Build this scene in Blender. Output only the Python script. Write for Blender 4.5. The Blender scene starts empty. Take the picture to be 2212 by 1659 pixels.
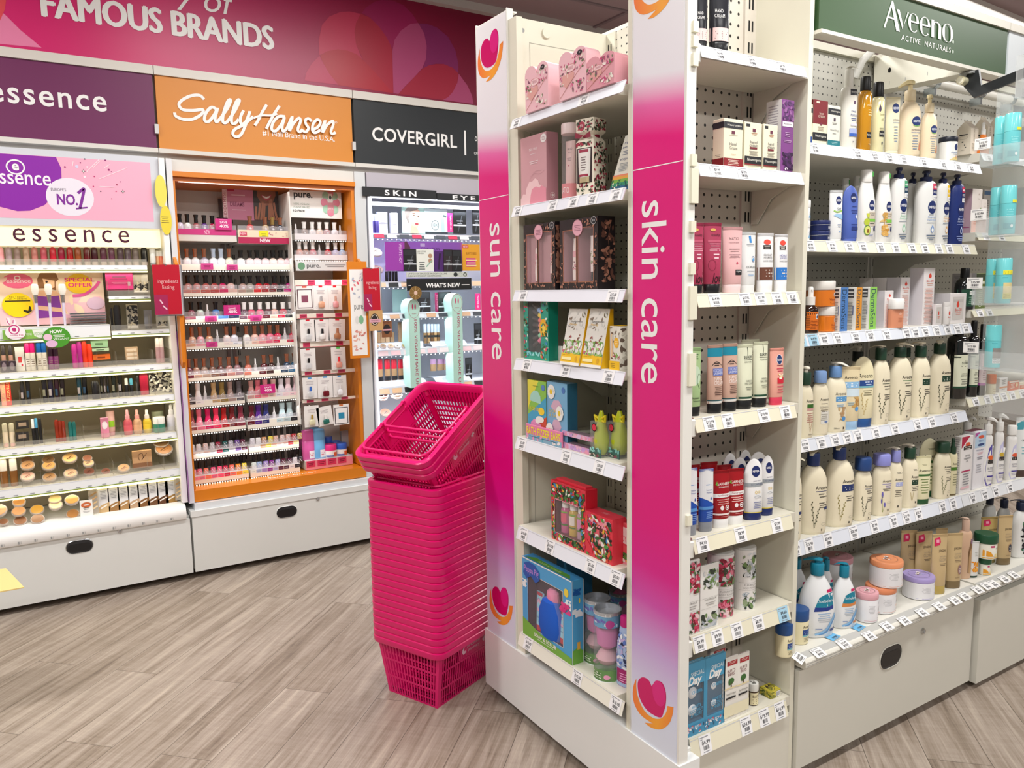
import bpy,bmesh,math,random
from mathutils import Vector,Matrix
random.seed(7)
PI=math.pi
S=bpy.context.scene
COL=S.collection
# ---------------------------------------------------------------- camera, world, exposure
IW,IH,FPX=2212.0,1659.0,1680.57
YAW,PITCH,ROLL,EYE=0.557989,0.123915,-0.0158258,1.45
CAMP=Vector((0,0,EYE))
_f=Vector((math.sin(YAW)*math.cos(PITCH),math.cos(YAW)*math.cos(PITCH),-math.sin(PITCH)))
_r0=Vector((math.cos(YAW),-math.sin(YAW),0)); _u0=_r0.cross(_f)
_r=math.cos(ROLL)*_r0+math.sin(ROLL)*_u0
_u=-math.sin(ROLL)*_r0+math.cos(ROLL)*_u0
cam_d=bpy.data.cameras.new('camera'); cam=bpy.data.objects.new('camera',cam_d); COL.objects.link(cam)
cam_d.sensor_width=36.0; cam_d.lens=FPX/IW*36.0; cam_d.clip_start=0.05; cam_d.clip_end=60
cam.matrix_world=Matrix(((_r.x,_u.x,-_f.x,0),(_r.y,_u.y,-_f.y,0),(_r.z,_u.z,-_f.z,EYE),(0,0,0,1)))
S.camera=cam
S.view_settings.view_transform='Standard'; S.view_settings.look='None'
S.view_settings.gamma=1.0; S.view_settings.use_curve_mapping=False
S.view_settings.exposure=0.0
S.cycles.use_denoising=True
S.cycles.max_bounces=7; S.cycles.diffuse_bounces=3; S.cycles.glossy_bounces=3
S.cycles.transmission_bounces=4; S.cycles.transparent_max_bounces=12
S.cycles.caustics_reflective=False; S.cycles.caustics_refractive=False
S.cycles.use_adaptive_sampling=True; S.cycles.adaptive_threshold=0.02
world=bpy.data.worlds.new('shop_world'); S.world=world; world.use_nodes=True
world.node_tree.nodes['Background'].inputs[0].default_value=(1.0,0.985,0.96,1)
world.node_tree.nodes['Background'].inputs[1].default_value=0.28
def area(name,loc,sx,sy,power,rot=(0,0,0),col=(1,1,1),spread=PI):
 d=bpy.data.lights.new(name,'AREA'); d.shape='RECTANGLE'; d.size=sx; d.size_y=sy
 d.energy=power; d.color=col; d.spread=spread
 o=bpy.data.objects.new(name,d); COL.objects.link(o); o.location=loc; o.rotation_euler=rot
 return o
 # the shop's fluorescent rows (fixtures themselves are built further down)
LIGHTS=[(-1.2,2.75),(1.5,2.75),(5.1,2.87),(-1.2,0.6),(1.5,0.6),(4.6,0.6),(-1.2,-1.8),(1.5,-1.8),(4.6,-1.8)]
for i,(lx,ly)in enumerate(LIGHTS):
 area('ceiling_lamp',(lx,ly,3.10),1.5,0.26,46,col=(1,0.98,0.95))
 # ---------------------------------------------------------------- photograph pixels -> points on real planes
def ray(px,py):
 return(px-IW/2)*_r-(py-IH/2)*_u+FPX*_f
def at(px,py,X=None,Y=None,Z=None):
 d=ray(px,py)
 t=X/d.x if X is not None else Y/d.y if Y is not None else(Z-EYE)/d.z
 return CAMP+t*d
 # ---------------------------------------------------------------- materials
def lin(c):
 return c/12.92 if c<=0.04045 else((c+0.055)/1.055)**2.4
def rgb(h):
 h=h.lstrip('#')
 if len(h)==3: h=''.join(x*2 for x in h)
 return tuple(lin(int(h[i:i+2],16)/255)for i in(0,2,4))
_M={}
def mat(h,rough=0.45,metal=0.0,emit=0.0,noise=0.0,coat=0.0):
 k=(h,rough,metal,emit,noise,coat)
 if k in _M: return _M[k]
 m=bpy.data.materials.new('paint_'+h.lstrip('#')); m.use_nodes=True
 nt=m.node_tree; b=nt.nodes['Principled BSDF']
 b.inputs['Base Color'].default_value=(*rgb(h),1); b.inputs['Roughness'].default_value=rough
 b.inputs['Metallic'].default_value=metal
 if coat: b.inputs['Coat Weight'].default_value=coat; b.inputs['Coat Roughness'].default_value=0.08
 if emit:
  b.inputs['Emission Color'].default_value=(*rgb(h),1); b.inputs['Emission Strength'].default_value=emit
 if noise:
  n=nt.nodes.new('ShaderNodeTexNoise'); n.inputs['Scale'].default_value=9; n.inputs['Detail'].default_value=4
  tc=nt.nodes.new('ShaderNodeTexCoord'); nt.links.new(tc.outputs['Object'],n.inputs['Vector'])
  mx=nt.nodes.new('ShaderNodeMix'); mx.data_type='RGBA'; c=rgb(h)
  mx.inputs[6].default_value=(*[x*(1-noise)for x in c],1); mx.inputs[7].default_value=(*[min(1,x*(1+noise))for x in c],1)
  nt.links.new(n.outputs['Fac'],mx.inputs[0]); nt.links.new(mx.outputs[2],b.inputs['Base Color'])
 _M[k]=m; return m
def clear(h='#eef2f2',fac=0.22,rough=0.08):
 k=('clear',h,fac,rough)
 if k in _M: return _M[k]
 m=bpy.data.materials.new('clear_plastic'); m.use_nodes=True; nt=m.node_tree; nt.nodes.clear()
 o=nt.nodes.new('ShaderNodeOutputMaterial'); mx=nt.nodes.new('ShaderNodeMixShader')
 t=nt.nodes.new('ShaderNodeBsdfTransparent'); p=nt.nodes.new('ShaderNodeBsdfPrincipled')
 t.inputs[0].default_value=(*[0.35+0.65*x for x in rgb(h)],1)
 p.inputs['Base Color'].default_value=(*rgb(h),1); p.inputs['Roughness'].default_value=rough
 mx.inputs[0].default_value=fac
 nt.links.new(t.outputs[0],mx.inputs[1]); nt.links.new(p.outputs[0],mx.inputs[2]); nt.links.new(mx.outputs[0],o.inputs[0])
 _M[k]=m; return m
def gradmat(key,stops,axis=2,rough=0.3,coord='Object',lo=0.0,hi=1.0,skew=0.0,noise=0.0):
 """printed colour gradient along one object axis"""
 if key in _M: return _M[key]
 m=bpy.data.materials.new(key); m.use_nodes=True; nt=m.node_tree; b=nt.nodes['Principled BSDF']
 b.inputs['Roughness'].default_value=rough
 tc=nt.nodes.new('ShaderNodeTexCoord'); sp=nt.nodes.new('ShaderNodeSeparateXYZ'); nt.links.new(tc.outputs[coord],sp.inputs[0])
 src=sp.outputs[axis]
 if skew:
  mm=nt.nodes.new('ShaderNodeMath'); mm.operation='MULTIPLY_ADD'; mm.inputs[1].default_value=skew
  nt.links.new(sp.outputs[1 if axis!=1 else 0],mm.inputs[0]); nt.links.new(src,mm.inputs[2]); src=mm.outputs[0]
 mr=nt.nodes.new('ShaderNodeMapRange'); mr.inputs[1].default_value=lo; mr.inputs[2].default_value=hi
 nt.links.new(src,mr.inputs[0]); cr=nt.nodes.new('ShaderNodeValToRGB'); nt.links.new(mr.outputs[0],cr.inputs[0])
 e=cr.color_ramp.elements
 while len(e)<len(stops): e.new(0.5)
 for el,(p,h)in zip(e,stops): el.position=p
 for el,(p,h)in zip(sorted(e,key=lambda q:q.position),sorted(stops)): el.color=(*rgb(h),1)
 nt.links.new(cr.outputs[0],b.inputs['Base Color']); _M[key]=m; return m
def pegmat(key,h,u_axis,pitch=0.0255,rad=0.085,dark='#1c1b1a'):
 """painted steel panel punched with a regular grid of small holes"""
 if key in _M: return _M[key]
 m=bpy.data.materials.new(key); m.use_nodes=True; nt=m.node_tree; b=nt.nodes['Principled BSDF']; N=nt.nodes.new; L=nt.links.new
 b.inputs['Roughness'].default_value=0.5
 tc=N('ShaderNodeTexCoord'); sp=N('ShaderNodeSeparateXYZ'); L(tc.outputs['Object'],sp.inputs[0])
 def cell(sock):
  a=N('ShaderNodeMath'); a.operation='DIVIDE'; a.inputs[1].default_value=pitch; L(sock,a.inputs[0])
  f=N('ShaderNodeMath'); f.operation='FRACT'; L(a.outputs[0],f.inputs[0])
  s=N('ShaderNodeMath'); s.operation='SUBTRACT'; s.inputs[1].default_value=0.5; L(f.outputs[0],s.inputs[0])
  p=N('ShaderNodeMath'); p.operation='POWER'; p.inputs[1].default_value=2; L(s.outputs[0],p.inputs[0]); return p.outputs[0]
 ad=N('ShaderNodeMath'); L(cell(sp.outputs[u_axis]),ad.inputs[0]); L(cell(sp.outputs[2]),ad.inputs[1])
 lt=N('ShaderNodeMath'); lt.operation='LESS_THAN'; lt.inputs[1].default_value=rad**2*1.9; L(ad.outputs[0],lt.inputs[0])
 mx=N('ShaderNodeMix'); mx.data_type='RGBA'; mx.inputs[6].default_value=(*rgb(h),1); mx.inputs[7].default_value=(*rgb(dark),1)
 L(lt.outputs[0],mx.inputs[0]); L(mx.outputs[2],b.inputs['Base Color']); _M[key]=m; return m
 # ---------------------------------------------------------------- text outlines
_T={}
def text_mesh(s,bold=0.0,shear=0.0,space=1.0):
 k=(s,bold,shear,space)
 if k in _T: return _T[k]
 c=bpy.data.curves.new('t','FONT'); c.body=s; c.size=1; c.resolution_u=3; c.offset=bold; c.shear=shear; c.space_character=space
 c.fill_mode='FRONT'
 o=bpy.data.objects.new('t',c); COL.objects.link(o)
 me=bpy.data.meshes.new_from_object(o)
 vs=[(v.co.x,v.co.y)for v in me.vertices]; fs=[tuple(p.vertices)for p in me.polygons]
 bpy.data.objects.remove(o); bpy.data.curves.remove(c); bpy.data.meshes.remove(me)
 if vs:
  x0=min(v[0]for v in vs); x1=max(v[0]for v in vs); y0=min(v[1]for v in vs); y1=max(v[1]for v in vs)
 else: x0=x1=y0=y1=0
 _T[k]=(vs,fs,x0,x1,y0,y1); return _T[k]
 # ---------------------------------------------------------------- mesh builder
class MB:
 def __init__(s): s.v=[]; s.f=[]; s.fm=[]; s.mats=[]; s.flat=[]
 def mi(s,m):
  if m not in s.mats: s.mats.append(m)
  return s.mats.index(m)
 def face(s,idx,m): s.f.append(tuple(idx)); s.fm.append(s.mi(m))
 def add(s,vs,fs,m):
  b=len(s.v); s.v+=[tuple(v)for v in vs]
  for f in fs: s.face([b+i for i in f],m)
  return s
 def box(s,x0,x1,y0,y1,z0,z1,m):
  vs=[(x,y,z)for z in(z0,z1)for y in(y0,y1)for x in(x0,x1)]
  return s.add(vs,[(0,2,3,1),(4,5,7,6),(0,1,5,4),(2,6,7,3),(0,4,6,2),(1,3,7,5)],m)
 def rings(s,rings,m,cap0=True,cap1=True,close=True):
  """rings: list of equal-length point loops"""
  n=len(rings[0]); b=len(s.v)
  for r in rings: s.v+=[tuple(p)for p in r]
  ms=m if isinstance(m,list)else[m]*(len(rings)-1)
  for i in range(len(rings)-1):
   for j in range(n if close else n-1):
    k=(j+1)%n
    s.face((b+i*n+j,b+i*n+k,b+(i+1)*n+k,b+(i+1)*n+j),ms[i])
  if cap0: s.face([b+j for j in range(n)][::-1],ms[0])
  if cap1: s.face([b+(len(rings)-1)*n+j for j in range(n)],ms[-1])
  return s
 def loft(s,prof,m,n=20,p=2.0,cx=0,cy=0,cap0=True,cap1=True,zf=None):
  """prof: (z, a, b) superellipse sections of exponent p"""
  R=[]
  for z,a,b in prof:
   R.append([(cx+a*sgp(math.cos(t),2/p),cy+b*sgp(math.sin(t),2/p),z)for t in[2*PI*(j+.5)/n for j in range(n)]])
  return s.rings(R,m,cap0,cap1)
 def rbox(s,w,d,h,m,r=0.002,z0=0,cx=0,cy=0,k=3,tr=None):
  """rounded box standing on z0"""
  tr=r if tr is None else tr; R=[]
  for z,ins in((0,tr),(tr,0),(h-tr,0),(h,tr)):
   R.append([(cx+x,cy+y,z0+z)for x,y in rrect(w-2*ins,d-2*ins,max(r-ins*.5,.0004),k)])
  return s.rings(R,m)
 def cyl(s,p0,p1,r0,r1,m,n=12,caps=True):
  p0,p1=Vector(p0),Vector(p1); ax=(p1-p0).normalized(); a=ax.orthogonal().normalized(); b=ax.cross(a)
  R=[[p+r*(a*math.cos(2*PI*j/n)+b*math.sin(2*PI*j/n))for j in range(n)]for p,r in((p0,r0),(p1,r1))]
  return s.rings(R,m,caps,caps)
 def tube(s,pts,r,m,n=8,closed=False):
  pts=[Vector(p)for p in pts]; R=[]; prev=None
  for i,p in enumerate(pts):
   q0=pts[i-1]if i or closed else p; q1=pts[(i+1)%len(pts)]if i<len(pts)-1 or closed else p
   t=(q1-q0).normalized(); a=t.orthogonal().normalized()if prev is None else(prev-t*prev.dot(t)).normalized(); prev=a; b=t.cross(a)
   rr=r[i]if isinstance(r,(list,tuple))else r
   R.append([p+rr*(a*math.cos(2*PI*j/n)+b*math.sin(2*PI*j/n))for j in range(n)])
  if closed: R.append(R[0])
  return s.rings(R,m,not closed,not closed)
  # ---- flat print laid on a surface F(u, v) -> point (u right, v up, metres)
 def rect(s,F,u0,v0,u1,v1,m,nu=1,nv=1):
  vs=[F(u0+(u1-u0)*i/nu,v0+(v1-v0)*j/nv)for j in range(nv+1)for i in range(nu+1)]
  fs=[(j*(nu+1)+i,j*(nu+1)+i+1,(j+1)*(nu+1)+i+1,(j+1)*(nu+1)+i)for j in range(nv)for i in range(nu)]
  return s.add(vs,fs,m)
 def oval(s,F,u,v,ru,rv,m,n=20):
  k=n//2
  vs=[]
  for i in range(k+1):
   t=PI*i/k; x=-math.cos(t)*ru; y=math.sin(t)*rv
   vs+=[F(u+x,v-y),F(u+x,v+y)]
  return s.add(vs,[(2*i,2*i+2,2*i+3,2*i+1)for i in range(k)],m)
 def ring2(s,F,u,v,ru,rv,wd,m,n=28,a0=0,a1=2*PI):
  vs=[]
  for i in range(n+1):
   t=a0+(a1-a0)*i/n
   vs+=[F(u+math.cos(t)*ru,v+math.sin(t)*rv),F(u+math.cos(t)*(ru-wd),v+math.sin(t)*(rv-wd))]
  return s.add(vs,[(2*i,2*i+2,2*i+3,2*i+1)for i in range(n)],m)
 def poly(s,F,pts,m):
  return s.add([F(u,v)for u,v in pts],[tuple(range(len(pts)))],m)
 def stroke(s,F,pts,wd,m,smooth=True,lift=0.0):
  """ribbon of width wd (or list) along 2-D points"""
  if smooth and len(pts)>2: pts=catmull(pts,5)
  n=len(pts); vs=[]
  for i,(x,y)in enumerate(pts):
   x0,y0=pts[max(0,i-1)]; x1,y1=pts[min(n-1,i+1)]
   dx,dy=x1-x0,y1-y0; L=math.hypot(dx,dy)or 1; w=(wd(i/(n-1))if callable(wd)else wd)/2
   o=Vector((0,-lift*i,0)); vs+=[Vector(F(x-dy/L*w,y+dx/L*w))+o,Vector(F(x+dy/L*w,y-dx/L*w))+o]
  return s.add(vs,[(2*i,2*i+1,2*i+3,2*i+2)for i in range(n-1)],m)
 def text(s,F,txt,u,v,hgt,m,align='c',width=None,bold=0.0,shear=0.0,space=1.0,rot=0.0,fat=0.0):
  if fat:
   for q,(du,dv)in enumerate(((fat,0),(-fat,0),(0,fat*.5),(0,-fat*.5))): s.text(lambda a,b,q=q:Vector(F(a,b))-Vector((0,.0003*(q+1),0)),txt,u+du*hgt,v+dv*hgt,hgt,m,align,width,bold,shear,space,rot)
  """hgt = height of the inked box; width stretches to that width"""
  vs,fs,x0,x1,y0,y1=text_mesh(txt,bold,shear,space)
  if not vs: return s
  k=hgt/max(1e-6,y1-y0); kx=width/(x1-x0)if width else k
  W=(x1-x0)*kx; off=-W/2 if align=='c' else 0 if align=='l' else-W
  c,sn=math.cos(rot),math.sin(rot); P=[]
  for x,y in vs:
   a=(x-x0)*kx+off; b=(y-y0)*k-hgt/2
   P.append(F(u+a*c-b*sn,v+a*sn+b*c))
  return s.add(P,fs,m)
 def lines(s,F,u,v,w,n,gap,m,th=None,align='c'):
  th=th or gap*.38
  for i in range(n):
   wi=w*(0.72+0.28*abs(math.sin(i*2.3+1))); u0=u-wi/2 if align=='c' else u
   s.rect(F,u0,v-i*gap-th/2,u0+wi,v-i*gap+th/2,m,nu=2)
  return s
 def build(s,name,parent=None,loc=None,rotz=0.0,sharp=0.6,mesh_only=False):
  me=bpy.data.meshes.new(name); bm=bmesh.new()
  bv=[bm.verts.new(v)for v in s.v]
  for f,mi in zip(s.f,s.fm):
   try: q=bm.faces.new([bv[i]for i in f])
   except ValueError: continue
   q.material_index=mi; q.smooth=True
  bm.normal_update()
  for e in bm.edges:
   if len(e.link_faces)==2:
    if e.calc_face_angle(0)>sharp: e.smooth=False
  bm.to_mesh(me); bm.free()
  for m in s.mats: me.materials.append(m)
  if mesh_only: return me
  o=bpy.data.objects.new(name,me); COL.objects.link(o)
  if parent: o.parent=parent
  if loc is not None: o.location=loc
  o.rotation_euler.z=rotz
  return o
def sgp(x,p): return math.copysign(abs(x)**p,x)
def rrect(w,d,r,k=3):
 P=[]; r=min(r,w/2.01,d/2.01)
 for cx,cy,a in((w/2-r,d/2-r,0),(-w/2+r,d/2-r,90),(-w/2+r,-d/2+r,180),(w/2-r,-d/2+r,270)):
  for i in range(k+1):
   t=math.radians(a+90*i/k); P.append((cx+r*math.cos(t),cy+r*math.sin(t)))
 return P
def catmull(p,k):
 out=[]; n=len(p)
 for i in range(n-1):
  p0,p1,p2,p3=p[max(0,i-1)],p[i],p[i+1],p[min(n-1,i+2)]
  for j in range(k):
   t=j/k
   out.append(tuple(0.5*(2*p1[q]+(p2[q]-p0[q])*t+(2*p0[q]-5*p1[q]+4*p2[q]-p3[q])*t*t+(-p0[q]+3*p1[q]-3*p2[q]+p3[q])*t**3)for q in(0,1)))
 out.append(tuple(p[-1])); return out
 # ---------------------------------------------------------------- things
def tag(o,label=None,cat=None,group=None,kind=None):
 if label: o['label']=label
 if cat: o['category']=cat
 if group: o['group']=group
 if kind: o['kind']=kind
 return o
def thing(name,label,cat,loc=(0,0,0),rotz=0.0,group=None):
 o=bpy.data.objects.new(name,None); COL.objects.link(o); o.empty_display_size=0.02
 o.location=loc; o.rotation_euler.z=rotz
 return tag(o,label,cat,group)
def copy_tree(o,loc=None,label=None,parent=None,swap=None):
 c=o.copy(); COL.objects.link(c)
 if parent: c.parent=parent
 if loc is not None: c.location=loc
 if label: c['label']=label
 for ch in o.children: copy_tree(ch,parent=c)
 return c
def struct(o): o['kind']='structure'; return o
ORD=['','first','second','third','fourth','fifth','sixth','seventh','eighth','ninth','tenth','eleventh','twelfth','thirteenth','fourteenth','fifteenth','sixteenth','seventeenth','eighteenth','nineteenth','twentieth','twenty-first','twenty-second','twenty-third','twenty-fourth']
# ================================================================ room shell
def FY(Y): return lambda u,v:(u,Y,v)
def FX(X): return lambda u,v:(X,-u,v)
def FZ(Z): return lambda u,v:(u,v,Z)
def pY(px,py,Y): p=at(px,py,Y=Y); return(p.x,p.z)
def pX(px,py,X): p=at(px,py,X=X); return(-p.y,p.z)
def ptext(mb,Y,txt,x0,y0,x1,y1,hpx,m,**k):
 """lettering on the plane Y between two photographed end points"""
 F=FY(Y)if not callable(Y)else Y; a=pY(x0,y0,F(0,0)[1]); b=pY(x1,y1,F(0,0)[1])
 t=pY((x0+x1)/2,(y0+y1)/2-hpx/2,F(0,0)[1]); bt=pY((x0+x1)/2,(y0+y1)/2+hpx/2,F(0,0)[1])
 return mb.text(F,txt,(a[0]+b[0])/2,(a[1]+b[1])/2,t[1]-bt[1],m,width=b[0]-a[0],**k)
WHITE=mat('#e9e8e2',.42,noise=.02); CREAM=mat('#e3e0cf',.45,noise=.02); PURE=mat('#f4f4f2',.4)
METAL=mat('#c9cbcc',.25,1.0); BLACK=mat('#17171a',.4); GREY=mat('#9a9c9c',.4); DARK=mat('#0c0c0d',.7)
INK=mat('#3a3a40',.6); INKL=mat('#8d8f96',.6)
def floor_material():
 m=bpy.data.materials.new('vinyl_plank'); m.use_nodes=True; nt=m.node_tree; b=nt.nodes['Principled BSDF']; N=nt.nodes.new; L=nt.links.new
 tc=N('ShaderNodeTexCoord'); mp=N('ShaderNodeMapping'); mp.inputs['Rotation'].default_value=(0,0,math.radians(-45)); L(tc.outputs['Object'],mp.inputs[0])
 br=N('ShaderNodeTexBrick'); br.offset=0.37; br.inputs['Scale'].default_value=1; br.inputs['Brick Width'].default_value=1.22; br.inputs['Row Height'].default_value=0.18
 br.inputs['Mortar Size'].default_value=0.0009; br.inputs['Mortar Smooth'].default_value=0.1; br.inputs['Bias'].default_value=0.0
 br.inputs['Color1'].default_value=(.15,.15,.15,1); br.inputs['Color2'].default_value=(.85,.85,.85,1); br.inputs['Mortar'].default_value=(.5,.5,.5,1)
 L(mp.outputs[0],br.inputs[0])
 # grain: long streaks along each plank, shifted per plank
 ad=N('ShaderNodeVectorMath'); ad.operation='ADD'; sc=N('ShaderNodeVectorMath'); sc.operation='SCALE'; sc.inputs[3].default_value=7
 L(br.outputs['Color'],sc.inputs[0]); L(mp.outputs[0],ad.inputs[0]); L(sc.outputs[0],ad.inputs[1])
 def noise(sx,sy,s,det,dist=0.0,rough=.55):
  q=N('ShaderNodeMapping'); q.inputs['Scale'].default_value=(sx,sy,1); L(ad.outputs[0],q.inputs[0])
  n=N('ShaderNodeTexNoise'); n.inputs['Scale'].default_value=s; n.inputs['Detail'].default_value=det; n.inputs['Distortion'].default_value=dist; n.inputs['Roughness'].default_value=rough
  L(q.outputs[0],n.inputs['Vector']); return n.outputs['Fac']
 def math_(op,a,bb):
  q=N('ShaderNodeMath'); q.operation=op
  for i,x in enumerate((a,bb)):
   if isinstance(x,(int,float)): q.inputs[i].default_value=x
   else: L(x,q.inputs[i])
  return q.outputs[0]
 g1=noise(.9,14,2.2,6,.6); g2=noise(2,55,3,4,.2,.7); g3=noise(40,3,2.0,3,0,.7)
 v=math_('ADD',math_('MULTIPLY',g1,.62),math_('MULTIPLY',g2,.30)); v=math_('ADD',v,math_('MULTIPLY',g3,.14))
 sepc=N('ShaderNodeSeparateColor'); L(br.outputs['Color'],sepc.inputs[0])
 v=math_('ADD',v,math_('MULTIPLY',math_('SUBTRACT',sepc.outputs[0],.5),.13))
 cr=N('ShaderNodeValToRGB'); L(v,cr.inputs[0]); e=cr.color_ramp.elements
 e[0].position=.30; e[0].color=(*rgb('#5f5248'),1); e[1].position=.74; e[1].color=(*rgb('#bdb0a0'),1)
 q=e.new(.45); q.color=(*rgb('#8a7c6e'),1); q=e.new(.58); q.color=(*rgb('#a3968a'),1)
 mx=N('ShaderNodeMix'); mx.data_type='RGBA'; L(br.outputs['Fac'],mx.inputs[0]); L(cr.outputs[0],mx.inputs[6]); mx.inputs[7].default_value=(*rgb('#4a4038'),1)
 L(mx.outputs[2],b.inputs['Base Color']); b.inputs['Roughness'].default_value=.42; b.inputs['Specular IOR Level'].default_value=.35
 bp=N('ShaderNodeBump'); bp.inputs['Strength'].default_value=.08; bp.inputs['Distance'].default_value=.004; L(v,bp.inputs['Height']); L(bp.outputs[0],b.inputs['Normal'])
 return m
mb=MB(); mb.box(-5,9,-4.5,4.75,-.1,0,floor_material()); struct(mb.build('floor'))
CEIL=mat('#a99599',.8,noise=.03)
mb=MB(); mb.box(-5,9,-4.5,4.75,3.15,3.25,CEIL)
for xx in(3.35,6.6,.1,-3.1): mb.box(xx-.012,xx+.012,-4.5,4.3,3.141,3.15,mat('#8f8084',.7))
for yy in(3.93,1.75,-.4): mb.box(-5,9,yy-.012,yy+.012,3.142,3.15,mat('#8f8084',.7))
struct(mb.build('ceiling'))
WALLM=mat('#d9d4cc',.6,noise=.02)
mb=MB(); mb.box(-5,9,4.62,4.75,0,3.15,WALLM); struct(mb.build('wall_back'))
mb=MB(); mb.box(9,9.12,-4.5,4.75,0,3.15,WALLM); struct(mb.build('wall_east'))
mb=MB(); mb.box(-5.12,-5,-4.5,4.75,0,3.15,WALLM); struct(mb.build('wall_west'))
# bulkhead above the bays carries the banner
mb=MB(); mb.box(-5,9,4.335,4.62,2.10,3.15,WALLM); struct(mb.build('wall_bulkhead'))
mb=MB(); mb.box(-5,9,4.27,4.335,3.105,3.15,mat('#c9c4c2',.5)); struct(mb.build('trim_1'))
# ceiling light fixtures
FIXM=mat('#f4f2ee',.5); TUBE=mat('#fffdf8',.5,emit=2.2)
for i,(lx,ly)in enumerate(LIGHTS):
 if(lx,ly)==(5.1,2.87): t=thing('ceiling_light','long bright ceiling light visible above the green sign','light',(lx,ly,3.15),math.radians(3))
 else: t=thing('ceiling_light','long ceiling light on the shop ceiling, outside the picture','light',(lx,ly,3.15),group='shop ceiling lights')
 mb=MB(); mb.box(-.78,.78,-.16,.16,-.03,0,FIXM); mb.build('housing',t)
 mb=MB(); mb.box(-.76,.76,-.145,.145,-.042,-.0305,TUBE); mb.build('diffuser',t)
 # ================================================================ fascia banner and brand headers over the wall bays
SEAM=[-.387,.6345,1.656,2.678]
t=thing('banner','long magenta fascia banner with white lettering and heart petals along the wall top','banner',(0,4.32,2.56))
BANM=gradmat('banner_print',[(0,'#e01572'),(.3,'#cf0c68'),(.55,'#a80350'),(.78,'#8a0038'),(1,'#78002e')],axis=0,lo=-.2,hi=2.4,rough=.35,skew=.0)
mb=MB(); mb.box(-4.9,8.9,0,.015,0,.545,BANM)
FB=lambda e:(lambda u,v:(u,4.3195-4.32-e,v-2.56))
def bpoly(pts,col,e):  # petal traced in the detail crop at (600,0)
 mb.poly(FB(e),[pY(600+a/5.027,b/5.027,4.319)for a,b in pts],mat(col,.35))
bpoly([(450,600),(445,430),(480,270),(560,180),(680,130),(780,125),(900,150),(850,250),(832,350),(850,480),(920,650),(860,590),(760,550),(650,535),(540,555)],'#b8244c',.0005)
bpoly([(900,150),(1000,190),(1100,290),(1180,400),(1230,500),(1245,560),(1255,1015),(1190,940),(1060,790),(930,655),(850,480),(832,350),(850,250)],'#a31634',.0005)
bpoly([(915,140),(960,80),(1050,20),(1130,0),(1250,5),(1370,60),(1460,150),(1525,250),(1440,260),(1340,330),(1270,430),(1243,540),(1230,500),(1180,400),(1100,290),(1000,190)],'#960a50',.0005)
bpoly([(1525,250),(1590,360),(1618,500),(1610,640),(1570,740),(1480,840),(1380,940),(1310,1020),(1257,1012),(1243,560),(1270,430),(1340,330),(1440,260)],'#a8406e',.0005)
bpoly([(1530,255),(1620,258),(1730,300),(1850,400),(1930,550),(1962,700),(1960,795),(1900,735),(1800,695),(1720,695),(1640,710),(1575,745),(1610,640),(1618,500),(1590,360)],'#7e1a58',.0005)
bpoly([(1310,1020),(1480,840),(1575,745),(1640,710),(1720,692),(1800,695),(1900,735),(1960,795),(1950,900),(1900,1000),(1850,1055),(1795,1085)],'#9c1634',.0005)
bpoly([(1965,800),(2060,930),(2110,1040),(2125,1130),(1795,1085),(1850,1055),(1900,1000),(1950,900)],'#a8406c',.0005)
bpoly([(460,600),(540,555),(650,535),(760,550),(860,590),(930,655),(1060,790),(1190,940),(1255,1012),(660,925),(560,800),(490,680)],'#aa122c',.0005)
bpoly([(455,605),(370,690),(310,790),(290,876),(660,922),(560,800),(490,680)],'#b42250',.0005)
mb.poly(FB(.0005),[pY(a/2.911,b/2.911,4.319)for a,b in[(-300,240),(-280,60),(-100,-20),(40,100),(130,190),(210,255),(262,300),(0,276)]],mat('#ee86b0',.35))
mb.poly(FB(.0008),[pY(a/2.911,b/2.911,4.319)for a,b in[(-200,-40),(40,-10),(30,60),(0,130),(-80,180),(-200,160)]],mat('#e84a54',.35))
mb.build('printed_panel',t)
mb=MB(); ptext(mb,4.317,'FAMOUS BRANDS',91,14,589,76,53,PURE,fat=.055)
mb.text(FY(4.317),'y',pY(405,-3,4.317)[0],pY(405,-3,4.317)[1],.12,PURE,shear=.25)
mb.text(FY(4.317),'of',pY(476,8,4.317)[0],pY(476,3,4.317)[1],.12,PURE,shear=.25)
o=mb.build('lettering',t); o.location=(0,-4.32,-2.56)
def header(name,label,i,col,fn):
 x0,x1=SEAM[i],SEAM[i+1]
 t=thing(name,label,'sign',((x0+x1)/2,4.30,2.14),group=None)
 cx=(x0+x1)/2
 mb=MB(); mb.box(x0+.006-cx,x1-.006-cx,0,.03,.022,.372,mat(col,.45)); mb.build('panel',t)
 mb=MB(); mb.box(x0+.002-cx,x1-.002-cx,-.012,.034,.373,.415,mat('#dcd8d0',.4)); mb.box(x0+.002-cx,x1-.002-cx,-.012,.034,0,.021,mat('#dcd8d0',.4)); mb.build('rail',t)
 mb=MB(); fn(mb); o=mb.build('lettering',t); o.location=(-cx,-4.30,-2.14)
 mb=MB(); mb.box(x1-.012-cx,x1+.006-cx,-.018,-.001,.09,.135,mat('#cfd0d0',.3)); mb.build('clip',t)
def h_ess(mb):
 ptext(mb,4.298,'essence',-26,206,230,221,34,PURE,bold=.012,space=1.12)
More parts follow.
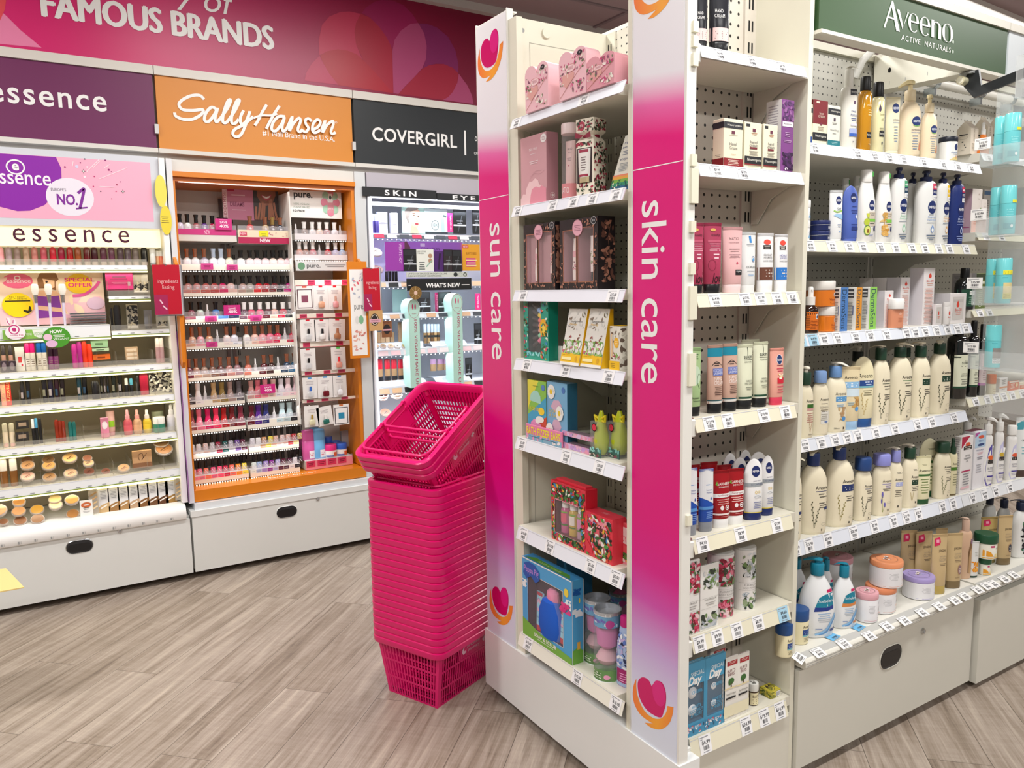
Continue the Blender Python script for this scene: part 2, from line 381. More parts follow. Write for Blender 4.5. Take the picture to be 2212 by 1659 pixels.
def h_sally(mb):
 F=FY(4.2985); n=[0]
 def st(pts,wd): n[0]+=1; mb.stroke(FY(4.2985-.0012*n[0]),[pY(x/2.911,y/2.911,4.2985)for x,y in pts],wd*.00085,PURE,lift=2e-5)
 W=17
 st([(1283,625),(1255,600),(1200,603),(1145,630),(1125,660),(1150,690),(1215,695),(1275,690),(1265,720),(1210,750),(1150,750),(1105,730),(1098,708)],W)  # S
 st([(1365,690),(1330,675),(1295,710),(1285,755),(1310,765),(1345,725),(1368,680),(1352,740),(1360,768),(1385,745)],W)  # a
 st([(1385,745),(1430,680),(1450,630),(1430,640),(1405,710),(1400,765),(1420,772),(1445,745)],W)  # l
 st([(1440,750),(1480,690),(1505,632),(1485,640),(1460,710),(1455,770),(1475,778),(1500,750)],W)  # l
 st([(1530,695),(1510,740),(1515,780),(1545,765),(1570,700),(1545,780),(1515,845),(1485,862),(1462,845),(1475,815),(1530,785),(1590,735)],W)  # y
 st([(1675,660),(1650,700),(1620,760),(1600,790)],W); st([(1755,668),(1720,720),(1690,775),(1672,812)],W); st([(1590,745),(1640,728),(1700,728),(1740,718)],12)  # H
 st([(1790,735),(1750,735),(1715,770),(1705,815),(1730,825),(1765,785),(1785,740),(1770,800),(1778,828),(1800,810)],W)  # a
 st([(1800,810),(1835,735),(1815,825),(1840,780),(1875,745),(1885,765),(1868,815),(1880,832),(1900,815)],W)  # n
 st([(1955,765),(1935,748),(1915,760),(1920,785),(1935,808),(1918,832),(1895,822)],W)  # s
 st([(1960,820),(1995,800),(2010,770),(1990,755),(1965,780),(1958,820),(1975,838),(2010,820)],W)  # e
 st([(2015,820),(2040,760),(2022,835),(2050,790),(2085,765),(2090,785),(2075,830),(2085,845),(2104,835)],W)  # n
 mb.ring2(F,*pY(2114/2.911,770/2.911,4.2985),.006,.006,.0018,PURE,n=12)
 ptext(mb,4.2985,'#1 Nail Brand in the U.S.A.',567,288,723,300,13,PURE,bold=.008)
def h_cover(mb):
 ptext(mb,4.2985,'COVERGIRL',804,289,987,306,29,PURE,bold=.018,space=1.05)
 mb.rect(FY(4.2985),*pY(1003.5,335,4.2985),pY(1006,282,4.2985)[0],pY(1006,282,4.2985)[1],PURE)
 F=FY(4.2985)
 for dx,dz,r in((0,.02,.02),(-.025,.012,.014),(.025,.012,.014),(0,-.02,.012)): c=pY(1036,305,4.2985); mb.ring2(F,c[0]+dx,c[1]+dz,r*.6,r,.004,PURE,n=14)
 ptext(mb,4.2985,'CRUELTY FREE',1024,331,1062,334,6,PURE)
header('brand_header','purple header sign with thin white lowercase lettering, at the bay end of the wall',0,'#6a1552',h_ess)
header('brand_header','orange header sign with white script lettering above the nail polish bay',1,'#d98a2e',h_sally)
header('brand_header','black header sign with white capital lettering beside the tall magenta tower',2,'#1d2226',h_cover)
# ================================================================ base cabinets with a drawer, along the wall
def oval_pts(cx,cz,rx,rz,n=20):
 """stadium outline"""
 P=[]
 for i in range(n//2+1): a=-PI/2+PI*i/(n//2); P.append((cx+(rx-rz)+rz*math.cos(a),cz+rz*math.sin(a)))
 for i in range(n//2+1): a=PI/2+PI*i/(n//2); P.append((cx-(rx-rz)+rz*math.cos(a),cz+rz*math.sin(a)))
 return P
def drawer_unit(label,x0,x1,yf,yb,z0,z1,hx,hz,kx,kz,m,hw=.055,hh=.03,top=None,chrome=False):
 cx=(x0+x1)/2
 t=thing('drawer_cabinet',label,'cabinet',(cx,yf,0))
 mb=MB(); mb.box(x0-cx,x1-cx,.03,yb-yf,z0+.01,z1,WHITE)
 for fx in(x0+.12-cx,x1-.12-cx):
  for fy in(.15,yb-yf-.1): mb.cyl((fx,fy,0),(fx,fy,z0+.012),.022,.022,BLACK)
 mb.build('carcass',t)
 d=MB(); d.box(x0+.003-cx,x1-.003-cx,0,.024,z0,z1-.008,m); dr=d.build('drawer',t)
 h=MB(); P=oval_pts(hx-cx,hz,hw,hh); F=FY(-.0012)
 h.poly(F,P,mat('#26272a',.25)); h.poly(FY(-.0016),[(a,b-hh*.15)for a,b in oval_pts(hx-cx,hz,hw*.9,hh*.62)],mat('#131315',.3))
 Q=oval_pts(hx-cx,hz,hw+.003,hh+.003); R=[[(a,-.0005,b)for a,b in Q],[(a,-.003,b)for a,b in P],[(a,.001,b)for a,b in P]]
 h.rings(R,METAL if chrome else m,False,False); h.build('handle_cutout',dr)
 l=MB(); l.cyl((kx-cx,-.006,kz),(kx-cx,.001,kz),.009,.0105,METAL,16); l.cyl((kx-cx,-.0065,kz),(kx-cx,-.006,kz),.005,.005,GREY,12); l.build('lock',dr)
 if top: top(t,cx)
 return t
DRW=mat('#dfe1de',.35,noise=.015)
def top_ess(t,cx):
 mb=MB(); R=[]
 prof=[(.0,.318),(-.012,.322),(-.022,.345),(-.018,.372),(-.004,.388),(.03,.392),(.45,.392),(.45,.318)]
 for x in(SEAM[0]+.004-cx,SEAM[1]-.02-cx): R.append([(x,y,z)for y,z in prof])
 mb.rings(R,PURE)
 tk=mb
 for i in range(15): tk.rect(lambda u,v:(u,-.0235,v),SEAM[0]+.03+i*.064-cx,.33,SEAM[0]+.036+i*.064-cx,.342,GREY); tk.rect(lambda u,v:(u,-.0235,v),SEAM[0]+.041+i*.064-cx,.33,SEAM[0]+.0425+i*.064-cx,.342,GREY)
 mb.build('ledge',t)
def top_plain(t,cx):
 mb=MB(); mb.box(SEAM[1]+.002-cx,SEAM[2]-.002-cx,-.004,.45,.322,.352,mat('#e4e6e4',.35)); mb.box(SEAM[1]+.025-cx,SEAM[2]-.03-cx,.01,.45,.352,.385,mat('#dfe4e8',.3)); mb.build('ledge',t)
drawer_unit('white drawer cabinet below the purple-headed makeup bay, glossy oval handle',SEAM[0]+.003,SEAM[1]+.0,4.10,4.58,.035,.326,.14,.268,.314,.312,DRW,top=top_ess,chrome=True)
drawer_unit('white drawer cabinet below the orange nail polish bay, dark oval handle',SEAM[1]+.004,SEAM[2]-.002,4.10,4.58,.035,.328,1.118,.27,1.29,.315,DRW,top=top_plain)
drawer_unit('white drawer cabinet below the white-lit makeup bay, behind the basket stack',SEAM[2]+.003,SEAM[3]-.002,4.10,4.58,.035,.328,2.1,.27,2.3,.315,DRW)
# ================================================================ the tower at the aisle end
PANEL=gradmat('tower_print',[(0,'#dfe6f4'),(.06,'#d8def2'),(.13,'#c9a8dc'),(.19,'#cf4fae'),(.235,'#d8168c'),(.30,'#de0a7e'),(.70,'#e00f7c'),(.765,'#e4107e'),(.80,'#ea6cae'),(.835,'#eceaf2'),(1,'#f1f1f5')],axis=2,lo=.0,hi=2.04,rough=.28,skew=-.12)
TX=1.316
tower=thing('shelving_tower','tall white end-of-aisle shelving tower with magenta columns lettered in white','shelving',(TX,1.82,0))
def tw(name,fn,m=None):
 mb=MB(); fn(mb); o=mb.build(name,tower); o.location=(-TX,-1.82,0); return o
def f(mb): mb.box(1.312,1.3845,1.335,2.312,.035,.242,mat('#eceeed',.3)); mb.box(1.385,1.784,1.374,2.312,.035,.218,mat('#dcd9cc',.4)); mb.box(1.35,1.78,1.40,2.28,0,.0355,BLACK)
tw('plinth',f)
def f(mb):
 mb.box(1.322,1.68,2.072,2.11,.242,2.257,CREAM); mb.box(1.318,1.346,1.528,1.545,.242,2.30,CREAM); mb.box(1.322,1.344,2.062,2.072,.242,2.257,CREAM)
 mb.box(1.785,1.802,1.376,2.31,.035,2.32,CREAM); mb.box(1.68,1.785,2.10,2.31,.242,2.257,CREAM)
 mb.box(1.3165,1.346,1.340,1.3455,.242,2.30,WHITE); mb.box(1.316,1.346,1.5275,1.53,.242,2.30,WHITE)
 # recessed panel outline, stud holes
 F=lambda u,v:(u,2.0715,v)
 for a,b,c,d in((1.375,.5,1.3772,2.19),(1.375,2.188,1.66,2.19)): mb.rect(F,a,b,c,d,mat('#a9a79a',.5))
 for z in(.96,1.61,2.222): mb.oval(F,1.352,z,.0065,.0065,DARK if z<2 else GREY,12)
 mb.cyl((1.435,2.072,2.225),(1.435,2.064,2.225),.015,.015,CREAM,16)
tw('side_panel',f)
def f(mb):
 mb.box(1.68,1.69,1.566,2.072,.242,2.257,pegmat('peg_end','#dedbcc',1)); mb.box(1.674,1.681,2.03,2.0715,.242,2.257,CREAM)
 F=lambda u,v:(1.6735,u,v)
 for i in range(34):
  for du in(.0,.013): mb.rect(F,2.044+du,.3+i*.0575,2.049+du,.325+i*.0575,DARK)
tw('pegboard',f)
def f(mb):
 mb.box(1.346,1.745,1.56,1.565,.242,2.30,pegmat('peg_side','#cfc8bd',0,pitch=.0305,rad=.1)); mb.box(1.742,1.785,1.553,1.566,.242,2.30,mat('#cfc8bd',.5))
 F=lambda u,v:(u,1.5525,v)
 for i in range(34):
  for du in(.0,.013): mb.rect(F,1.755+du,.3+i*.0575,1.761+du,.328+i*.0575,DARK)
tw('slotted_back',f)
def heart_logo(mb,F,P,tilt_cols=('#cf0a66','#dc2080')):
 """P maps crop pixels of the lower heart (detail at 1300,1300) to panel coordinates"""
 q=lambda pts:[P(a,b)for a,b in pts]
 heart=catmull([(262,442),(250,415),(228,397),(205,398),(190,420),(191,465),(203,512),(232,560),(268,590),(310,606),(326,575),(337,530),(337,475),(322,430),(300,414),(280,420),(262,442)],4)[:-1]
 mb.poly(F(.0004),q(heart),mat(tilt_cols[0],.3))
 c=P(301,480); rx=abs(P(336,480)[0]-c[0]); rz=abs(P(301,545)[1]-c[1])
 mb.oval(F(.0008),c[0],c[1],rx,rz,mat(tilt_cols[1],.3),24)
 out=catmull([(182,402),(166,445),(164,500),(178,550),(208,595),(255,630),(275,638)],4); tail=[(262,636),(226,633)]
 low=catmull([(226,633),(262,660),(312,668),(352,640),(370,598),(377,552)],4)
 inn=catmull([(345,545),(340,575),(322,603),(300,613),(268,607),(228,575),(198,520),(183,460),(182,402)],4)
 mb.poly(F(.0004),q(out[:-1]+tail+low[1:]+inn[:-1]),gradmat('swoosh',[(0,'#f0603c'),(.45,'#f7a833'),(1,'#ef5a3c')],axis=1,lo=-.13,hi=.13,rough=.3))
def column(name,y0,y1,txt,ty0,ty1,txc,hearts,white_line):
 mb=MB(); yc=(y0+y1)/2
 mb.box(0,.012,y0+.004-yc,y1-.004-yc,0,2.04,PANEL)
 mb.box(.001,.024,y0-yc,y0+.0038-yc,0,2.05,WHITE); mb.box(.001,.03,y1-.0038-yc,y1-yc,0,2.05,WHITE); mb.box(.003,.04,y0+.004-yc,y1-.004-yc,2.0405,2.045,WHITE)
 F=lambda e:(lambda u,v:(-e,-u-yc,v-.2425))
 a,b=pX(*white_line[0],TX),pX(*white_line[1],TX)
 mb.rect(F(.0005),-(y1-.004),a[1]-.0012,-(y0+.004),a[1]+.0012,PURE)
 h0,h1=pX(txc,ty0,TX),pX(txc,ty1,TX); wid=abs(pX(txc+15,600,TX)[0]-pX(txc-15,600,TX)[0])
 mb.text(F(.0006),txt,h0[0],(h0[1]+h1[1])/2,.088 if 'k' in txt else .062,PURE,width=h0[1]-h1[1],rot=-PI/2,bold=.004)
 ref=lambda x,z: pX(1300+x/2.4254,1300+z/2.4254,TX)
 rc=ref(270,535)
 for(hx,hy,sc)in hearts:
  c=pX(hx,hy,TX)
  heart_logo(mb,F,lambda x,z:(c[0]+(ref(x,z)[0]-rc[0])*sc,c[1]+(ref(x,z)[1]-rc[1])*sc))
 o=mb.build(name,tower); o.location=(TX-TX,yc-1.82,.2425); return o
o=column('column_panel',2.108,2.300,'sun care',482,776,1068,[(1083,1309,1.0),(1060,122,1.02)],[(1036.4,433.3),(1096.5,421.4)])
o['label']='magenta and white column panel lettered down its length'
o=column('column_panel',1.345,1.527,'skin care',432,830,1413,[(1411,1520.6,1.0),(1420,-35,1.02)],[(1366.6,368.9),(1474.9,347.3)])
# small plastic ticket holders on the near upright
for k,(ya,yb)in enumerate([(48,72),(80,104),(118,145),(335,360),(366,440),(478,502),(568,593),(618,690),(762,832),(1108,1130)]):
 za=at(1495,ya,Y=1.345).z; zb=at(1495,yb,Y=1.345).z
 mb=MB(); mb.box(.012,.028+(.006 if yb-ya>50 else 0),-1.82+1.332,-1.82+1.3405,zb,za,mat('#e6e3cf',.35)); mb.build('ticket_holder',tower)
 # ================================================================ gondola bays beyond the tower
PEGL=pegmat('peg_gondola','#c4c2b8',0)
def gondola(label,x0,x1):
 t=thing('gondola_bay',label,'shelving',((x0+x1)/2,1.6,0)); cx=(x0+x1)/2
 def part(name,fn): mb=MB(); fn(mb); o=mb.build(name,t); o.location=(-cx,-1.6,0); return o
 part('pegboard',lambda mb:mb.box(x0+.03,x1-.02,1.815,1.825,.36,2.25,PEGL))
 u0=0 if x0<2 else .016
 def up(mb):
  mb.box(x0-u0,x0+.03,1.806,1.85,.352,2.25,mat('#bdbbb1',.5)); mb.box(x0,x1-.018,1.80,1.84,2.245,2.27,CREAM)
  for i in range(34):
   for du in(-.008,.008): mb.rect(FY(1.8055),x0+.006+du-.003,.3+i*.0575,x0+.006+du+.003,.326+i*.0575,DARK)
 part('upright',up)
 def deck(mb):
  R=[]
  for x in(x0+.006,x1-.006): R.append([(x,y,z)for y,z in((1.352,.352),(1.345,.357),(1.345,.372),(1.35,.379),(1.374,.389),(1.80,.389),(1.80,.352))])
  mb.rings(R,mat('#dcdad0',.35))
  for z in(.360,.367): mb.rect(FY(1.3445),x0+.008,z,x1-.008,z+.0015,GREY)
  mb.add([(x0+.01,1.3515,.3795),(x1-.01,1.3515,.3795),(x1-.01,1.373,.3898),(x0+.01,1.373,.3898)],[(0,1,2,3)],mat('#b9b9b5',.25))
 part('base_deck',deck); return t
gb1=gondola('cream gondola bay of shelves under the green sign',1.806,2.755)
gb2=gondola('second gondola bay, under the blank white sign beyond the green one',2.757,3.735)
DRG=mat('#d3d1c6',.42,noise=.02)
drawer_unit('cream drawer cabinet under the lotion shelves, black oval handle',1.805,2.752,1.365,1.84,.035,.349,2.26,.262,2.436,.302,DRG,hw=.058,hh=.036)
drawer_unit('cream drawer cabinet farther along the gondola, past the gap',2.768,3.735,1.352,1.84,.022,.338,3.25,.262,3.42,.302,DRG,hw=.058,hh=.036)
# ================================================================ printed artwork, drawn in fractions of a face
# u runs -1..1 across the face, v 0..1 up it
def draw(mb,SF,w,h,ops,e0=.0004):
 for i,op in enumerate(ops):
  F0=SF(e0+i*.00013); k=op[0]; W=w/2
  if k=='r': mb.rect(F0,op[1]*W,op[2]*h,op[3]*W,op[4]*h,M_(op[5]),nu=8,nv=3)
  elif k=='o': mb.oval(F0,op[1]*W,op[2]*h,op[3]*W,op[4]*h,M_(op[5]),20)
  elif k=='R': mb.ring2(F0,op[1]*W,op[2]*h,op[3]*W,op[4]*h,op[5],M_(op[6]),24)
  elif k=='t':
   o=op[7]if len(op)>7 else{}
   mb.text(F0,op[1],op[2]*W,op[3]*h,op[4]*h,M_(op[5]),width=op[6]*W if len(op)>6 and op[6]else None,**o)
  elif k=='v': mb.text(F0,op[1],op[2]*W,op[3]*h,op[4]*W,M_(op[5]),width=op[6]*h,rot=op[7]if len(op)>7 else-PI/2)
  elif k=='l': mb.lines(F0,op[1]*W,op[2]*h,op[3]*W,op[4],op[5]*h,M_(op[6]))
  elif k=='p':  # cut into upright slivers so it follows a curved face
   P=[(a*W,b*h)for a,b in op[1]]; u0,u1=min(a for a,b in P),max(a for a,b in P); n=max(1,int((u1-u0)/W*5))
   for j in range(n):
    Q=clip_u(clip_u(P,u0+(u1-u0)*j/n,1),u0+(u1-u0)*(j+1)/n,-1)
    if len(Q)>2: mb.poly(F0,Q,M_(op[2]))
  elif k=='s': mb.stroke(F0,[(a*W,b*h)for a,b in op[1]],op[2],M_(op[3]))
  elif k=='b':  # scatter of little petals and leaves: seed, n, colours, u0, v0, u1, v1, size
   R=random.Random(op[1])
   for q in range(op[2]):
    u=R.uniform(op[4],op[6])*W; v=R.uniform(op[5],op[7])*h; s=op[8]*R.uniform(.5,1.2); a=R.uniform(0,PI); c,sn=math.cos(a),math.sin(a)
    P=[(u+s*(x*c-y*sn),v+s*(x*sn+y*c))for x,y in((-1,0),(-.45,.42),(.3,.45),(1,0),(.3,-.45),(-.45,-.42))]
    P=[(max(-W*.985,min(W*.985,x)),max(op[5]*h,min(op[7]*h,y)))for x,y in P]
    mb.poly(SF(e0+i*.00013+q*.00002),P,M_(R.choice(op[3])))
  elif k=='g':  # sprig of grain: u, v, height, colour
   u,v,H_,c=op[1]*W,op[2]*h,op[3]*h,M_(op[4])
   for(bx,tx,top,lo)in((0,-.10,1,.3),(.02,.15,.72,.25)):
    mb.stroke(F0,[(u+bx*H_,v),(u+(bx+tx*.3)*H_,v+H_*.4*top),(u+(bx+tx)*H_,v+H_*top)],.0008,c,False)
    for j in range(8):
     f=lo+(1-lo)*j/7; sd=1 if j%2 else-1; x=u+(bx+tx*f)*H_+sd*.022*H_; y=v+H_*top*f; r=H_*.021
     mb.poly(F0,[(x,y-r*1.7),(x+r,y),(x+sd*r*.5,y+r*1.9),(x-r,y)],c)
  elif k=='d':  # drop: u, v, ru, rv, colour
   u,v,ru,rv=op[1]*W,op[2]*h,op[3]*W,op[4]*h
   P=[(u,v+rv*1.6)]+[(u+ru*math.cos(t),v+rv*math.sin(t))for t in[math.radians(40-26*j)for j in range(11)]]
   mb.poly(F0,P,M_(op[5]))
  elif k=='c':  # bar code: u0,v0,u1,v1
   mb.rect(F0,op[1]*W,op[2]*h,op[3]*W,op[4]*h,PURE)
   n=13; R=random.Random(int(op[1]*99+op[2]*77)); F1=SF(e0+i*.00013+.0001)
   for j in range(n):
    a=(op[1]+(op[3]-op[1])*(.08+.84*j/n))*W
    mb.rect(F1,a,(op[2]+.15*(op[4]-op[2]))*h,a+(op[3]-op[1])*W*R.uniform(.02,.05),(op[4]-.12*(op[4]-op[2]))*h,INK)
def clip_u(P,x,s):
 out=[]
 for(a,b),(c,d)in zip(P,P[1:]+P[:1]):
  if(a-x)*s>=0: out.append((a,b))
  if(a-x)*(c-x)<0: t=(x-a)/(c-a); out.append((x,b+(d-b)*t))
 return out
def M_(c): return c if not isinstance(c,str)else mat(c,.35)
# ================================================================ placement from the photograph
VIEW={'S':(0,1),'E':(1,0)}
def spot_round(face,xl,xr,ytop,ybase_z,front,ratio,gap=.012,yaw=0.0):
 """centre, half width a, height for an oval-footed item whose foot starts `gap` behind the shelf edge"""
 xm=(xl+xr)/2; ym=ytop+30; b=.02
 for _ in range(6):
  pl=front+gap+b
  if face=='S': A,B,Cc=at(xl,ym,Y=pl),at(xr,ym,Y=pl),at(xm,ytop,Y=pl); d=Vector((Cc.x,Cc.y)).normalized(); cf,sf=abs(d.y),abs(d.x)
  else: A,B,Cc=at(xl,ym,X=pl),at(xr,ym,X=pl),at(xm,ytop,X=pl); d=Vector((Cc.x,Cc.y)).normalized(); cf,sf=abs(d.x),abs(d.y)
  if yaw: t_=(math.atan2(sf,cf)-abs(yaw)); cf2,sf2=math.cos(t_),math.sin(t_)
  else: cf2,sf2=cf,sf
  hw=(Vector((B.x-A.x,B.y-A.y)).length)/2*cf
  a=hw/math.sqrt(cf2*cf2+ratio*ratio*sf2*sf2); b=a*math.sqrt((ratio*math.cos(yaw))**2+math.sin(yaw)**2)
 if face=='E': A.y=max(A.y,2*(1.569+a)-B.y)
 return Vector(((A.x+B.x)/2,(A.y+B.y)/2,ybase_z)),a,Cc.z-ybase_z
def spot_box(face,xl,xc,xr,ytop,z0,front,gap=.012):
 """near vertical edge at xc on the shelf front line; returns centre, width, depth, height"""
 pl=front+gap; ym=ytop+20
 if face=='S':
  c=at(xc,ym,Y=pl); w=at(xr,ym,Y=pl).x-c.x; d=at(xl,ym,X=c.x).y-c.y; h=at(xc,ytop,Y=pl).z-z0
  return Vector((c.x+w/2,c.y+d/2,z0)),w,d,h
 c=at(xc,ym,X=pl); w=at(xl,ym,X=pl).y-max(c.y,1.568); c.y=max(c.y,1.568); d=min(at(xr,ym,Y=c.y).x-c.x,1.665-c.x); h=at(xc,ytop,X=pl).z-z0
 return Vector((c.x+d/2,c.y+w/2,z0)),w,d,h
ROT={'S':0.0,'E':-PI/2}
# ================================================================ product builders (front faces local -Y)
PROF={
 'round':[(0,.90),(.015,.97),(.05,1),(.68,1),(.80,.95),(.88,.83),(.94,.66),(.98,.48),(1,.40)],
 'cyl':[(0,.95),(.012,1),(.90,1),(.95,.93),(.985,.72),(1,.5)],
 'sorb':[(0,.84),(.02,.92),(.30,1),(.52,.98),(.70,.86),(.84,.66),(.94,.44),(1,.32)],
 'tall':[(0,.95),(.012,1),(.86,1),(.93,.97),(.97,.88),(1,.7)],
 'slim':[(0,.93),(.012,1),(.5,1),(.68,.95),(.82,.8),(.94,.67),(1,.62)],
 'waist':[(0,.82),(.02,.9),(.22,1),(.40,.98),(.62,.80),(.74,.74),(.86,.78),(.93,.74),(.97,.5),(1,.45)],
 'cone':[(0,.97),(.02,1),(.4,.8),(.75,.52),(1,.42)],
 'flare':[(0,.9),(.02,1),(.6,.9),(1,.8)],
 'jar':[(0,.93),(.03,1),(.97,1),(1,.97)],
 }
def surf(prof,p=2.0):
 def SF(e):
  def F(u,v):
   a,b=prof[-1][1:]
   for(z0,a0,b0),(z1,a1,b1)in zip(prof,prof[1:]):
    if z0<=v<=z1:
     t=(v-z0)/max(1e-9,z1-z0); a=a0+(a1-a0)*t; b=b0+(b1-b0)*t; break
   x=max(-a*.995,min(a*.995,u)); y=b*max(0,1-abs(x/a)**p)**(1/p)
   k=x/a; return(x+e*k,-y-e,v)
  return F
 return SF
def oval_prof(name,h,a,ratio): return[(z*h,a*k,a*ratio*(k if k>.7 else k*1+(0.0)))for z,k in PROF[name]]
def pump_head(mb,z,r,m,yaw=-PI/2,ln=.032,hood=False,k=1.0):
 """stem and spout; yaw = spout heading in local xy"""
 mb.cyl((0,0,z),(0,0,z+.018*k),r*.42,r*.38,m,12)
 zt=z+.018*k; c,s=math.cos(yaw),math.sin(yaw); R=[]
 for t,wv,zz,th in((-.35,r*.30,0,.010),(-.15,r*.62,.001,.013),(.25,r*.66,.002,.013),(.6,r*.42,.0,.010),(1.0,r*.26,-.006,.006)):
  x=t*ln; R.append([(x*c-q*s,x*s+q*c,zt+zz+dz)for q,dz in((-wv,0),(wv,0),(wv,th*.7*k),(wv*.6,th*k),(-wv*.6,th*k),(-wv,th*.7*k))])
 mb.rings(R,m)
def bottle(root,a,ratio,H,hb,prof,col,cap,capcol,capw,ops,rough=.35,yaw=-2.6,p=2.3,bands=None,body_mat=None,caph=None,headcol=None):
 """body up to fraction hb of the height; cap kind above it"""
 pr=oval_prof(prof,H*hb,a,ratio); mb=MB(); bm=body_mat or mat(col,rough)
 mb.loft(pr,bm,28,p)
 draw(mb,surf(pr,p),a*2,H*hb,ops)
 mb.build('body',root)
 z=H*hb; r=capw*a; cm=mat(capcol,.35); top=H-z
 if cap=='pump':
  ch=caph or top*.42; c=MB(); c.loft([(z-.002,r*.96,r*.96),(z,r,r),(z+ch*.9,r,r),(z+ch,r*.92,r*.92)],cm,20); c.build('collar',root)
  q=MB(); k=max(.2,(top-ch)/.031); pump_head(q,z+ch,r,mat(headcol or '#ece8dc',.35),yaw,max(r*1.6,.024)if not headcol else r*2.1,k=k); q.build('pump_head',root)
 elif cap=='spray':
  ch=top*.42; c=MB(); c.loft([(z-.002,r,r),(z+ch,r,r)],cm,18); c.build('collar',root)
  q=MB(); q.loft([(z+ch,r*.62,r*.62),(z+top*.9,r*.58,r*.58),(z+top,r*.4,r*.4)],mat(headcol or capcol,.35),16); q.cyl((0,0,z+top*.8),(0,-r*.8,z+top*.8),r*.22,r*.18,mat(headcol or capcol,.35),10); q.build('spray_head',root)
 elif cap=='flip' or cap=='screw':
  c=MB(); rb=r*(ratio**.35)if cap=='flip' else r
  c.loft([(z-.002,r*.97,rb*.97),(z,r,rb),(z+top*.86,r*.98,rb*.98),(z+top*.97,r*.9,rb*.9),(z+top,r*.8,rb*.8)],cm,24,2.3); c.build('cap',root)
def tube_item(root,a,ratio,H,ch,col,capcol,ops,top='flat',rough=.35,capw=.92,flare=1.04,body_mat=None):
 """cosmetic tube standing on its cap, crimped flat (or rounded) at the top"""
 mb=MB(); z0=H*ch; Hb=H; bm=body_mat or mat(col,rough)
 pr=[(z0,a*.95,a*ratio*.95),(z0+.01*H,a*.98,a*ratio),(z0+(H-z0)*.35,a,a*ratio*.86),(z0+(H-z0)*.7,a*(1+flare)/2,a*ratio*.46),(z0+(H-z0)*.94,a*flare,a*ratio*.12),(H,a*flare,a*ratio*.07+.0006)]
 if top=='round':
  pr=pr[:4]; w=pr[-1][1]; zt=pr[-1][0]
  for t in(15,30,45,60,72,82,90): c=math.cos(math.radians(t)); pr.append((zt+(H-zt)*math.sin(math.radians(t)),max(w*c,w*.08),a*ratio*(.46-.39*t/90)+.0006))
 mb.loft(pr,bm,28,2.0)
 if top=='flat':
  for j in range(4): mb.box(-a*flare,a*flare,-a*ratio*.1-.001,a*ratio*.1+.001,H*(.962+j*.01),H*(.966+j*.01),bm)
 draw(mb,surf(pr),a*2,H,ops); mb.build('body',root)
 c=MB(); c.loft([(0,a*capw*.96,a*ratio*capw*.96),(.002,a*capw,a*ratio*capw),(z0-.001,a*.95,a*ratio*.95),(z0+.0005,a*.9,a*ratio*.9)],mat(capcol,.3),24); c.build('cap',root)
def jar_item(root,a,H,hl,col,lidcol,ops,lidops=(),lidw=1.03,rough=.3,body_mat=None):
 pr=[(z*H*(1-hl),a*k,a*k)for z,k in PROF['jar']]; mb=MB(); mb.loft(pr,body_mat or mat(col,rough),32); draw(mb,surf(pr),a*2,H*(1-hl),ops); mb.build('body',root)
 z=H*(1-hl); r=a*lidw; l=MB(); l.loft([(z+.0006,r*.98,r*.98),(z+.002,r,r),(H-.003,r,r),(H,r*.96,r*.96)],mat(lidcol,.35),32)
 draw(l,lambda e:(lambda u,v:(u,v-r,H+e)),r*2,r*2,lidops)
 lid=l.build('lid',root); return lid
def carton(root,w,d,h,col,front=(),side=(),top=(),which='L',r=.0015,rough=.4,cmat=None):
 mb=MB(); m=cmat or mat(col,rough); mb.rbox(w,d,h,m,r,tr=.0012)
 draw(mb,lambda e:(lambda u,v:(u,-d/2-e,v)),w,h,front)
 if which=='L': draw(mb,lambda e:(lambda u,v:(-w/2-e,-u,v)),d,h,side)
 else: draw(mb,lambda e:(lambda u,v:(w/2+e,u,v)),d,h,side)
 draw(mb,lambda e:(lambda u,v:(u,v*1-d/2,h+e)),w,d,top)
 return mb
 # one call per product: thing + builder
def P_round(face,shelf,name,cat,label,xl,xr,ytop,ratio,fn,gap=.012,group=None,yaw=None,dz=0.0):
 front,z=shelf; yaw={'S':-.46 if front>1.38 else-.30,'E':.25}[face]if yaw is None else yaw; gap-=.010 if front>1.38 and face=='S' else 0; c,a,H=spot_round(face,xl,xr,ytop,z+dz,front,ratio,gap,yaw)
 t=thing(name,label,cat,c,ROT[face]+yaw,group); fn(t,a,H); return t
def P_box(face,shelf,name,label,xl,xc,xr,ytop,col,front=(),side=(),top=(),gap=.012,group=None,part='carton',cat='box',extra=None,yaw=0.0,dz=0.0,rough=.4):
 fr,z=shelf; c,w,d,h=spot_box(face,xl,xc,xr,ytop,z+dz,fr,gap)
 t=thing(name,label,cat,c,ROT[face]+yaw,group)
 mb=carton(t,w,d,h,col,front,side,top,'L' if face=='S' else 'R',rough=rough)
 if extra: extra(mb,t,w,d,h)
 mb.build(part,t); return t
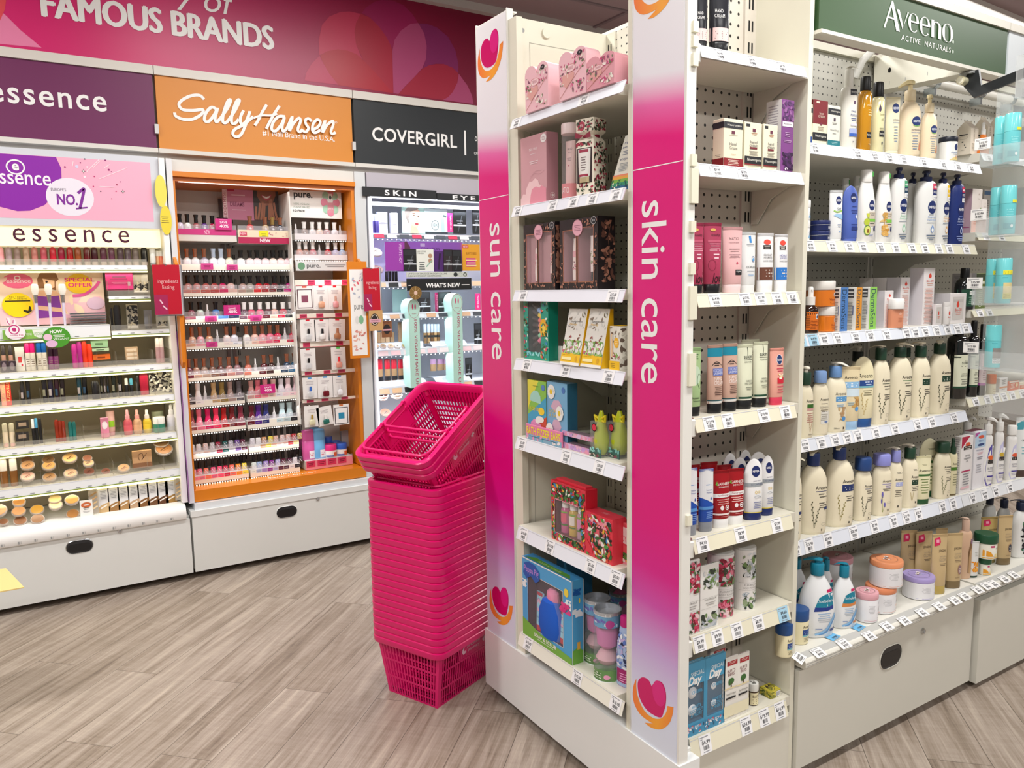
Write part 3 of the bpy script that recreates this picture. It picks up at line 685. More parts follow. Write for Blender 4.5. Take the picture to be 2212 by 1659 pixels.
 # ================================================================ shelves with slanted price strips and paper tickets
def ticket(mb,F,u,v,w,h,price,paper='#f1f1f0'):
 mb.rect(F(.0004),u-w/2,v-h/2,u+w/2,v+h/2,mat(paper,.5))
 mb.rect(F(.0007),u-w*.42,v+h*.36,u+w*.30,v+h*.41,INKL); mb.rect(F(.0007),u-w*.42,v+h*.26,u-w*.2,v+h*.30,INKL)
 if price: mb.text(F(.0007),price,u+w*.06,v+h*.08,h*.24,INK,bold=.02)
 R=random.Random(int(u*1e4))
 for j in range(11): mb.rect(F(.0007),u-w*.2+j*w*.045,v-h*.30,u-w*.2+j*w*.045+w*R.uniform(.012,.035),v-h*.08,INK)
 mb.rect(F(.0007),u-w*.24,v-h*.42,u+w*.3,v-h*.38,INKL)
def shelf(face,label,a0,a1,front,back,zt,zb,tags,strip='#e3e7f0',deckm=None,tilt=.010,brackets=(),deck_th=.028,tagw=.042,name='shelf',group=None,dk=None):
 """a0..a1 along the front (world X for S faces, -Y for E faces); tags: (photo x, price[, paper])"""
 mid=(a0+a1)/2; base=(mid,front,zb)if face=='S' else(front,-mid,zb)
 t=thing(name,label,'shelf',base,ROT[face],group); L=a1-a0; D=back-front; hs=zt-zb
 dm=deckm or mat('#e9e6d8',.4)
 d0,d1=dk if dk else(a0+.002,a1-.002)
 mb=MB(); mb.box(d0-mid,d1-mid,.004,D,hs-deck_th,hs,dm); mb.build('deck',t)
 s=MB(); R=[]
 for x in(-L/2,L/2): R.append([(x,y,z)for y,z in((.002,hs),(-tilt,0),(-tilt+.0015,-.0005),(.0045,hs-.002))])
 s.rings(R,mat(strip,.3)); s.rect(lambda u,v:(u,-tilt-.0002+(tilt+.002)*v/hs-.0003,v),-L/2,hs*.90,L/2,hs*.94,mat('#c8cad0',.3)); s.build('price_strip',t)
 F=lambda e:(lambda u,v:(u,-tilt+(tilt+.002)*v/hs-e-.0004,v))
 for tg in tags:
  if face=='S': u=at(tg[0],600,Y=front).x-mid
  else: u=-at(tg[0],600,X=front).y-mid
  # slide along the true vertical: re-solve at the strip height
  pz=(zt+zb)/2; best=u
  for _ in range(3):
   wp=Vector((best+mid,front,pz))if face=='S' else Vector((front,-(best+mid),pz))
   v=wp-CAMP; px=IW/2+FPX*v.dot(_r)/v.dot(_f)
   wp2=wp+(Vector((.01,0,0))if face=='S' else Vector((0,-.01,0))); v2=wp2-CAMP; px2=IW/2+FPX*v2.dot(_r)/v2.dot(_f)
   best+=(tg[0]-px)/(px2-px)*.01
  if abs(best)>L/2-.01: best=math.copysign(L/2-tagw*.52,best)
  m=MB(); ticket(m,F,best,hs*.5,tagw,hs*.97,tg[1],tg[2]if len(tg)>2 else '#f0f0f2'); m.build('price_ticket',t)
 for bx in brackets:
  m=MB(); x=(bx-mid); pts=[(.02,hs-deck_th),(D-.004,hs-deck_th),(D-.004,hs-.15),(D-.03,hs-.15),(D*.55,hs-.06)]
  if D<.25: pts=[(.05,hs-deck_th),(D-.004,hs-deck_th),(D-.004,hs-.12),(D-.025,hs-.12),(D*.6,hs-.055)]
  m.rings([[(x-.0015,y,z)for y,z in pts],[(x+.0015,y,z)for y,z in pts]],dm); m.build('bracket',t)
 return t
 # ================================================================ tower: end shelves (face E) and side shelves (face S)
ES={k:(1.300,z)for k,z in zip(range(1,8),(1.953,1.694,1.440,1.229,.980,.688,.328))}
ebot=(1.922,1.662,1.407,1.194,.942,.647,.288)
etk=[[(1118,'$5.00'),(1264,'$14.95')],[(1121,'$24.95'),(1196,'$14.95'),(1241,'$5.00'),(1282,'$5.00'),(1333,'$5.00')],[(1132,'$10.00'),(1326,'$15.00')],
 [(1140,'$25.00'),(1224,'$5.00'),(1317,'$6.00')],[(1130,'$3.00'),(1225,'$10.00'),(1297,'$5.00')],[(1133,'$10.00'),(1190,'$10.00'),(1278,'$5.00'),(1332,'$5.00')],
 [(1143,'$10.00'),(1249,'$10.00'),(1332,'$10.00')]]
en=['topmost','second','third','fourth','fifth','sixth','lowest']
ewhat=['heart-shaped gift boxes','pink gift packs and a cracker','black floral gift sets','teal and honey gift boxes','bath bars and green pears','tropical gift boxes','blue gift box and clear canisters']
for i in range(7):
 shelf('E',f'{en[i]} end shelf of the tower, holding {ewhat[i]}',-2.058,-1.534,1.300,1.668,ES[i+1][1],ebot[i],etk[i],strip='#e6e9f2' if i<6 else '#e9e7da',dk=(-2.056,-1.568),brackets=(-2.05,)if i<6 else(),tagw=.046)
NS={k:(1.370,z)for k,z in zip(range(1,8),(2.004,1.736,1.427,1.122,.814,.552,.270))}
nbot=(1.974,1.704,1.394,1.086,.775,.511,.222)
ntk=[[(1551,'$6.49'),(1620,'$4.79'),(1686,'$4.79')],[(1545,'$9.99'),(1603,'$7.99')],[(1542,'$14.99'),(1607,'$10.95'),(1640,'$21.99'),(1676,'$7.69'),(1708,'$7.69')],
 [(1530,'$12.99'),(1570,'$4.99'),(1647,'$10.99'),(1694,'$5.79')],[(1515,'$4.10'),(1597,'$8.99'),(1675,'$7.99')],
 [(1509,'$9.99'),(1547,'$9.99'),(1589,'$8.99'),(1635,'$8.99'),(1689,'$4.50','#a9d3ea')],[(1521,'$4.99'),(1609,'$24.99'),(1648,'$19.99'),(1682,'$14.99')]]
nwhat=['black hand cream tubes','cream hand cream cartons','pink and white tubes','teal-topped and sage tubes','blue, red and navy-capped tubes','floral boxes and canisters','blue bath boxes and tall cartons']
for i in range(7):
 shelf('S',f'{en[i]} narrow side shelf of the tower, holding {nwhat[i]}',1.384,1.762,1.370,1.552,NS[i+1][1],nbot[i],ntk[i],strip='#dfe3e8' if i<2 else '#e6e1c9',dk=(1.386,1.782),brackets=(1.778,)if i<6 else(),deckm=mat('#d9d5c6',.45))
 m=MB(); z=nbot[i]; m.rbox(.022,.012,.045,WHITE,.003,z0=0); o=m.build('strip_clip',bpy.data.objects[[o for o in bpy.data.objects.keys()if o.startswith('shelf')and bpy.data.objects[o].get('label','').startswith(en[i]+' narrow')][0]],(1.377-1.573,.003,-.012))
def window_carton(root,w,d,h,col,wins,ops=(),side=(),top=(),inner='#3a2a30',which='R',frame=None,fw=.0025,depth=None):
 """carton whose front is cut open; wins = (u0, v0, u1, v1) in face fractions"""
 mb=MB(); m=mat(col,.4); im=mat(inner,.5); y=-d/2; W=w/2; dep=depth or d*.8
 us=sorted({-1.0,1.0}|{q for a in wins for q in(a[0],a[2])}); vs=sorted({0.0,1.0}|{q for a in wins for q in(a[1],a[3])})
 for u0,u1 in zip(us,us[1:]):
  for v0,v1 in zip(vs,vs[1:]):
   c=((u0+u1)/2,(v0+v1)/2)
   if not any(a[0]<c[0]<a[2]and a[1]<c[1]<a[3]for a in wins): mb.rect(lambda u,v:(u,y,v),u0*W,v0*h,u1*W,v1*h,m)
 mb.add([(-W,y,0),(-W,-y,0),(-W,-y,h),(-W,y,h),(W,y,0),(W,-y,0),(W,-y,h),(W,y,h)],[(0,1,2,3),(4,7,6,5),(1,5,6,2),(3,2,6,7),(0,4,5,1)],m)
 for a in wins:
  x0,z0,x1,z1=a[0]*W,a[1]*h,a[2]*W,a[3]*h; yb=y+dep
  mb.add([(x0,y,z0),(x1,y,z0),(x1,y,z1),(x0,y,z1),(x0,yb,z0),(x1,yb,z0),(x1,yb,z1),(x0,yb,z1)],[(0,1,5,4),(1,2,6,5),(2,3,7,6),(3,0,4,7),(4,5,6,7)],im)
  if frame:
   F=lambda u,v:(u,y-.0004,v); fm=mat(frame,.25,.6)
   for r in((x0-fw,z0-fw,x1+fw,z0),(x0-fw,z1,x1+fw,z1+fw),(x0-fw,z0,x0,z1),(x1,z0,x1+fw,z1)): mb.rect(F,*r,fm)
 draw(mb,lambda e:(lambda u,v:(u,y-e,v)),w,h,ops,e0=.0006)
 sx=W if which=='R' else-W
 draw(mb,(lambda e:(lambda u,v:(sx+e,u,v)))if which=='R' else(lambda e:(lambda u,v:(sx-e,-u,v))),d,h,side)
 draw(mb,lambda e:(lambda u,v:(u,v-d/2,h+e)),w,d,top)
 mb.build('carton',root)
 p=MB()
 for a in wins: p.rect(lambda u,v:(u,y+.0012,v),a[0]*W,a[1]*h,a[2]*W,a[3]*h,clear('#ffffff',.10,.12))
 p.build('window',root)
def content(root,name,prof,m,cx,cy,z0,n=16,ops=(),p=2.0):
 mb=MB(); mb.loft([(z,a,b)for z,a,b in prof],m,n,p)
 if ops: pr=prof; draw(mb,surf(pr,p),pr[0][1]*2,pr[-1][0],ops)
 o=mb.build(name,root,(cx,cy,z0)); return o
JUNGLE=['#2f6b35','#1f4a2a','#4f9a44','#2a5a30','#3f7a3a','#16241a','#1c2a1c','#e8b23a','#e05a3a','#d63a6a','#f0f0e4','#3a8ac0']
FLORAL=['#e48aa8','#d86a92','#f0d0c8','#f6efe6','#6a7a5a','#c04a78','#8a5a70']
# --- E1: heart-topped soap boxes
def heart_box(t,w,d,h,dark=False):
 mb=MB(); k=w/2
 lobes=[]
 for i in range(9): a=PI*i/8; lobes.append((k*.5+k*.5*math.cos(a)*1.0,h*.80+h*.2*math.sin(a)))
 L2=[(-x,z)for x,z in lobes[::-1]]
 out=[(-k*.96,0),(k*.96,0)]+lobes[:8]+[(k*.06,h*.80),(-k*.06,h*.80)]+L2[1:]
 col='#f2c3cc' if not dark else '#e3a2ae'
 mb.rings([[(x,-d/2,z)for x,z in out],[(x*.94,d/2,z*.985)for x,z in out]],mat(col,.35))
 SF=lambda e:(lambda u,v:(u,-d/2-e,v))
 draw(mb,SF,w,h,[('b',int(w*1e5),34,FLORAL,-.9,.30,-.25,.75,.006),('b',int(w*1e5)+3,26,FLORAL,.1,.55,.85,.9,.006),('b',int(h*1e5),26,FLORAL,-.1,.06,.85,.32,.007),
  ('p',[(-.8,.36),(-.45,.23),(.1,.40),(.16,.50),(.0,.54),(-.2,.50),(-.42,.54),(-.72,.50)],'#e2a9a2'),('o',-.12,.62,.36,.085,'#f6d3d8'),('R',-.12,.62,.36,.085,.0015,'#d9938f'),('l',-.12,.65,.45,4,.017,'#c98a94')]+([('o',.55,.87,.17,.055,'#2b2b30'),('t','$5',.55,.87,.035,'#f0f0f0')]if not dark else[]))
 mb.stroke(SF(.0012),[(-k*.9,h*.05),(k*.2,h*.42),(k*.95,h*.66)],.0012,mat('#d9a08a',.25,.5),False); mb.build('carton',t)
for i,(xl,xr,yt,gp,lab,dk_)in enumerate([(1145,1196,128,.012,'pale pink heart-topped gift box standing alone at the open end of the topmost end shelf',False),
 (1203,1240,152,.085,'deeper pink heart-topped gift box half hidden behind the tall one',True),
 (1219,1279,95,.012,'tallest pale pink heart-topped gift box, black price spot on its lobe',False),
 (1278,1341,106,.012,'rose pink heart-topped gift box with round floral lobes, no price spot',True),
 (1339,1376,123,.055,'rose pink heart-topped gift box cut off by the lettered column',True)]):
 c,w,d,h=spot_box('E',xl,xr,xr+8,yt,ES[1][1],1.30,gp)
 t=thing('gift_box',lab,'box',c,-PI/2,'heart gift boxes'); heart_box(t,w,.05,h,dk_)
 # --- E2
P_box('E',ES[2],'gift_box','dusty pink tall gift box with cloud shapes, on the second end shelf',1124,1180,1205,283,'#d2a0a8',
 [('t','NATIO',0,.80,.035,'#f6eef0',.6),('l',0,.73,.5,1,.02,'#ecd8dc'),('l',.05,.62,.7,2,.028,'#ecd8dc'),('o',.80,.915,.22,.062,'#f4f0f0'),('l',.80,.93,.28,3,.018,'#b08a92'),
 ('p',[(-1,0),(-1,.10),(-.8,.17),(-.6,.16),(-.55,.24),(-.3,.34),(-.1,.33),(.15,.37),(.4,.33),(.45,.27),(.7,.24),(.98,.15),(.98,0)],'#f2ccd0'),('p',[(-.3,0),(-.2,.14),(-.1,.22),(.2,.25),(.5,.22),(.6,.25),(.98,.2),(.98,0)],'#e795a8'),('s',[(-.3,.36),(.1,.44),(.5,.42),(.9,.46)],.0006,'#b88890'),('s',[(-.2,.40),(.2,.47),(.6,.46)],.0006,'#b88890')],
 side=[('r',-1,0,1,1,'#c08a94'),('R',0,.10,.42,.042,.001,'#f0e0e2'),('o',0,.10,.22,.018,'#f0e0e2')],cat='box')
def f(t,a,H):
 content(t,'base',[(0,a,a),(H*.20,a,a)],mat('#d98a90',.4),0,0,0,24,[('t','NATIO',-.1,.55,.42,'#f4e6e8',1.1)])
 content(t,'tube',[(H*.2,a*.6,a*.5),(H*.3,a*.62,a*.5),(H*.78,a*.7,a*.05)],mat('#eccfca',.35),0,0,0,20,[('t','NATIO',0,.86,.035,'#6a5058',1.1),('l',0,.80,.9,1,.02,'#a98a8e'),('l',0,.70,1.0,3,.02,'#8a6a70'),('o',.0,.57,.13,.012,'#c05a70')])
 mb=MB(); mb.loft([(H*.2,a*.99,a*.99),(H*.86,a*.99,a*.99)],clear('#f4eef0',.13,.06),24,cap0=False,cap1=False); mb.build('clear_tube',t)
 mb=MB(); mb.loft([(H*.86,a,a),(H*.865,a*1.03,a*1.03),(H*.985,a*1.03,a*1.03),(H,a*.98,a*.98)],mat('#ecd6d6',.4),24); mb.build('lid',t)
P_round('E',ES[2],'gift_tube','tube','clear gift tube with pink base and pale lid, a cream tube inside',1213,1253,268,1.0,f)
LEAF=['#3a4a34','#55624a','#8a2238','#b0304a','#2a3428']
def f(t,a,H):
 mb=MB(); s=a*.95; cm=mat('#ece4d2',.45); k=1.12
 R=[[(x*q,y*q,z*H)for x,y in rrect(2*s,1.8*s,.004,2)]for z,q in((0,1),(.70,1),(.765,.72),(.785,.70),(.83,1.0),(1,1.02))]
 mb.rings(R,cm); y=-.9*s
 SF=lambda e:(lambda u,v:(u,y-e,v)); draw(mb,SF,2*s,H,[('b',5,26,LEAF,-.9,.01,.9,.16,.006),('b',6,24,LEAF,-.9,.64,.9,.70,.006),('b',8,30,LEAF,-.85,.83,.9,.99,.006),('o',-.35,.91,.4,.06,'#b3304e'),('t','$5',-.35,.91,.04,'#f4e4e4')])
 draw(mb,lambda e:(lambda u,v:(s+e,u,v)),1.8*s,H,[('b',15,120,LEAF,-.95,.01,.95,.70,.006),('b',16,40,LEAF,-.95,.83,.95,.99,.006)])
 mb.rect(SF(.0008),-s*.82,H*.16,s*.82,H*.62,mat('#2a1418',.5)); mb.build('carton',t)
 content(t,'tube',[(0,.34*s*1.6,.2*s),(H*.07,.34*s*1.6,.2*s)],mat('#d8c8a0',.3,.6),0,y-.001,H*.165,14)
 content(t,'tube',[(0,.5*s,.22*s),(H*.02,.62*s,.2*s),(H*.37,.7*s,.12*s)],mat('#ece8e4',.4),0,y-.001,H*.235,16,[('r',-.98,.02,.98,.1,'#a0304a'),('r',-.98,.88,.98,.98,'#a0304a'),('l',0,.7,1.1,6,.09,'#7a6a6a')])
 b=MB(); b.loft([(H*.755,s*.80,s*.72),(H*.77,s*.84,s*.76),(H*.79,s*.80,s*.72)],mat('#8a1434',.5),16)
 F=lambda u,v:(u,y-.004,v)
 b.poly(F,[(0,H*.775),(-s*.9,H*.83),(-s*1.0,H*.76),(-s*.5,H*.745)],mat('#8a1434',.5)); b.poly(F,[(0,H*.775),(s*.7,H*.82),(s*.8,H*.745),(s*.4,H*.74)],mat('#8a1434',.5)); b.build('ribbon',t)
P_round('E',ES[2],'cracker_box','box','cream holly-print cracker box tied with a dark red ribbon',1252,1302,259,.9,f)
def taper_box(t,w,d,h,col,sidecol,ops,kx=.92,ky=.12,sops=(),ridge=True):
 """gift bag carton: front leans back to a folded top"""
 mb=MB(); W=w/2; R=[[(-W,-d/2),(W,-d/2),(W,d/2),(-W,d/2)],[(-W*kx,d/2-d*ky),(W*kx,d/2-d*ky),(W*kx,d/2),(-W*kx,d/2)]]
 b=[(x,y,0)for x,y in R[0]]; tp=[(x,y,h)for x,y in R[1]]
 mb.add(b+tp,[(0,1,5,4),(3,7,6,2),(4,5,6,7),(0,3,2,1)],mat(col,.4)); mb.add(b+tp,[(1,2,6,5),(0,4,7,3)],mat(sidecol,.4))
 y0,y1=-d/2,d/2-d*ky
 draw(mb,lambda e:(lambda u,v:(u*(1+(kx-1)*v/h),y0+(y1-y0)*v/h-e,v+e*.3)),w,h,ops); mb.build('carton',t)
c,w,d,h=spot_box('E',1325,1377,1388,277,ES[2][1],1.30,.055)
t=thing('gift_box','cream bath salt bag box with rainbow meadow along its foot, beside the lettered column','box',c,-PI/2)
taper_box(t,w,.06,h,'#e9e6da','#e0dccd',[('t','relax',-.25,.87,.06,'#7a7a9a',1.1),('t','BATH SOAK',-.15,.78,.032,'#4a5a8a',1.4),('l',-.2,.71,1.1,3,.03,'#8a90a0'),('t','ecopure',-.2,.56,.05,'#8a90a8',1.2),('l',-.2,.49,1.0,6,.026,'#9aa0a8'),('r',-1,0,1,.09,'#1f5f8a'),('r',-1,.09,1,.15,'#2f8f6a'),('r',-1,.15,1,.21,'#7ab04a'),('r',-1,.21,1,.26,'#e8a84a'),('r',-1,.26,1,.29,'#ea8a6a'),('b',9,30,['#1a4a5a','#e8e4d0','#2a6a4a'],-.95,.02,.95,.2,.006)])
# --- E3 black gift sets
ROSE='#b07a66'
def black_set(lab,xl,xc,xr,yt,sd):
 c,w,d,h=spot_box('E',xl,xc,xr,yt,ES[3][1],1.30,.012)
 t=thing('gift_set',lab,'box',c,-PI/2,'black gift sets')
 fl=[('s',[(-.96,.05),(-.8,.15),(-.9,.28)],.0008,ROSE),('b',sd,26,[ROSE,'#5a3a34','#8a5a4a'],-.97,.02,.97,.11,.006),('b',sd+1,22,[ROSE,'#5a3a34'],.82,.1,.97,.85,.006),('b',sd+2,16,[ROSE,'#5a3a34'],.1,.86,.95,.98,.006),('b',sd+5,14,[ROSE,'#5a3a34'],-.97,.1,-.85,.8,.005)]
 window_carton(t,w,d,h,'#1f181c',[(-.80,.115,-.12,.84),(.0,.115,.78,.86)],fl+[('o',-.02,.87,.27,.115,'#efb4c6'),('R',-.02,.87,.27,.115,.0016,'#c98a9a'),('l',-.02,.90,.34,4,.022,'#a86a80'),('o',.82,.945,.14,.052,'#20242c'),('R',.82,.945,.14,.052,.001,'#e8e8ea'),('t','$10',.82,.945,.032,'#e8e8ea')],
  side=[('b',sd+3,60,[ROSE,'#6a463c'],-.5,.1,.9,.95,.010),('s',[(-.2,.1),(.1,.3),(.4,.45),(.2,.7),(.5,.92)],.0009,ROSE)],inner='#b98a92',frame=ROSE)
 y=-d/2+.016
 content(t,'cream_tube',[(0,w*.085,w*.07),(h*.12,w*.09,w*.075),(h*.48,w*.10,w*.055),(h*.60,w*.105,.002)],mat('#efe2de',.3),-w*.17,y+.004,h*.135,18,[('r',-.9,.55,.9,.7,'#e6a8b4'),('b',sd,12,['#f0d8d8','#d88a9a','#7a4a5a'],-.7,.25,.7,.5,.006)])
 content(t,'cap',[(0,w*.05,w*.05),(h*.12,w*.045,w*.045)],mat('#26262a',.25),w*.26,y+.004,h*.125,14)
 content(t,'lip_tube',[(0,w*.055,w*.05),(h*.3,w*.075,w*.04),(h*.5,w*.085,.002)],mat('#f0e4e2',.3),w*.26,y+.004,h*.25,16,[('b',sd+7,12,['#e48aa0','#f6e8e0','#8a9a6a'],-.7,.2,.7,.6,.006)])
black_set('black floral gift set with two window panes, the narrower of the pair',1131,1199,1209,478,21)
black_set('wider black floral gift set with two window panes, its floral side face showing',1209,1291,1329,466,41)
# --- E4
c,w,d,h=spot_box('E',1131,1184,1205,640,ES[4][1],1.30,.014)
t=thing('gift_box','teal gift box with jungle print and a window of bath crayons','box',c,-PI/2)
window_carton(t,w,d,.19,'#2aa08c',[(-.62,.12,.42,.93)],[('b',3,46,JUNGLE,-.97,.02,-.64,.98,.006),('b',4,60,JUNGLE,.44,.02,.97,.97,.007),('o',.62,.52,.30,.14,'#f2b52a'),('o',.62,.52,.17,.08,'#f8dc5a'),('b',6,14,['#9adfe0','#7accd2'],-.7,.06,.75,.13,.010)],side=[('r',-1,0,1,1,'#178a74')],inner='#33484a')
for j,cc in enumerate(['#8ab0e0','#f2d23a','#f07a7a','#f08a9a','#f4b0b4','#8adfb4','#f07aa0']):
 q=MB(); x0,z0=-w*.20,.168-j*.021; a=math.radians(-28+j*9); p1=(x0+.034*math.cos(a),-d/2+.012,z0+.034*math.sin(a)); q.cyl((x0,-d/2+.012,z0),p1,.007,.007,mat('#2a3034',.4),12); q.build('crayon_cap',t)
 q=MB(); p2=(p1[0]+.026*math.cos(a),p1[1],p1[2]+.026*math.sin(a)); q.cyl(p1,p2,.008,.008,mat(cc,.35),12); q.build('crayon',t)
P_box('E',ES[4],'small_carton','small white carton between the teal box and the honey boxes',1192,1214,1220,748,'#eceae4',gap=.05)
HONEY=[('b',7,30,['#cfcfca','#dcdcd6','#8a7a6a'],-.9,.62,.9,.97,.007),('o',.68,.90,.2,.055,'#4a4038'),('R',.68,.90,.2,.055,.0012,'#e0d8b0'),('t','$5',.68,.90,.04,'#efe8d0'),('t','Honey',-.28,.72,.05,'#e9b84a',.8,{'shear':.3}),('t','GARDENERS',.05,.775,.025,'#4a4a48',1.2),('b',8,70,['#8ab45a','#a8cc78','#f2f2ea','#c46a7a','#6a9a48','#e8e8da'],-.95,.2,.95,.44,.008),('b',18,8,['#b04a5a','#8a5a4a'],-.7,.4,.8,.55,.007),('r',-1,.05,1,.21,'#f2c21e'),('t','milk & honey',-.45,.175,.022,'#8a6a1a',.8),('r',-.9,.09,.1,.14,'#f8ecb0'),('l',-.3,.08,1.0,1,.02,'#b08a1a'),('o',.62,.12,.13,.05,'#d9a41a'),('r',-1,0,1,.05,'#f2f0ea')]
for xl,xc,xr,lab,gp in((1221,1262,1266,'honey gift bag box with white honeycomb top, next to the small white carton',.014),(1262,1306,1318,'honey gift bag box with its yellow side showing, beside its twin',.012)):
 c,w,d,h=spot_box('E',xl,xc,xr,668,ES[4][1],1.30,gp); t=thing('gift_box',lab,'box',c,-PI/2,'honey gift bag boxes')
 taper_box(t,w,max(d,.045),h,'#e9e8e2','#f0bb16',HONEY,kx=.96,ky=.25)
P_box('E',ES[4],'gift_box','short honeycomb gift box with an amber window, against the lettered column',1317,1343,1366,705,'#e9e6da',[('b',12,16,['#cfcac0','#8a7a6a'],-.9,.55,.9,.97,.006),('r',-.8,.25,-.3,.85,'#6a4a3a'),('r',-.7,.28,-.4,.82,'#e9c9a0'),('o',.35,.62,.48,.12,'#f2b62a'),('l',.35,.65,.6,3,.04,'#fbe6b0'),('b',13,26,['#8ab45a','#b04a5a','#f2f2ea'],-.2,.22,.95,.4,.006),('r',-1,.0,1,.2,'#f2c21e'),('l',-.3,.14,.9,3,.04,'#a8801a')],side=[('b',14,26,['#c9c4b8','#6a5a50','#dcd8cc'],-.9,.05,.9,.95,.012)],top=[('r',-1,0,1,1,'#f2c21e')])
# --- E5
P_box('E',ES[5],'bath_bar_box','yellow, green and purple rainbow bath bar box in the fizzer tray',1140,1180,1187,826,'#b7cf3e',[('p',[(-1,1),(-1,.5),(.2,1)],'#e9e04a'),('p',[(.2,1),(-1,.5),(-1,.4),(1,.75),(1,1)],'#8ac852'),('p',[(-1,.4),(-1,.2),(1,.42),(1,.75)],'#3fa8d0'),('p',[(-1,.2),(-1,.0),(1,.2),(1,.42)],'#d6503a'),('p',[(-1,0),(1,0),(1,.2)],'#6a3aa0'),('p',[(-.75,.65),(.45,.62),(.4,.75),(.1,.83),(-.3,.83),(-.65,.76)],'#a9dfd2'),('p',[(-.75,.16),(.5,.12),(.45,.26),(.1,.34),(-.3,.35),(-.65,.28)],'#e79ac8'),('r',-.75,.05,.6,.12,'#a03ac0'),('t','LIGHT',-.3,.52,.06,'#f0d83a',1.1),('o',.5,.50,.32,.065,'#f8d83a'),('o',.35,.36,.42,.055,'#f4f4f0'),('o',.1,.33,.25,.05,'#f4f4f0'),('o',.7,.90,.2,.05,'#5a8ac8'),('l',-.1,.91,.6,1,.02,'#6a8a3a')],side=[('r',-1,0,1,1,'#1f4a70')],gap=.018)
DAISY=[]
for(u,v)in((-.5,.84),(.35,.52),(-.6,.22)):
 for q in range(14): a=2*PI*q/14; DAISY.append(('o',u+.26*math.cos(a),v+.085*math.sin(a),.11,.034,'#f6f6f2'))
 DAISY+=[('o',u,v,.22,.07,'#f6f6f2'),('o',u,v,.13,.042,'#f4cf2a')]
P_box('E',ES[5],'bath_bar_box','sky blue bath bar box printed with white daisies',1181,1225,1247,830,'#7db6dc',[('p',[(-.6,.60),(-.3,.71),(.2,.72),(.5,.64),(.3,.56),(-.2,.54)],'#d9b4cc'),('p',[(-.6,.26),(-.3,.40),(.2,.41),(.45,.30),(.2,.2),(-.2,.16)],'#d9b4cc'),('t','OOPS',-.35,.53,.05,'#e8c85a',.8),('t','A DAISY',-.2,.46,.05,'#e8c85a',1.1),('o',.65,.89,.17,.05,'#4a7ac0')]+DAISY,side=[('r',-1,0,1,1,'#2f6a88')],gap=.02)
P_box('E',ES[5],'bath_bar_box','teal blue bath bar box standing behind the daisy box',1187,1240,1247,828,'#4a86a0',gap=.075)
t=P_box('E',ES[5],'display_tray','low cardboard tray lettered for fizzer bars in front of the bath bar boxes',1136,1213,1217,934,'#e88ab0',[('r',-1,0,1,.36,'#8ab8d0'),('b',31,16,['#f2a0c8','#5ab0c8','#f6f0f0'],-.95,.02,.95,.4,.010),('t','BATH FIZZER BARS',0,.62,.5,'#f2e640',1.86,{'bold':.02}),('l',0,.25,1.6,1,.1,'#2a6a8a')],part='tray',gap=.004)
for k,(yy,dzz)in enumerate(((929,.0375),(960,0.0))):
 P_box('E',ES[5],'flat_gift_box',('upper' if k==0 else 'lower')+' of two flat pink marbled gift boxes stacked with bar codes facing out',1214,1279,1298,946 if k==0 else 972,'#dfa6c4',[('b',61+k,40,['#e8b8d0','#c9a0d8','#e89ab8','#dcc0e4'],-.98,.03,.98,.97,.016),('c',-.32,.2,.28,.85),('r',-1,.93,1,1,'#c98ab0')],side=[('b',64+k,20,['#e8a8b8','#b88ad0'],-.95,.05,.95,.95,.014)],top=[('r',-.75,.1,.75,.9,'#8a7a84')],gap=.014,dz=dzz)
def pear_pack(lab,x0,x1,gp):
 c,a,H=spot_round('E',x0,x1,895,ES[5][1],1.30,.8,gp); t=thing('pear_soap_pack',lab,'soap',c,-PI/2,'pear soap packs')
 mb=MB(); mb.loft([(.006,a*.5,a*.5),(.02,a*.82,a*.74),(.045,a*.95,a*.84),(.07,a*.80,a*.7),(.095,a*.52,a*.46),(.115,a*.36,a*.32),(.128,a*.2,a*.18)],mat('#b9c51e',.22,coat=.5),24); mb.build('pear',t)
 mb=MB(); mb.rbox(2*a,1.6*a,H*.84,clear('#f2f4f4',.13,.05),.002); mb.build('clear_box',t)
 mb=MB(); mb.tube([(-.016,-.004,H*.80),(-.024,-.004,H*.95),(0,-.004,H*.88),(.022,-.004,H*.98),(.02,-.004,H*.84),(0,-.004,H*.86),(-.004,-.006,H*.78)],.0042,mat('#e2cf1f',.6),8); mb.build('rope_bow',t)
 mb=MB(); mb.box(-a,a,-.8*a-.003,-.8*a-.001,0,H*.20,mat('#3f6a62',.45)); SF=lambda e:(lambda u,v:(u,-.8*a-.003-e,v)); draw(mb,SF,2*a,H*.2,[('b',71,16,['#8fdcd4','#a8e6de'],-.95,.55,.95,1.2,.006),('b',72,24,['#6a8a5a','#e0e0d0','#8a4a5a','#2a4a3a'],-.9,.05,.9,.45,.005)]); mb.build('card',t)
 mb=MB(); f=lambda u,v:(u,-.8*a-.002,v); mb.oval(f,-a*.2,H*.70,.011,.011,mat('#d9304a',.4)); mb.ring2(f,-a*.2,H*.70,.011,.011,.002,BLACK); mb.build('sticker',t)
pear_pack('green pear soap in a clear box tied with yellow rope, beside the flat pink boxes',1282,1317,.012)
pear_pack('green pear soap in a clear box, the one touching the lettered column',1318,1360,.045)
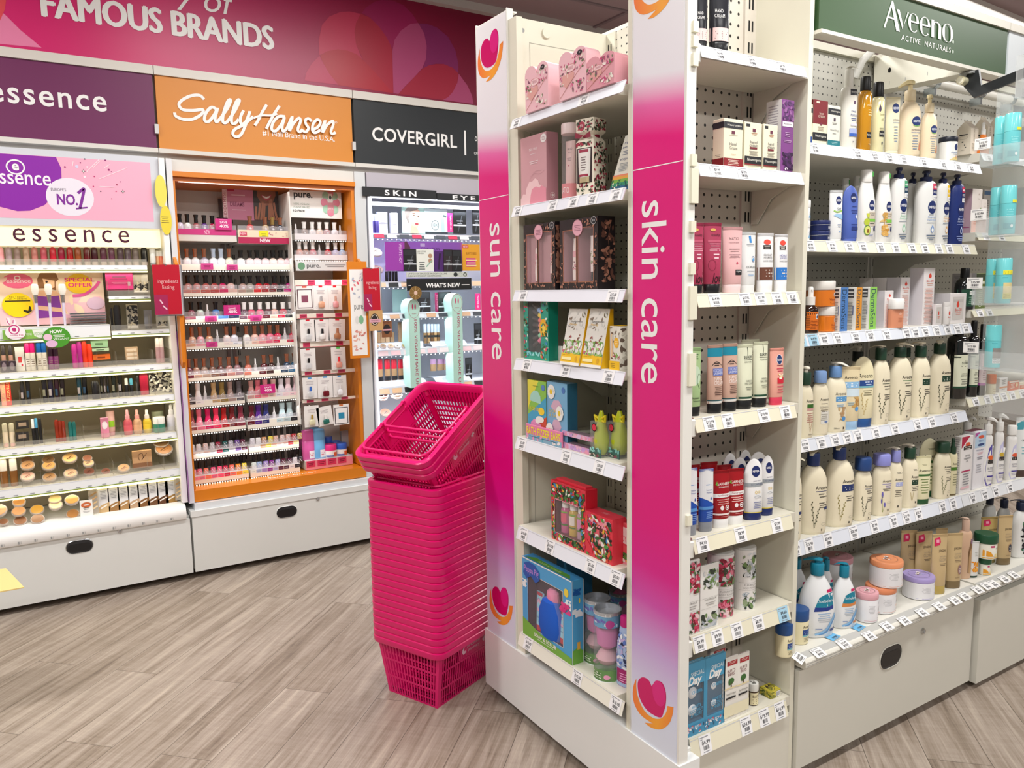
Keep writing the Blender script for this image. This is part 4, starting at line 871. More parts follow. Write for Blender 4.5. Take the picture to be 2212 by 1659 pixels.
# --- E6
c,w,d,h=spot_box('E',1191,1265,1290,1061,ES[6][1],1.30,.014)
t=thing('gift_box','tall red tropical gift box with three shower bottles behind its window','box',c,-PI/2)
window_carton(t,w,d,h,'#e0384a',[(-.78,.14,.72,.70)],[('r',-.96,.02,.96,.98,'#182018')]and[('b',81,150,JUNGLE,-.93,.72,.93,.97,.010),('b',82,80,JUNGLE,-.93,.02,.93,.135,.009),('b',83,50,JUNGLE,.74,.13,.93,.72,.008),('b',85,40,JUNGLE,-.95,.13,-.8,.72,.007),('t','Make Some Waves',-.02,.735,.09,'#f4a0b0',1.72,{'shear':.25,'bold':.02})],side=[('r',-1,0,1,1,'#d62438')],top=[('r',-1,0,1,1,'#d8283c')],inner='#6a3038',frame='#f2ece8',fw=.0018)
q=MB(); q.box(-w*.42,w*.42,-.01,d*.35,h,h+.006,mat('#e23a4c',.4)); q.build('top_flap',t)
for j,cc in enumerate(['#c05a8a','#c9a84a','#b890a4']):
 x=-w*.25+j*w*.235; y=-d/2+.025; content(t,'shower_bottle',[(0,w*.10,w*.09),(h*.38,w*.105,w*.09),(h*.42,w*.06,w*.06)],mat(cc,.2),x,y,h*.145,16,[('r',-.9,.8,.9,.86,'#7ab03a'),('r',-.8,.42,.8,.78,['#e05a7a','#e8e0d8','#d890c0'][j]),('r',-.9,.3,.9,.36,'#4a7a2a')])
 content(t,'shower_cap',[(0,w*.075,w*.075),(h*.125,w*.075,w*.075)],mat('#eceaea',.35),x,y,h*.565,16)
t=P_box('E',ES[6],'gift_box','red watermelon gift box with an oval window, beside the tall tropical box',1265,1323,1352,1124,'#e0384a',[('b',91,130,JUNGLE,-.93,.03,.93,.97,.010),('o',.05,.45,.66,.36,'#efe8e6'),('o',.05,.45,.61,.335,'#6a2a34'),('r',-.32,.2,.05,.68,'#e0606e'),('r',-.25,.36,.0,.56,'#f0e4e2'),('r',.14,.18,.48,.66,'#d06a74'),('r',.18,.34,.44,.54,'#f0e4e2'),('r',-.26,.68,.0,.74,'#4a2a22'),('b',92,18,['#f2a0b0','#f08a9c'],-.55,.72,.7,.92,.010),('p',[(-.95,.38),(-.95,.08),(-.45,.08),(-.5,.2)],'#e0384a'),('o',.78,.87,.17,.065,'#2a2a2e'),('R',.78,.87,.17,.065,.001,'#f0c0c8')],side=[('r',-1,0,1,1,'#dd3648')],top=[('r',-1,0,1,1,'#d8364a'),('l',0,.6,.5,3,.08,'#efa0a8')])
t=P_box('E',ES[6],'gift_box','coral body-care gift box half hidden by the lettered column',1323,1360,1378,1134,'#e25a62',gap=.05,front=[('r',-.9,.45,.9,.95,'#d84a58'),('r',-.2,.5,.9,.9,'#f0dada'),('t','BODY',.2,.62,.14,'#e0405a',.9),('b',93,40,JUNGLE,-.9,.03,.9,.28,.009),('p',[(-.9,.6),(-.9,.2),(-.2,.2)],'#e0485a'),('r',-1,0,1,.12,'#ee9aa8')])
# --- E7
SKY='#4fa6dc'
def sky_box(lab,xl,xc,xr,yt,gp,full):
 c,w,d,h=spot_box('E',xl,xc,xr,yt,ES[7][1],1.30,gp); t=thing('gift_box',lab,'box',c,-PI/2)
 if not full:
  mb=carton(t,w,d,h,SKY,side=[('r',-.9,.05,.9,.95,'#3f96d0')],top=[('r',-.96,.05,.96,.95,'#4a7a3a'),('t','SOAP & SCRUB',0,.5,.22,'#9ac07a',.9)],which='R'); mb.build('carton',t); return
 ops=[('r',-.98,.985,.98,1,'#eef2f4'),('p',[(-1,0),(1,0),(1,.08),(.4,.1),(-.3,.14),(-1,.22)],'#7ab648'),('b',51,10,['#eef4f8'],-.98,.62,-.86,.72,.012),('o',.80,.83,.085,.05,'#f2d84a'),('b',52,8,['#eef4f8'],.76,.64,.97,.76,.012),
  ('p',[(-.95,.80),(-.9,.93),(-.7,.97),(-.45,.96),(-.25,.90),(-.25,.80),(-.42,.74),(-.62,.80),(-.8,.74)],'#1f5fb0'),('t','Peppa Pig',-.60,.86,.10,'#b48ad8',.62,{'bold':.02}),('t','SOAP & SCRUB',-.05,.085,.045,'#f2f4e8',.9,{'bold':.03}),('l',-.05,.045,.7,1,.02,'#e4f0d8'),('b',53,12,['#e0408a','#d83080'],.55,.58,.92,.70,.016)]
 window_carton(t,w,d,h,SKY,[(-.76,.15,.66,.82)],ops,side=[('p',[(-1,0),(1,0),(1,.14),(0,.2),(-1,.16)],'#6aa83e'),('o',.3,.75,.14,.03,'#f2d84a'),('b',54,8,['#eef4f8'],-.8,.56,.8,.66,.012),('r',-.1,.17,.4,.26,'#e8b04a'),('b',55,6,['#1f5fb0'],-.6,.82,.4,.9,.014),('r',-1,.0,-.93,1,'#eef2f4'),('r',.93,.0,1,1,'#eef2f4')],top=[('r',-.97,.03,.97,.97,'#3f8fc8'),('p',[(-.9,.1),(.9,.1),(.7,.55),(-.7,.6)],'#5a9a3a'),('t','SOAP & SCRUB',0,.32,.2,'#c8e0a0',.9)],inner='#4a2040',frame='#eef2f4',fw=.002,depth=d*.75)
 y=-d/2+d*.38
 for x,hh,zz in((-w*.20,.40,.20),(w*.28,.30,.22)):
  content(t,'tube_cap',[(0,w*.055,w*.05),(h*.07,w*.058,w*.05)],mat('#c01c30',.35),x,y,h*zz-h*.05,16)
  content(t,'wash_tube',[(0,w*.06,w*.05),(h*hh*.6,w*.07,w*.035),(h*hh,w*.078,.003)],mat('#8fcbe0',.35),x,y,h*(zz+.02),18,[('o',0,.62,.7,.2,'#d9a8c8'),('R',0,.62,.7,.2,.001,'#7a3a7a'),('r',-.9,.9,.9,1,'#b01c3a'),('t','WASH',.0,.25,.06,'#2a5a9a',1.2)])
 mb=MB(); mb.loft([(0,.05,.02),(.03,.062,.025),(.08,.058,.024),(.115,.04,.02),(.125,.02,.01)],mat('#1c5cc8',.9),20); mb.build('bath_mitt',t,(w*.04,y-.004,h*.155))
 mb=MB(); mb.loft([(0,.02,.012),(.03,.03,.016),(.055,.026,.015),(.065,.012,.008)],mat('#e88ab0',.7),16); mb.build('sponge',t,(w*.06,y,h*.50))
sky_box('large sky blue bath gift box with window and a purple-lettered cloud logo',1129,1235,1260,1256,.004,True)
sky_box('second sky blue gift box standing behind the large one, green top showing',1178,1255,1280,1222,.16,False)
def canister(lab,x0,x1,yt,gp):
 def f(t,a,H):
  pr=[(0,a,a),(H*.16,a,a)]
  mb=MB(); mb.loft([(0,a*.98,a*.98),(.003,a,a),(H*.17,a,a)],mat('#8cc46a',.4),28,cap1=False); draw(mb,surf([(0,a,a),(H*.17,a,a)]),2*a,H*.17,[('l',-.2,.7,.8,3,.2,'#eef6e4'),('o',.55,.45,.2,.2,'#e8a0c0'),('r',-.99,0,.99,.08,'#e8eef0')]); mb.build('base_band',t)
  mb=MB(); mb.loft([(0,.01,.01),(.008,a*.6,a*.6),(.024,a*.84,a*.84),(.042,a*.6,a*.6),(.05,.01,.01)],mat('#eab4bc',.7),20); mb.build('bath_ball',t,(0,0,H*.175))
  mb=MB(); mb.loft([(0,a*.4,a*.4),(.012,a*.78,a*.7),(.05,a*.86,a*.74),(.075,a*.7,a*.6),(.086,a*.4,a*.35)],mat('#e07ab4',.6),20); mb.build('sponge',t,(0,0,H*.175+.053))
  mb=MB(); pr=[(0,a*.995,a*.995),(H*.2,a*.995,a*.995)]; mb.loft(pr,mat('#5aa9d6',.4),28,cap0=False,cap1=False); draw(mb,surf(pr),2*a,H*.2,[('t','Peppa Pig',-.1,.45,.42,'#7a5ac0',1.1,{'bold':.02}),('b',57,6,['#cfe6f4'],-.9,.05,.9,.4,.01),('o',.7,.3,.22,.3,'#c04a9a'),('r',-.99,.84,.99,1,'#eceff2')]); mb.build('top_band',t,(0,0,H*.78))
  mb=MB(); mb.loft([(.002,a,a),(H*.97,a,a)],clear('#eef4f6',.12,.04),28,cap0=False,cap1=False); mb.build('clear_wall',t)
  mb=MB(); mb.rings([[(q*math.cos(2*PI*j/28),q*math.sin(2*PI*j/28),z)for j in range(28)]for q,z in((a*1.02,H*.955),(a*1.02,H),(a*.93,H),(a*.93,H*.93),(.001,H*.93))],mat('#b9bdc4',.3,.4),False,False); mb.build('lid',t)
 P_round('E',ES[7],'canister','canister',lab,x0,x1,yt,1.0,f,gp,'clear bath canisters')
canister('clear bath canister with blue band, behind the foremost canister',1262,1319,1290,.05)
canister('foremost clear bath canister with green foot band on the lowest end shelf',1283,1343,1314,.012)
canister('clear bath canister at the back, only its rim showing over the others',1316,1366,1276,.19)
def f(t,a,H):
 bottle(t,a,.6,H,.86,'slim','#a9bfe6','flip','#c01c7a',.55,[('r',-1,0,1,.30,'#a01868'),('b',33,70,['#eef2fa','#5a7ac8','#26305a','#8aa8e0','#c8b4e0'],-.95,.3,.95,.9,.008),('l',.1,.22,.9,4,.04,'#e8a0d0')])
P_round('E',ES[7],'shower_bottle','bottle','blue and white kids shower bottle with a deep magenta foot, beside the column',1333,1370,1330,.6,f,.045)
# ================================================================ side shelves: hand creams
def f_black(t,a,H):
 tube_item(t,a,.62,H,.10,'#22242a','#1c1d20',[('r',-1,.11,1,.27,'#e8c9c6'),('l',0,.22,1.3,4,.026,'#8a6a6a'),('t','HAND',-.25,.47,.042,'#e6e6e6',.75),('t','CREAM',-.2,.41,.042,'#e6e6e6',.95),('t','soft',-.1,.70,.06,'#e8e8ea',.7,{'shear':.3})],rough=.25)
P_round('S',NS[1],'hand_cream_tube','tube','black hand cream tube with pink band, half behind the tower edge',1500,1529,-58,.62,f_black,.02)
P_round('S',NS[1],'hand_cream_tube','tube','black hand cream tube with pink band, the fully visible one',1532,1577,-70,.62,f_black,.004)
CRM='#ece6cc'
P_box('S',NS[2],'hand_cream_box','cream hand cream carton with black top band and dark red foot',1540,1564,1605,254,CRM,[('r',-1,.80,1,.93,'#23252c'),('t','Neutrogena',.1,.865,.055,'#e8e6da',1.5),('r',-.2,.69,.15,.75,'#6a2a44'),('l',0,.66,.9,1,.02,'#8a7a70'),('t','Hand',-.05,.48,.065,'#6a6a6c',.7),('t','Cream',0,.40,.065,'#6a6a6c',.8),('t','Original',0,.26,.03,'#b07a4a',.5),('r',-1,0,1,.18,'#8c1c24'),('l',0,.14,1.2,4,.03,'#e8d8c8')],side=[('r',-1,.80,1,.93,'#23252c'),('r',-1,0,1,.18,'#7a161e'),('l',0,.25,1.0,2,.03,'#8a8070')])
for xl,xc,xr,yt,lab in((1604,1609,1646,262,'slim cream hand cream carton, next to the wide red-footed one'),(1645,1650,1680,267,'narrowest cream hand cream carton, next to the purple carton')):
 P_box('S',NS[2],'hand_cream_box',lab,xl,xc,xr,yt,CRM,[('r',-.85,.90,-.4,.96,'#26262a'),('r',-.1,.80,.25,.87,'#6a2a44'),('l',.1,.77,.7,2,.03,'#c08a6a'),('t','hand',.05,.58,.06,'#6a6a6c',.8),('t','cream',.05,.50,.05,'#6a6a6c',.95),('r',-.4,.43,.45,.47,'#7a2230'),('l',.05,.38,1.1,3,.035,'#8a8478'),('r',-1,.10,1,.27,'#1d1e22'),('t','Neutrogena',.1,.19,.075,'#e8e6da',1.6),('r',-1,.085,1,.105,'#8c1c24'),('l',0,.05,1.3,1,.02,'#b0a890')])
P_box('S',NS[2],'tall_carton','tall purple botanical-print carton at the panel end of the second side shelf',1656,1689,1716,213,'#7d3f86',[('b',44,40,['#4a2258','#5a2f68','#96609a'],-.9,.72,.95,.98,.008),('b',45,40,['#4a2258','#35183f'],-.6,.03,.95,.28,.009),('r',-.85,.63,.85,.70,'#ece8ec'),('t','Antipodes',0,.665,.035,'#5a5060',1.3),('l',0,.55,.8,3,.025,'#c9a8cc'),('l',0,.44,1.3,2,.02,'#c9a8cc'),('o',-.1,.05,.25,.02,'#e8d8e8')],side=[('r',-1,0,1,1,'#e4e2e2'),('l',-.1,.92,1.4,22,.036,'#a9a4ac')],gap=.016)
# third side shelf
def f(t,a,H): tube_item(t,a,.55,H,.13,'#b03c5c','#17161a',[('t','Rosehip',.3,.82,.05,'#3a1420',1.0,{'shear':.2}),('r',-.6,.72,.95,.755,'#c25a74'),('l',.2,.70,1.3,4,.03,'#e0a0b0'),('l',.3,.55,.7,2,.05,'#f0d0d8'),('R',-.2,.40,.42,.08,.0008,'#7a2038'),('t','lov',.35,.215,.14,'#2a0c16',1.1,{'shear':.3}),('o',.0,.90,.3,.02,'#d8b05a')])
P_round('S',NS[3],'hand_cream_tube','tube','raspberry pink tube with black cap, cut by the tower edge on the third side shelf',1487,1519,481,.55,f,.014)
P_round('S',NS[3],'hand_cream_tube','tube','raspberry pink tube with black cap, fully visible beside the pale pink tube',1519,1558,481,.55,f,.012)
def f(t,a,H): tube_item(t,a,.55,H,.13,'#e8b9ba','#efd2d2',[('t','NATIO',.1,.82,.042,'#7a5a5e',1.0),('t','rosewater',.1,.765,.028,'#b08a8e',1.1),('l',.1,.66,1.1,2,.03,'#8a6a6e'),('l',.1,.58,1.2,3,.022,'#b08a8e'),('o',.3,.45,.1,.018,'#c04a60'),('r',.1,.27,.85,.35,'#1f1d20'),('t','try me',.46,.32,.03,'#f0f0f0',.55)])
P_round('S',NS[3],'hand_cream_tube','tube','pale pink wide tube with a small black try-me sticker',1560,1603,490,.55,f,.010)
def f(t,a,H): tube_item(t,a,.5,H,.12,'#e6e8e8','#e2e4e4',[('p',[(.0,.93),(.3,.94),(.42,.82),(.12,.82)],'#3a8ad0'),('l',.2,.79,1.1,2,.02,'#8a9098'),('R',.55,.55,.22,.05,.001,'#2a5a9a'),('d',.55,.54,.12,.022,'#5aa0d8'),('t','CICAPLAST',.25,.42,.035,'#20242a',1.4),('l',.2,.35,1.1,1,.02,'#9aa0a8'),('l',.2,.30,.9,2,.02,'#8ab4e0')],flare=1.0)
P_round('S',NS[3],'hand_cream_tube','tube','narrow white tube with a blue slash, between the pale pink and brown-banded tubes',1600,1632,501,.5,f,.012)
def f_palm(c,w1,w2):
 def f(t,a,H): tube_item(t,a,.55,H,.20,'#e9e9ea','#eeeef0',[('r',-1,.21,1,.42,c),('l',.3,.37,1.0,3,.05,'#d8d0c8'),('o',.15,.85,.42,.045,'#e04a3a'),('r',-.35,.73,.55,.80,'#2a2420'),('l',.1,.78,.7,2,.03,'#c8c0b8'),('t',w1,.15,.63,.035,'#5a5aa0' if 'H'==w1[0]else '#4a4a4c',1.0),('t',w2,.15,.585,.035,'#5a5aa0' if 'H'==w1[0]else '#4a4a4c',1.0),('t','HAND CREAM',.2,.53,.026,'#3a3a3c',1.2)],flare=1.0)
 return f
P_round('S',NS[3],'hand_cream_tube','tube','white tube with a brown lower band and white cap',1634,1671,504,.55,f_palm('#6a4030','COCONUT','HYDRATE'),.012)
P_round('S',NS[3],'hand_cream_tube','tube','white tube with a bright blue lower band, at the panel end',1672,1702,506,.55,f_palm('#2f78c8','HEALS','SOFTENS'),.012)
# fourth side shelf
def f(t,a,H): tube_item(t,a,.55,H,.14,'#a9c890','#1c1c1c',[('o',.2,.60,.7,.14,'#c4dcc0'),('s',[(.7,.4),(.4,.5),(.6,.62),(.95,.58)],.001,'#3a5a3a'),('l',.2,.9,.9,3,.03,'#4a6a4a'),('t','Blessed',.1,.27,.035,'#2a3a2a',1.1),('t','by Nature',.1,.22,.035,'#2a3a2a',1.3)])
P_round('S',NS[4],'hand_cream_tube','tube','sage green tube with black cap, cut by the tower edge on the fourth side shelf',1479,1514,751,.55,f,.016)
def f(t,a,H): tube_item(t,a,.6,H,.145,'#d3ae9c','#1a1b1d',[('r',-1.0,.83,1.0,.955,'#1d8aa4'),('r',-1,.15,1,.185,'#e4e4e0'),('r',-1,.185,1,.20,'#14505a'),('s',[(-.5,.70),(.1,.76),(.8,.70)],.0012,'#2a2a2c'),('l',.1,.735,.8,2,.03,'#3a3030'),('r',-.4,.555,.95,.66,'#6a7ac0'),('t','COCONUT',.25,.63,.04,'#dfe4f0',1.2),('t','JASMIN',.25,.58,.045,'#dfe4f0',1.2),('t','HAND',.25,.51,.05,'#f4ece8',1.0),('t','CREAM',.25,.45,.05,'#f4ece8',1.1),('l',.25,.39,1.0,5,.028,'#5a4038')],flare=1.0)
P_round('S',NS[4],'hand_cream_tube','tube','peach tube with a metallic teal crimped top, next to the sage tube',1527,1561,745,.6,f,.012,'teal-topped tubes')
P_round('S',NS[4],'hand_cream_tube','tube','peach tube with a metallic teal crimped top, next to the pale sage pair',1560,1593,742,.6,f,.012,'teal-topped tubes')
def f(t,a,H): tube_item(t,a,.6,H,.14,'#e3e6cc','#1d1e1e',[('r',-1,.145,1,.165,'#e8e8da'),('r',-1,.165,1,.195,'#1f4a34'),('s',[(.3,.84),(.32,.90),(.28,.96)],.0014,'#2a3a2c'),('t','sukin',.3,.815,.06,'#2c302c',1.0),('l',.3,.765,1.1,1,.02,'#5a5e54'),('t','SIGNATURE',.3,.73,.022,'#3a3e38',.9),('t','HAND &',.35,.44,.03,'#4a4e46',.8),('t','NAIL CREAM',.35,.40,.03,'#4a4e46',1.1),('l',.35,.34,.9,2,.03,'#8a8e80')],flare=1.0)
P_round('S',NS[4],'hand_cream_tube','tube','pale sage tube with black cap, next to the teal-topped tubes',1590,1626,744,.6,f,.014,'pale sage tubes')
P_round('S',NS[4],'hand_cream_tube','tube','pale sage tube with black cap, next to the small coral-capped tube',1625,1659,738,.6,f,.014,'pale sage tubes')
P_round('S',NS[4],'hand_cream_tube','tube','pale sage tube standing behind the front pair, only its top showing',1600,1640,733,.5,f,.085)
def f(t,a,H): tube_item(t,a,.55,H,.14,'#eaa898','#d8405a',[('o',.3,.80,.42,.09,'#22386a'),('R',.3,.80,.42,.09,.0012,'#e8e8f0'),('t','Vaseline',.3,.80,.05,'#eef0f6',.7),('l',.35,.70,.9,1,.03,'#8a4a50'),('l',.35,.64,1.0,2,.04,'#c8405a'),('r',-.1,.38,.98,.48,'#d0283c'),('b',47,8,['#f2d080','#f6f0e0'],.2,.46,.7,.55,.006),('l',.35,.33,1.0,3,.05,'#c8606a')],flare=1.0)
P_round('S',NS[4],'hand_cream_tube','tube','small coral pink tube with hot pink cap and navy badge',1661,1693,752,.55,f,.012)
# fifth side shelf
def f(t,a,H): tube_item(t,a,.6,H,.16,'#1f52b4','#8b8f96',[('p',[(-.97,1),(-.97,.56),(.0,.51),(.97,.44),(.97,1)],'#e6e8ea'),('p',[(.0,.87),(.2,.89),(.8,.87),(.8,.79),(.2,.81),(.0,.79)],'#3a78c8'),('l',.3,.75,.9,1,.03,'#5a8ac8'),('t','Intensive',.3,.67,.026,'#6a7ab0',.8),('t','Moisture',.3,.63,.026,'#6a7ab0',.8),('d',.5,.53,.1,.02,'#2a4aa0'),('r',-1,.36,1,.41,'#5a9adc'),('l',.3,.32,1.0,4,.03,'#7aa0e0')],flare=1.0)
P_round('S',NS[5],'hand_cream_tube','tube','white and royal blue tube with grey cap, cut by the tower edge',1478,1506,1011,.6,f,.016)
P_round('S',NS[5],'hand_cream_tube','tube','white and royal blue tube with grey cap, leaning beside the red tubes',1509,1541,1013,.6,f,.016)
def f_gar(t,a,H): tube_item(t,a,.6,H,.165,'#a3141e','#efefee',[('t','GARNIER',.15,.77,.05,'#f2eeea',1.5),('t','SKINACTIVE',.2,.715,.03,'#f0e0dc',1.2),('p',[(-.75,.76),(-.55,.82),(-.5,.74)],'#6ab03a'),('r',-1,.54,1,.605,'#efeceb'),('t','handrepair',.12,.572,.045,'#8a1620',1.3),('l',.1,.50,1.5,3,.035,'#e8b8b4'),('o',-.1,.36,.2,.04,'#f2eaea'),('R',.5,.36,.24,.045,.002,'#f2eaea'),('o',.5,.36,.1,.018,'#f2eaea'),('r',-1,.235,1,.265,'#efe0de'),('l',.2,.21,.9,1,.03,'#d08080')],flare=1.0,rough=.25)
P_round('S',NS[5],'hand_cream_tube','tube','red tube with white cap, next to the blue tubes',1538,1576,1016,.6,f_gar,.014,'red white-capped tubes')
P_round('S',NS[5],'hand_cream_tube','tube','red tube with white cap, next to the navy-capped white tubes',1568,1607,1012,.6,f_gar,.014,'red white-capped tubes')
for x0,x1,yt,lab in((1512,1550,998,'red tube standing behind the leaning blue tube'),(1545,1580,1004,'red tube in the second row behind the front red pair'),(1486,1512,1004,'red tube in the second row, nearest the tower edge')):
 P_round('S',NS[5],'hand_cream_tube','tube',lab,x0,x1,yt,.5,f_gar,.075)
NAVY='#1b2a63'
def f_niv(t,a,H): tube_item(t,a,.6,H,.125,'#ececec',NAVY,[('o',.12,.80,.48,.092,NAVY),('t','NIVEA',.12,.80,.036,'#f2f2f4',.72,{'bold':.02}),('t','HAND CREAM',.2,.645,.02,'#5a5a7a',.8),('r',-1,.555,1,.615,'#9aa0a4'),('t','3in1 | ANTI-AGE',.2,.585,.032,'#3a4070',1.3),('t','Q10',.2,.46,.055,'#d8b83a',.6),('s',[(-.2,.39),(.2,.41),(.6,.38)],.0014,'#a9b0b8'),('s',[(-.1,.37),(.3,.38),(.65,.40)],.0012,'#a9b0b8'),('l',.2,.30,.9,4,.03,'#7a80a8'),('r',-1,.128,1,.142,'#e8d24a')],top='round')
P_round('S',NS[5],'hand_cream_tube','tube','foremost white round-topped tube with navy cap and navy badge',1607,1648,991,.6,f_niv,.012)
P_round('S',NS[5],'hand_cream_tube','tube','white round-topped navy-capped tube at the panel end of the fifth side shelf',1642,1672,984,.6,f_niv,.022)
for x0,x1,yt,gp,lab in((1580,1614,988,.06,'white round-topped tube behind the red tube'),(1561,1592,979,.10,'white round-topped tube in the back row, nearest the red tubes'),(1595,1624,972,.125,'white round-topped tube farthest back on the fifth side shelf'),(1616,1658,976,.07,'white round-topped tube behind the two front navy-badged ones')):
 P_round('S',NS[5],'hand_cream_tube','tube',lab,x0,x1,yt,.5,f_niv,gp)
 # sixth side shelf
ROSES=['#b01e42','#c8385c','#8a1430','#e07a92','#5a7a48','#3a4a34','#f0d0d4']
WFLOR=['#c4cad0','#aab4be','#d8dcdf','#6a8a50','#2f3a30','#8a9a78']
P_box('S',NS[6],'hand_cream_box','rose-printed white square box, cut by the tower edge',1470,1474,1512,1217,'#ecebe8',[('b',101,120,ROSES,-.97,.55,.97,.98,.010),('b',102,70,ROSES,-.97,.02,.97,.30,.010),('t','FLEURIQUE',.1,.42,.03,'#8a8684',1.2),('l',.1,.38,1.1,2,.03,'#a9a5a2'),('r',-1,.445,1,.449,'#b0acaa'),('r',-1,.31,1,.314,'#b0acaa')])
P_box('S',NS[6],'hand_cream_box','white-flower printed square box, next to the rose box',1511,1514,1553,1224,'#eeede9',[('b',103,36,WFLOR,-.7,.62,.95,.92,.012),('b',104,30,WFLOR,-.8,.03,.8,.26,.012),('o',-.5,.87,.16,.03,'#d9d6d0'),('t','FLEURIQUE',.1,.46,.03,'#8a8684',1.3),('l',.1,.41,1.1,2,.03,'#a9a5a2'),('r',-1,.49,1,.494,'#b0acaa'),('r',-1,.33,1,.334,'#b0acaa')],top=[('r',-.95,.05,.95,.95,'#e8e5da'),('b',107,12,WFLOR,-.5,.2,.6,.8,.008)])
def f_can(cols,sd,n):
 def f(t,a,H):
  pr=[(0,a,a),(H*.97,a,a)]; mb=MB(); mb.loft([(0,a*.97,a*.97),(.003,a,a),(H*.965,a,a)],mat('#eceae8',.35),32)
  draw(mb,surf(pr),2*a,H,[('b',sd,n,cols,-.6,.50,.95,.93,.011),('b',sd+1,n//2,cols,-.5,.02,.95,.30,.011),('o',.0,.70,.18,.035,'#dcd8d4'),('R',.0,.70,.18,.035,.0008,'#a8a4a0'),('r',-1,.33,1,.335,'#b8b4b2'),('r',-1,.45,1,.455,'#b8b4b2'),('t','FLEURIQUE',.1,.415,.03,'#8a8684',1.2),('t','BODY POWDER',.1,.37,.028,'#9a9694',1.3)]); mb.build('drum',t)
  l=MB(); l.loft([(H*.966,a*1.015,a*1.015),(H*.985,a*1.015,a*1.015),(H,a*.96,a*.96)],clear('#f2f2f0',.6,.2),32); l.build('lid',t)
 return f
P_round('S',NS[6],'powder_canister','canister','tall round canister printed with deep pink roses',1527,1585,1188,1.0,f_can(ROSES,111,90),.03)
P_round('S',NS[6],'powder_canister','canister','tall round white canister printed with grey flowers',1583,1633,1178,1.0,f_can(WFLOR,121,40),.03)
# lowest side shelf
def blue_set(lab,xl,xc,xr,yt,gp):
 c,w,d,h=spot_box('S',xl,xc,xr,yt,NS[7][1],1.37,gp); t=thing('bath_bomb_box',lab,'box',c,0,'blue bath bomb boxes')
 window_carton(t,w,d,h,'#4a9cc4',[(-.78,.19,.86,.70)],[('t','SPECIAL',.2,.85,.06,'#cfe4ee',1.3,{'shear':.2,'bold':.02}),('t','Day',.0,.745,.15,'#f4f4f2',1.3,{'bold':.04,'shear':.2}),('r',-.95,.02,.95,.15,'#3f92bc'),('b',131,22,['#e8f0f4','#d05a6a','#2a5a7a'],-.9,.02,.9,.15,.005),('t','BATH BOMB',0,.115,.04,'#eef4f6',1.3)],side=[('r',-1,0,1,1,'#3f8ab0')],top=[('r',-1,0,1,1,'#6ab0d0'),('t','Pop & Fizz',0,.5,.3,'#e8f2f6',1.3)],inner='#2a5a78',which='L')
 for v in(.205,.445):
  r=min(w*.40,h*.115); q=MB(); q.loft([(r+r*math.sin(math.radians(a_)),r*math.cos(math.radians(a_))+1e-4,r*math.cos(math.radians(a_))+1e-4)for a_ in range(-90,91,15)],mat('#e6e8ea',.75),20); q.build('bath_bomb',t,(w*.02,-d/2+r+.004,h*v))
 q=MB(); SF=lambda e:(lambda u,v:(u,-d/2-.0006-e,v)); draw(q,SF,w,h,[('t','CHEERS',.2,.60,.045,'#4a9cc4',1.0,{'bold':.02}),('t','WHITE',.15,.40,.045,'#4a9cc4',.9,{'bold':.02}),('t','COCONUT',.15,.345,.045,'#4a9cc4',1.2,{'bold':.02}),('t','& FROST',.15,.29,.045,'#4a9cc4',1.1,{'bold':.02})]); q.build('printed_pane',t)
blue_set('blue bath bomb box cut by the tower edge on the lowest side shelf',1471,1479,1524,1440,.012)
blue_set('blue bath bomb box with two white balls, next to the tall bee-balm cartons',1519,1524,1567,1424,.012)
def burt(lab,xl,xc,xr,yt,gp,group=None):
 P_box('S',NS[7],'hand_cream_box',lab,xl,xc,xr,yt,'#ece9e2',[('r',-.55,.86,.9,.93,'#a8242e'),('l',.2,.91,1.0,2,.02,'#e8c0b8'),('t',"BURT'S",.05,.78,.045,'#7a2a34',1.1),('t','BEES',.05,.725,.045,'#7a2a34',.9),('o',.05,.615,.42,.05,'#3a6a30'),('o',-.15,.585,.2,.03,'#3a6a30'),('r',.0,.52,.12,.59,'#4a3a28'),('r',-.9,.50,.9,.52,'#e8d8a8'),('t','hand cream',.05,.42,.035,'#4a4a48',1.3),('r',-.7,.34,.7,.37,'#2a2a2c'),('r',-.95,.06,.95,.24,'#efe8c8'),('l',0,.06,1.0,1,.02,'#b0a88a')],side=[('r',-1,0,1,1,'#dcd8d0'),('l',0,.8,1.2,9,.06,'#b8b4ac')],top=[('t',"BURT'S",0,.65,.18,'#b86a70',1.0),('t','BEES',0,.4,.18,'#b86a70',.9)],gap=gp,group=group)
burt('tall white carton with a green tree, next to the blue bath bomb boxes',1561,1564,1594,1424,.012)
burt('tall white carton with a green tree, next to the little glass jar',1588,1592,1619,1416,.012)
burt('tall white carton in the row behind, only its lettered top showing',1528,1534,1568,1402,.10)
def f(t,a,H): jar_item(t,a,H,.34,'#4a3a2c','#dcdcd6',[('r',-1,.08,1,.92,'#e6dcb4'),('t',"BURT'S",.1,.68,.2,'#4a3a2c',1.3),('l',.1,.45,1.3,3,.13,'#6a5a40')],[('b',141,10,['#4a4a46'],-.3,.2,.4,.7,.003)],rough=.2)
P_round('S',NS[7],'balm_jar','jar','little glass balm jar with a white lid and cream label',1614,1638,1474,1.0,f,.02)
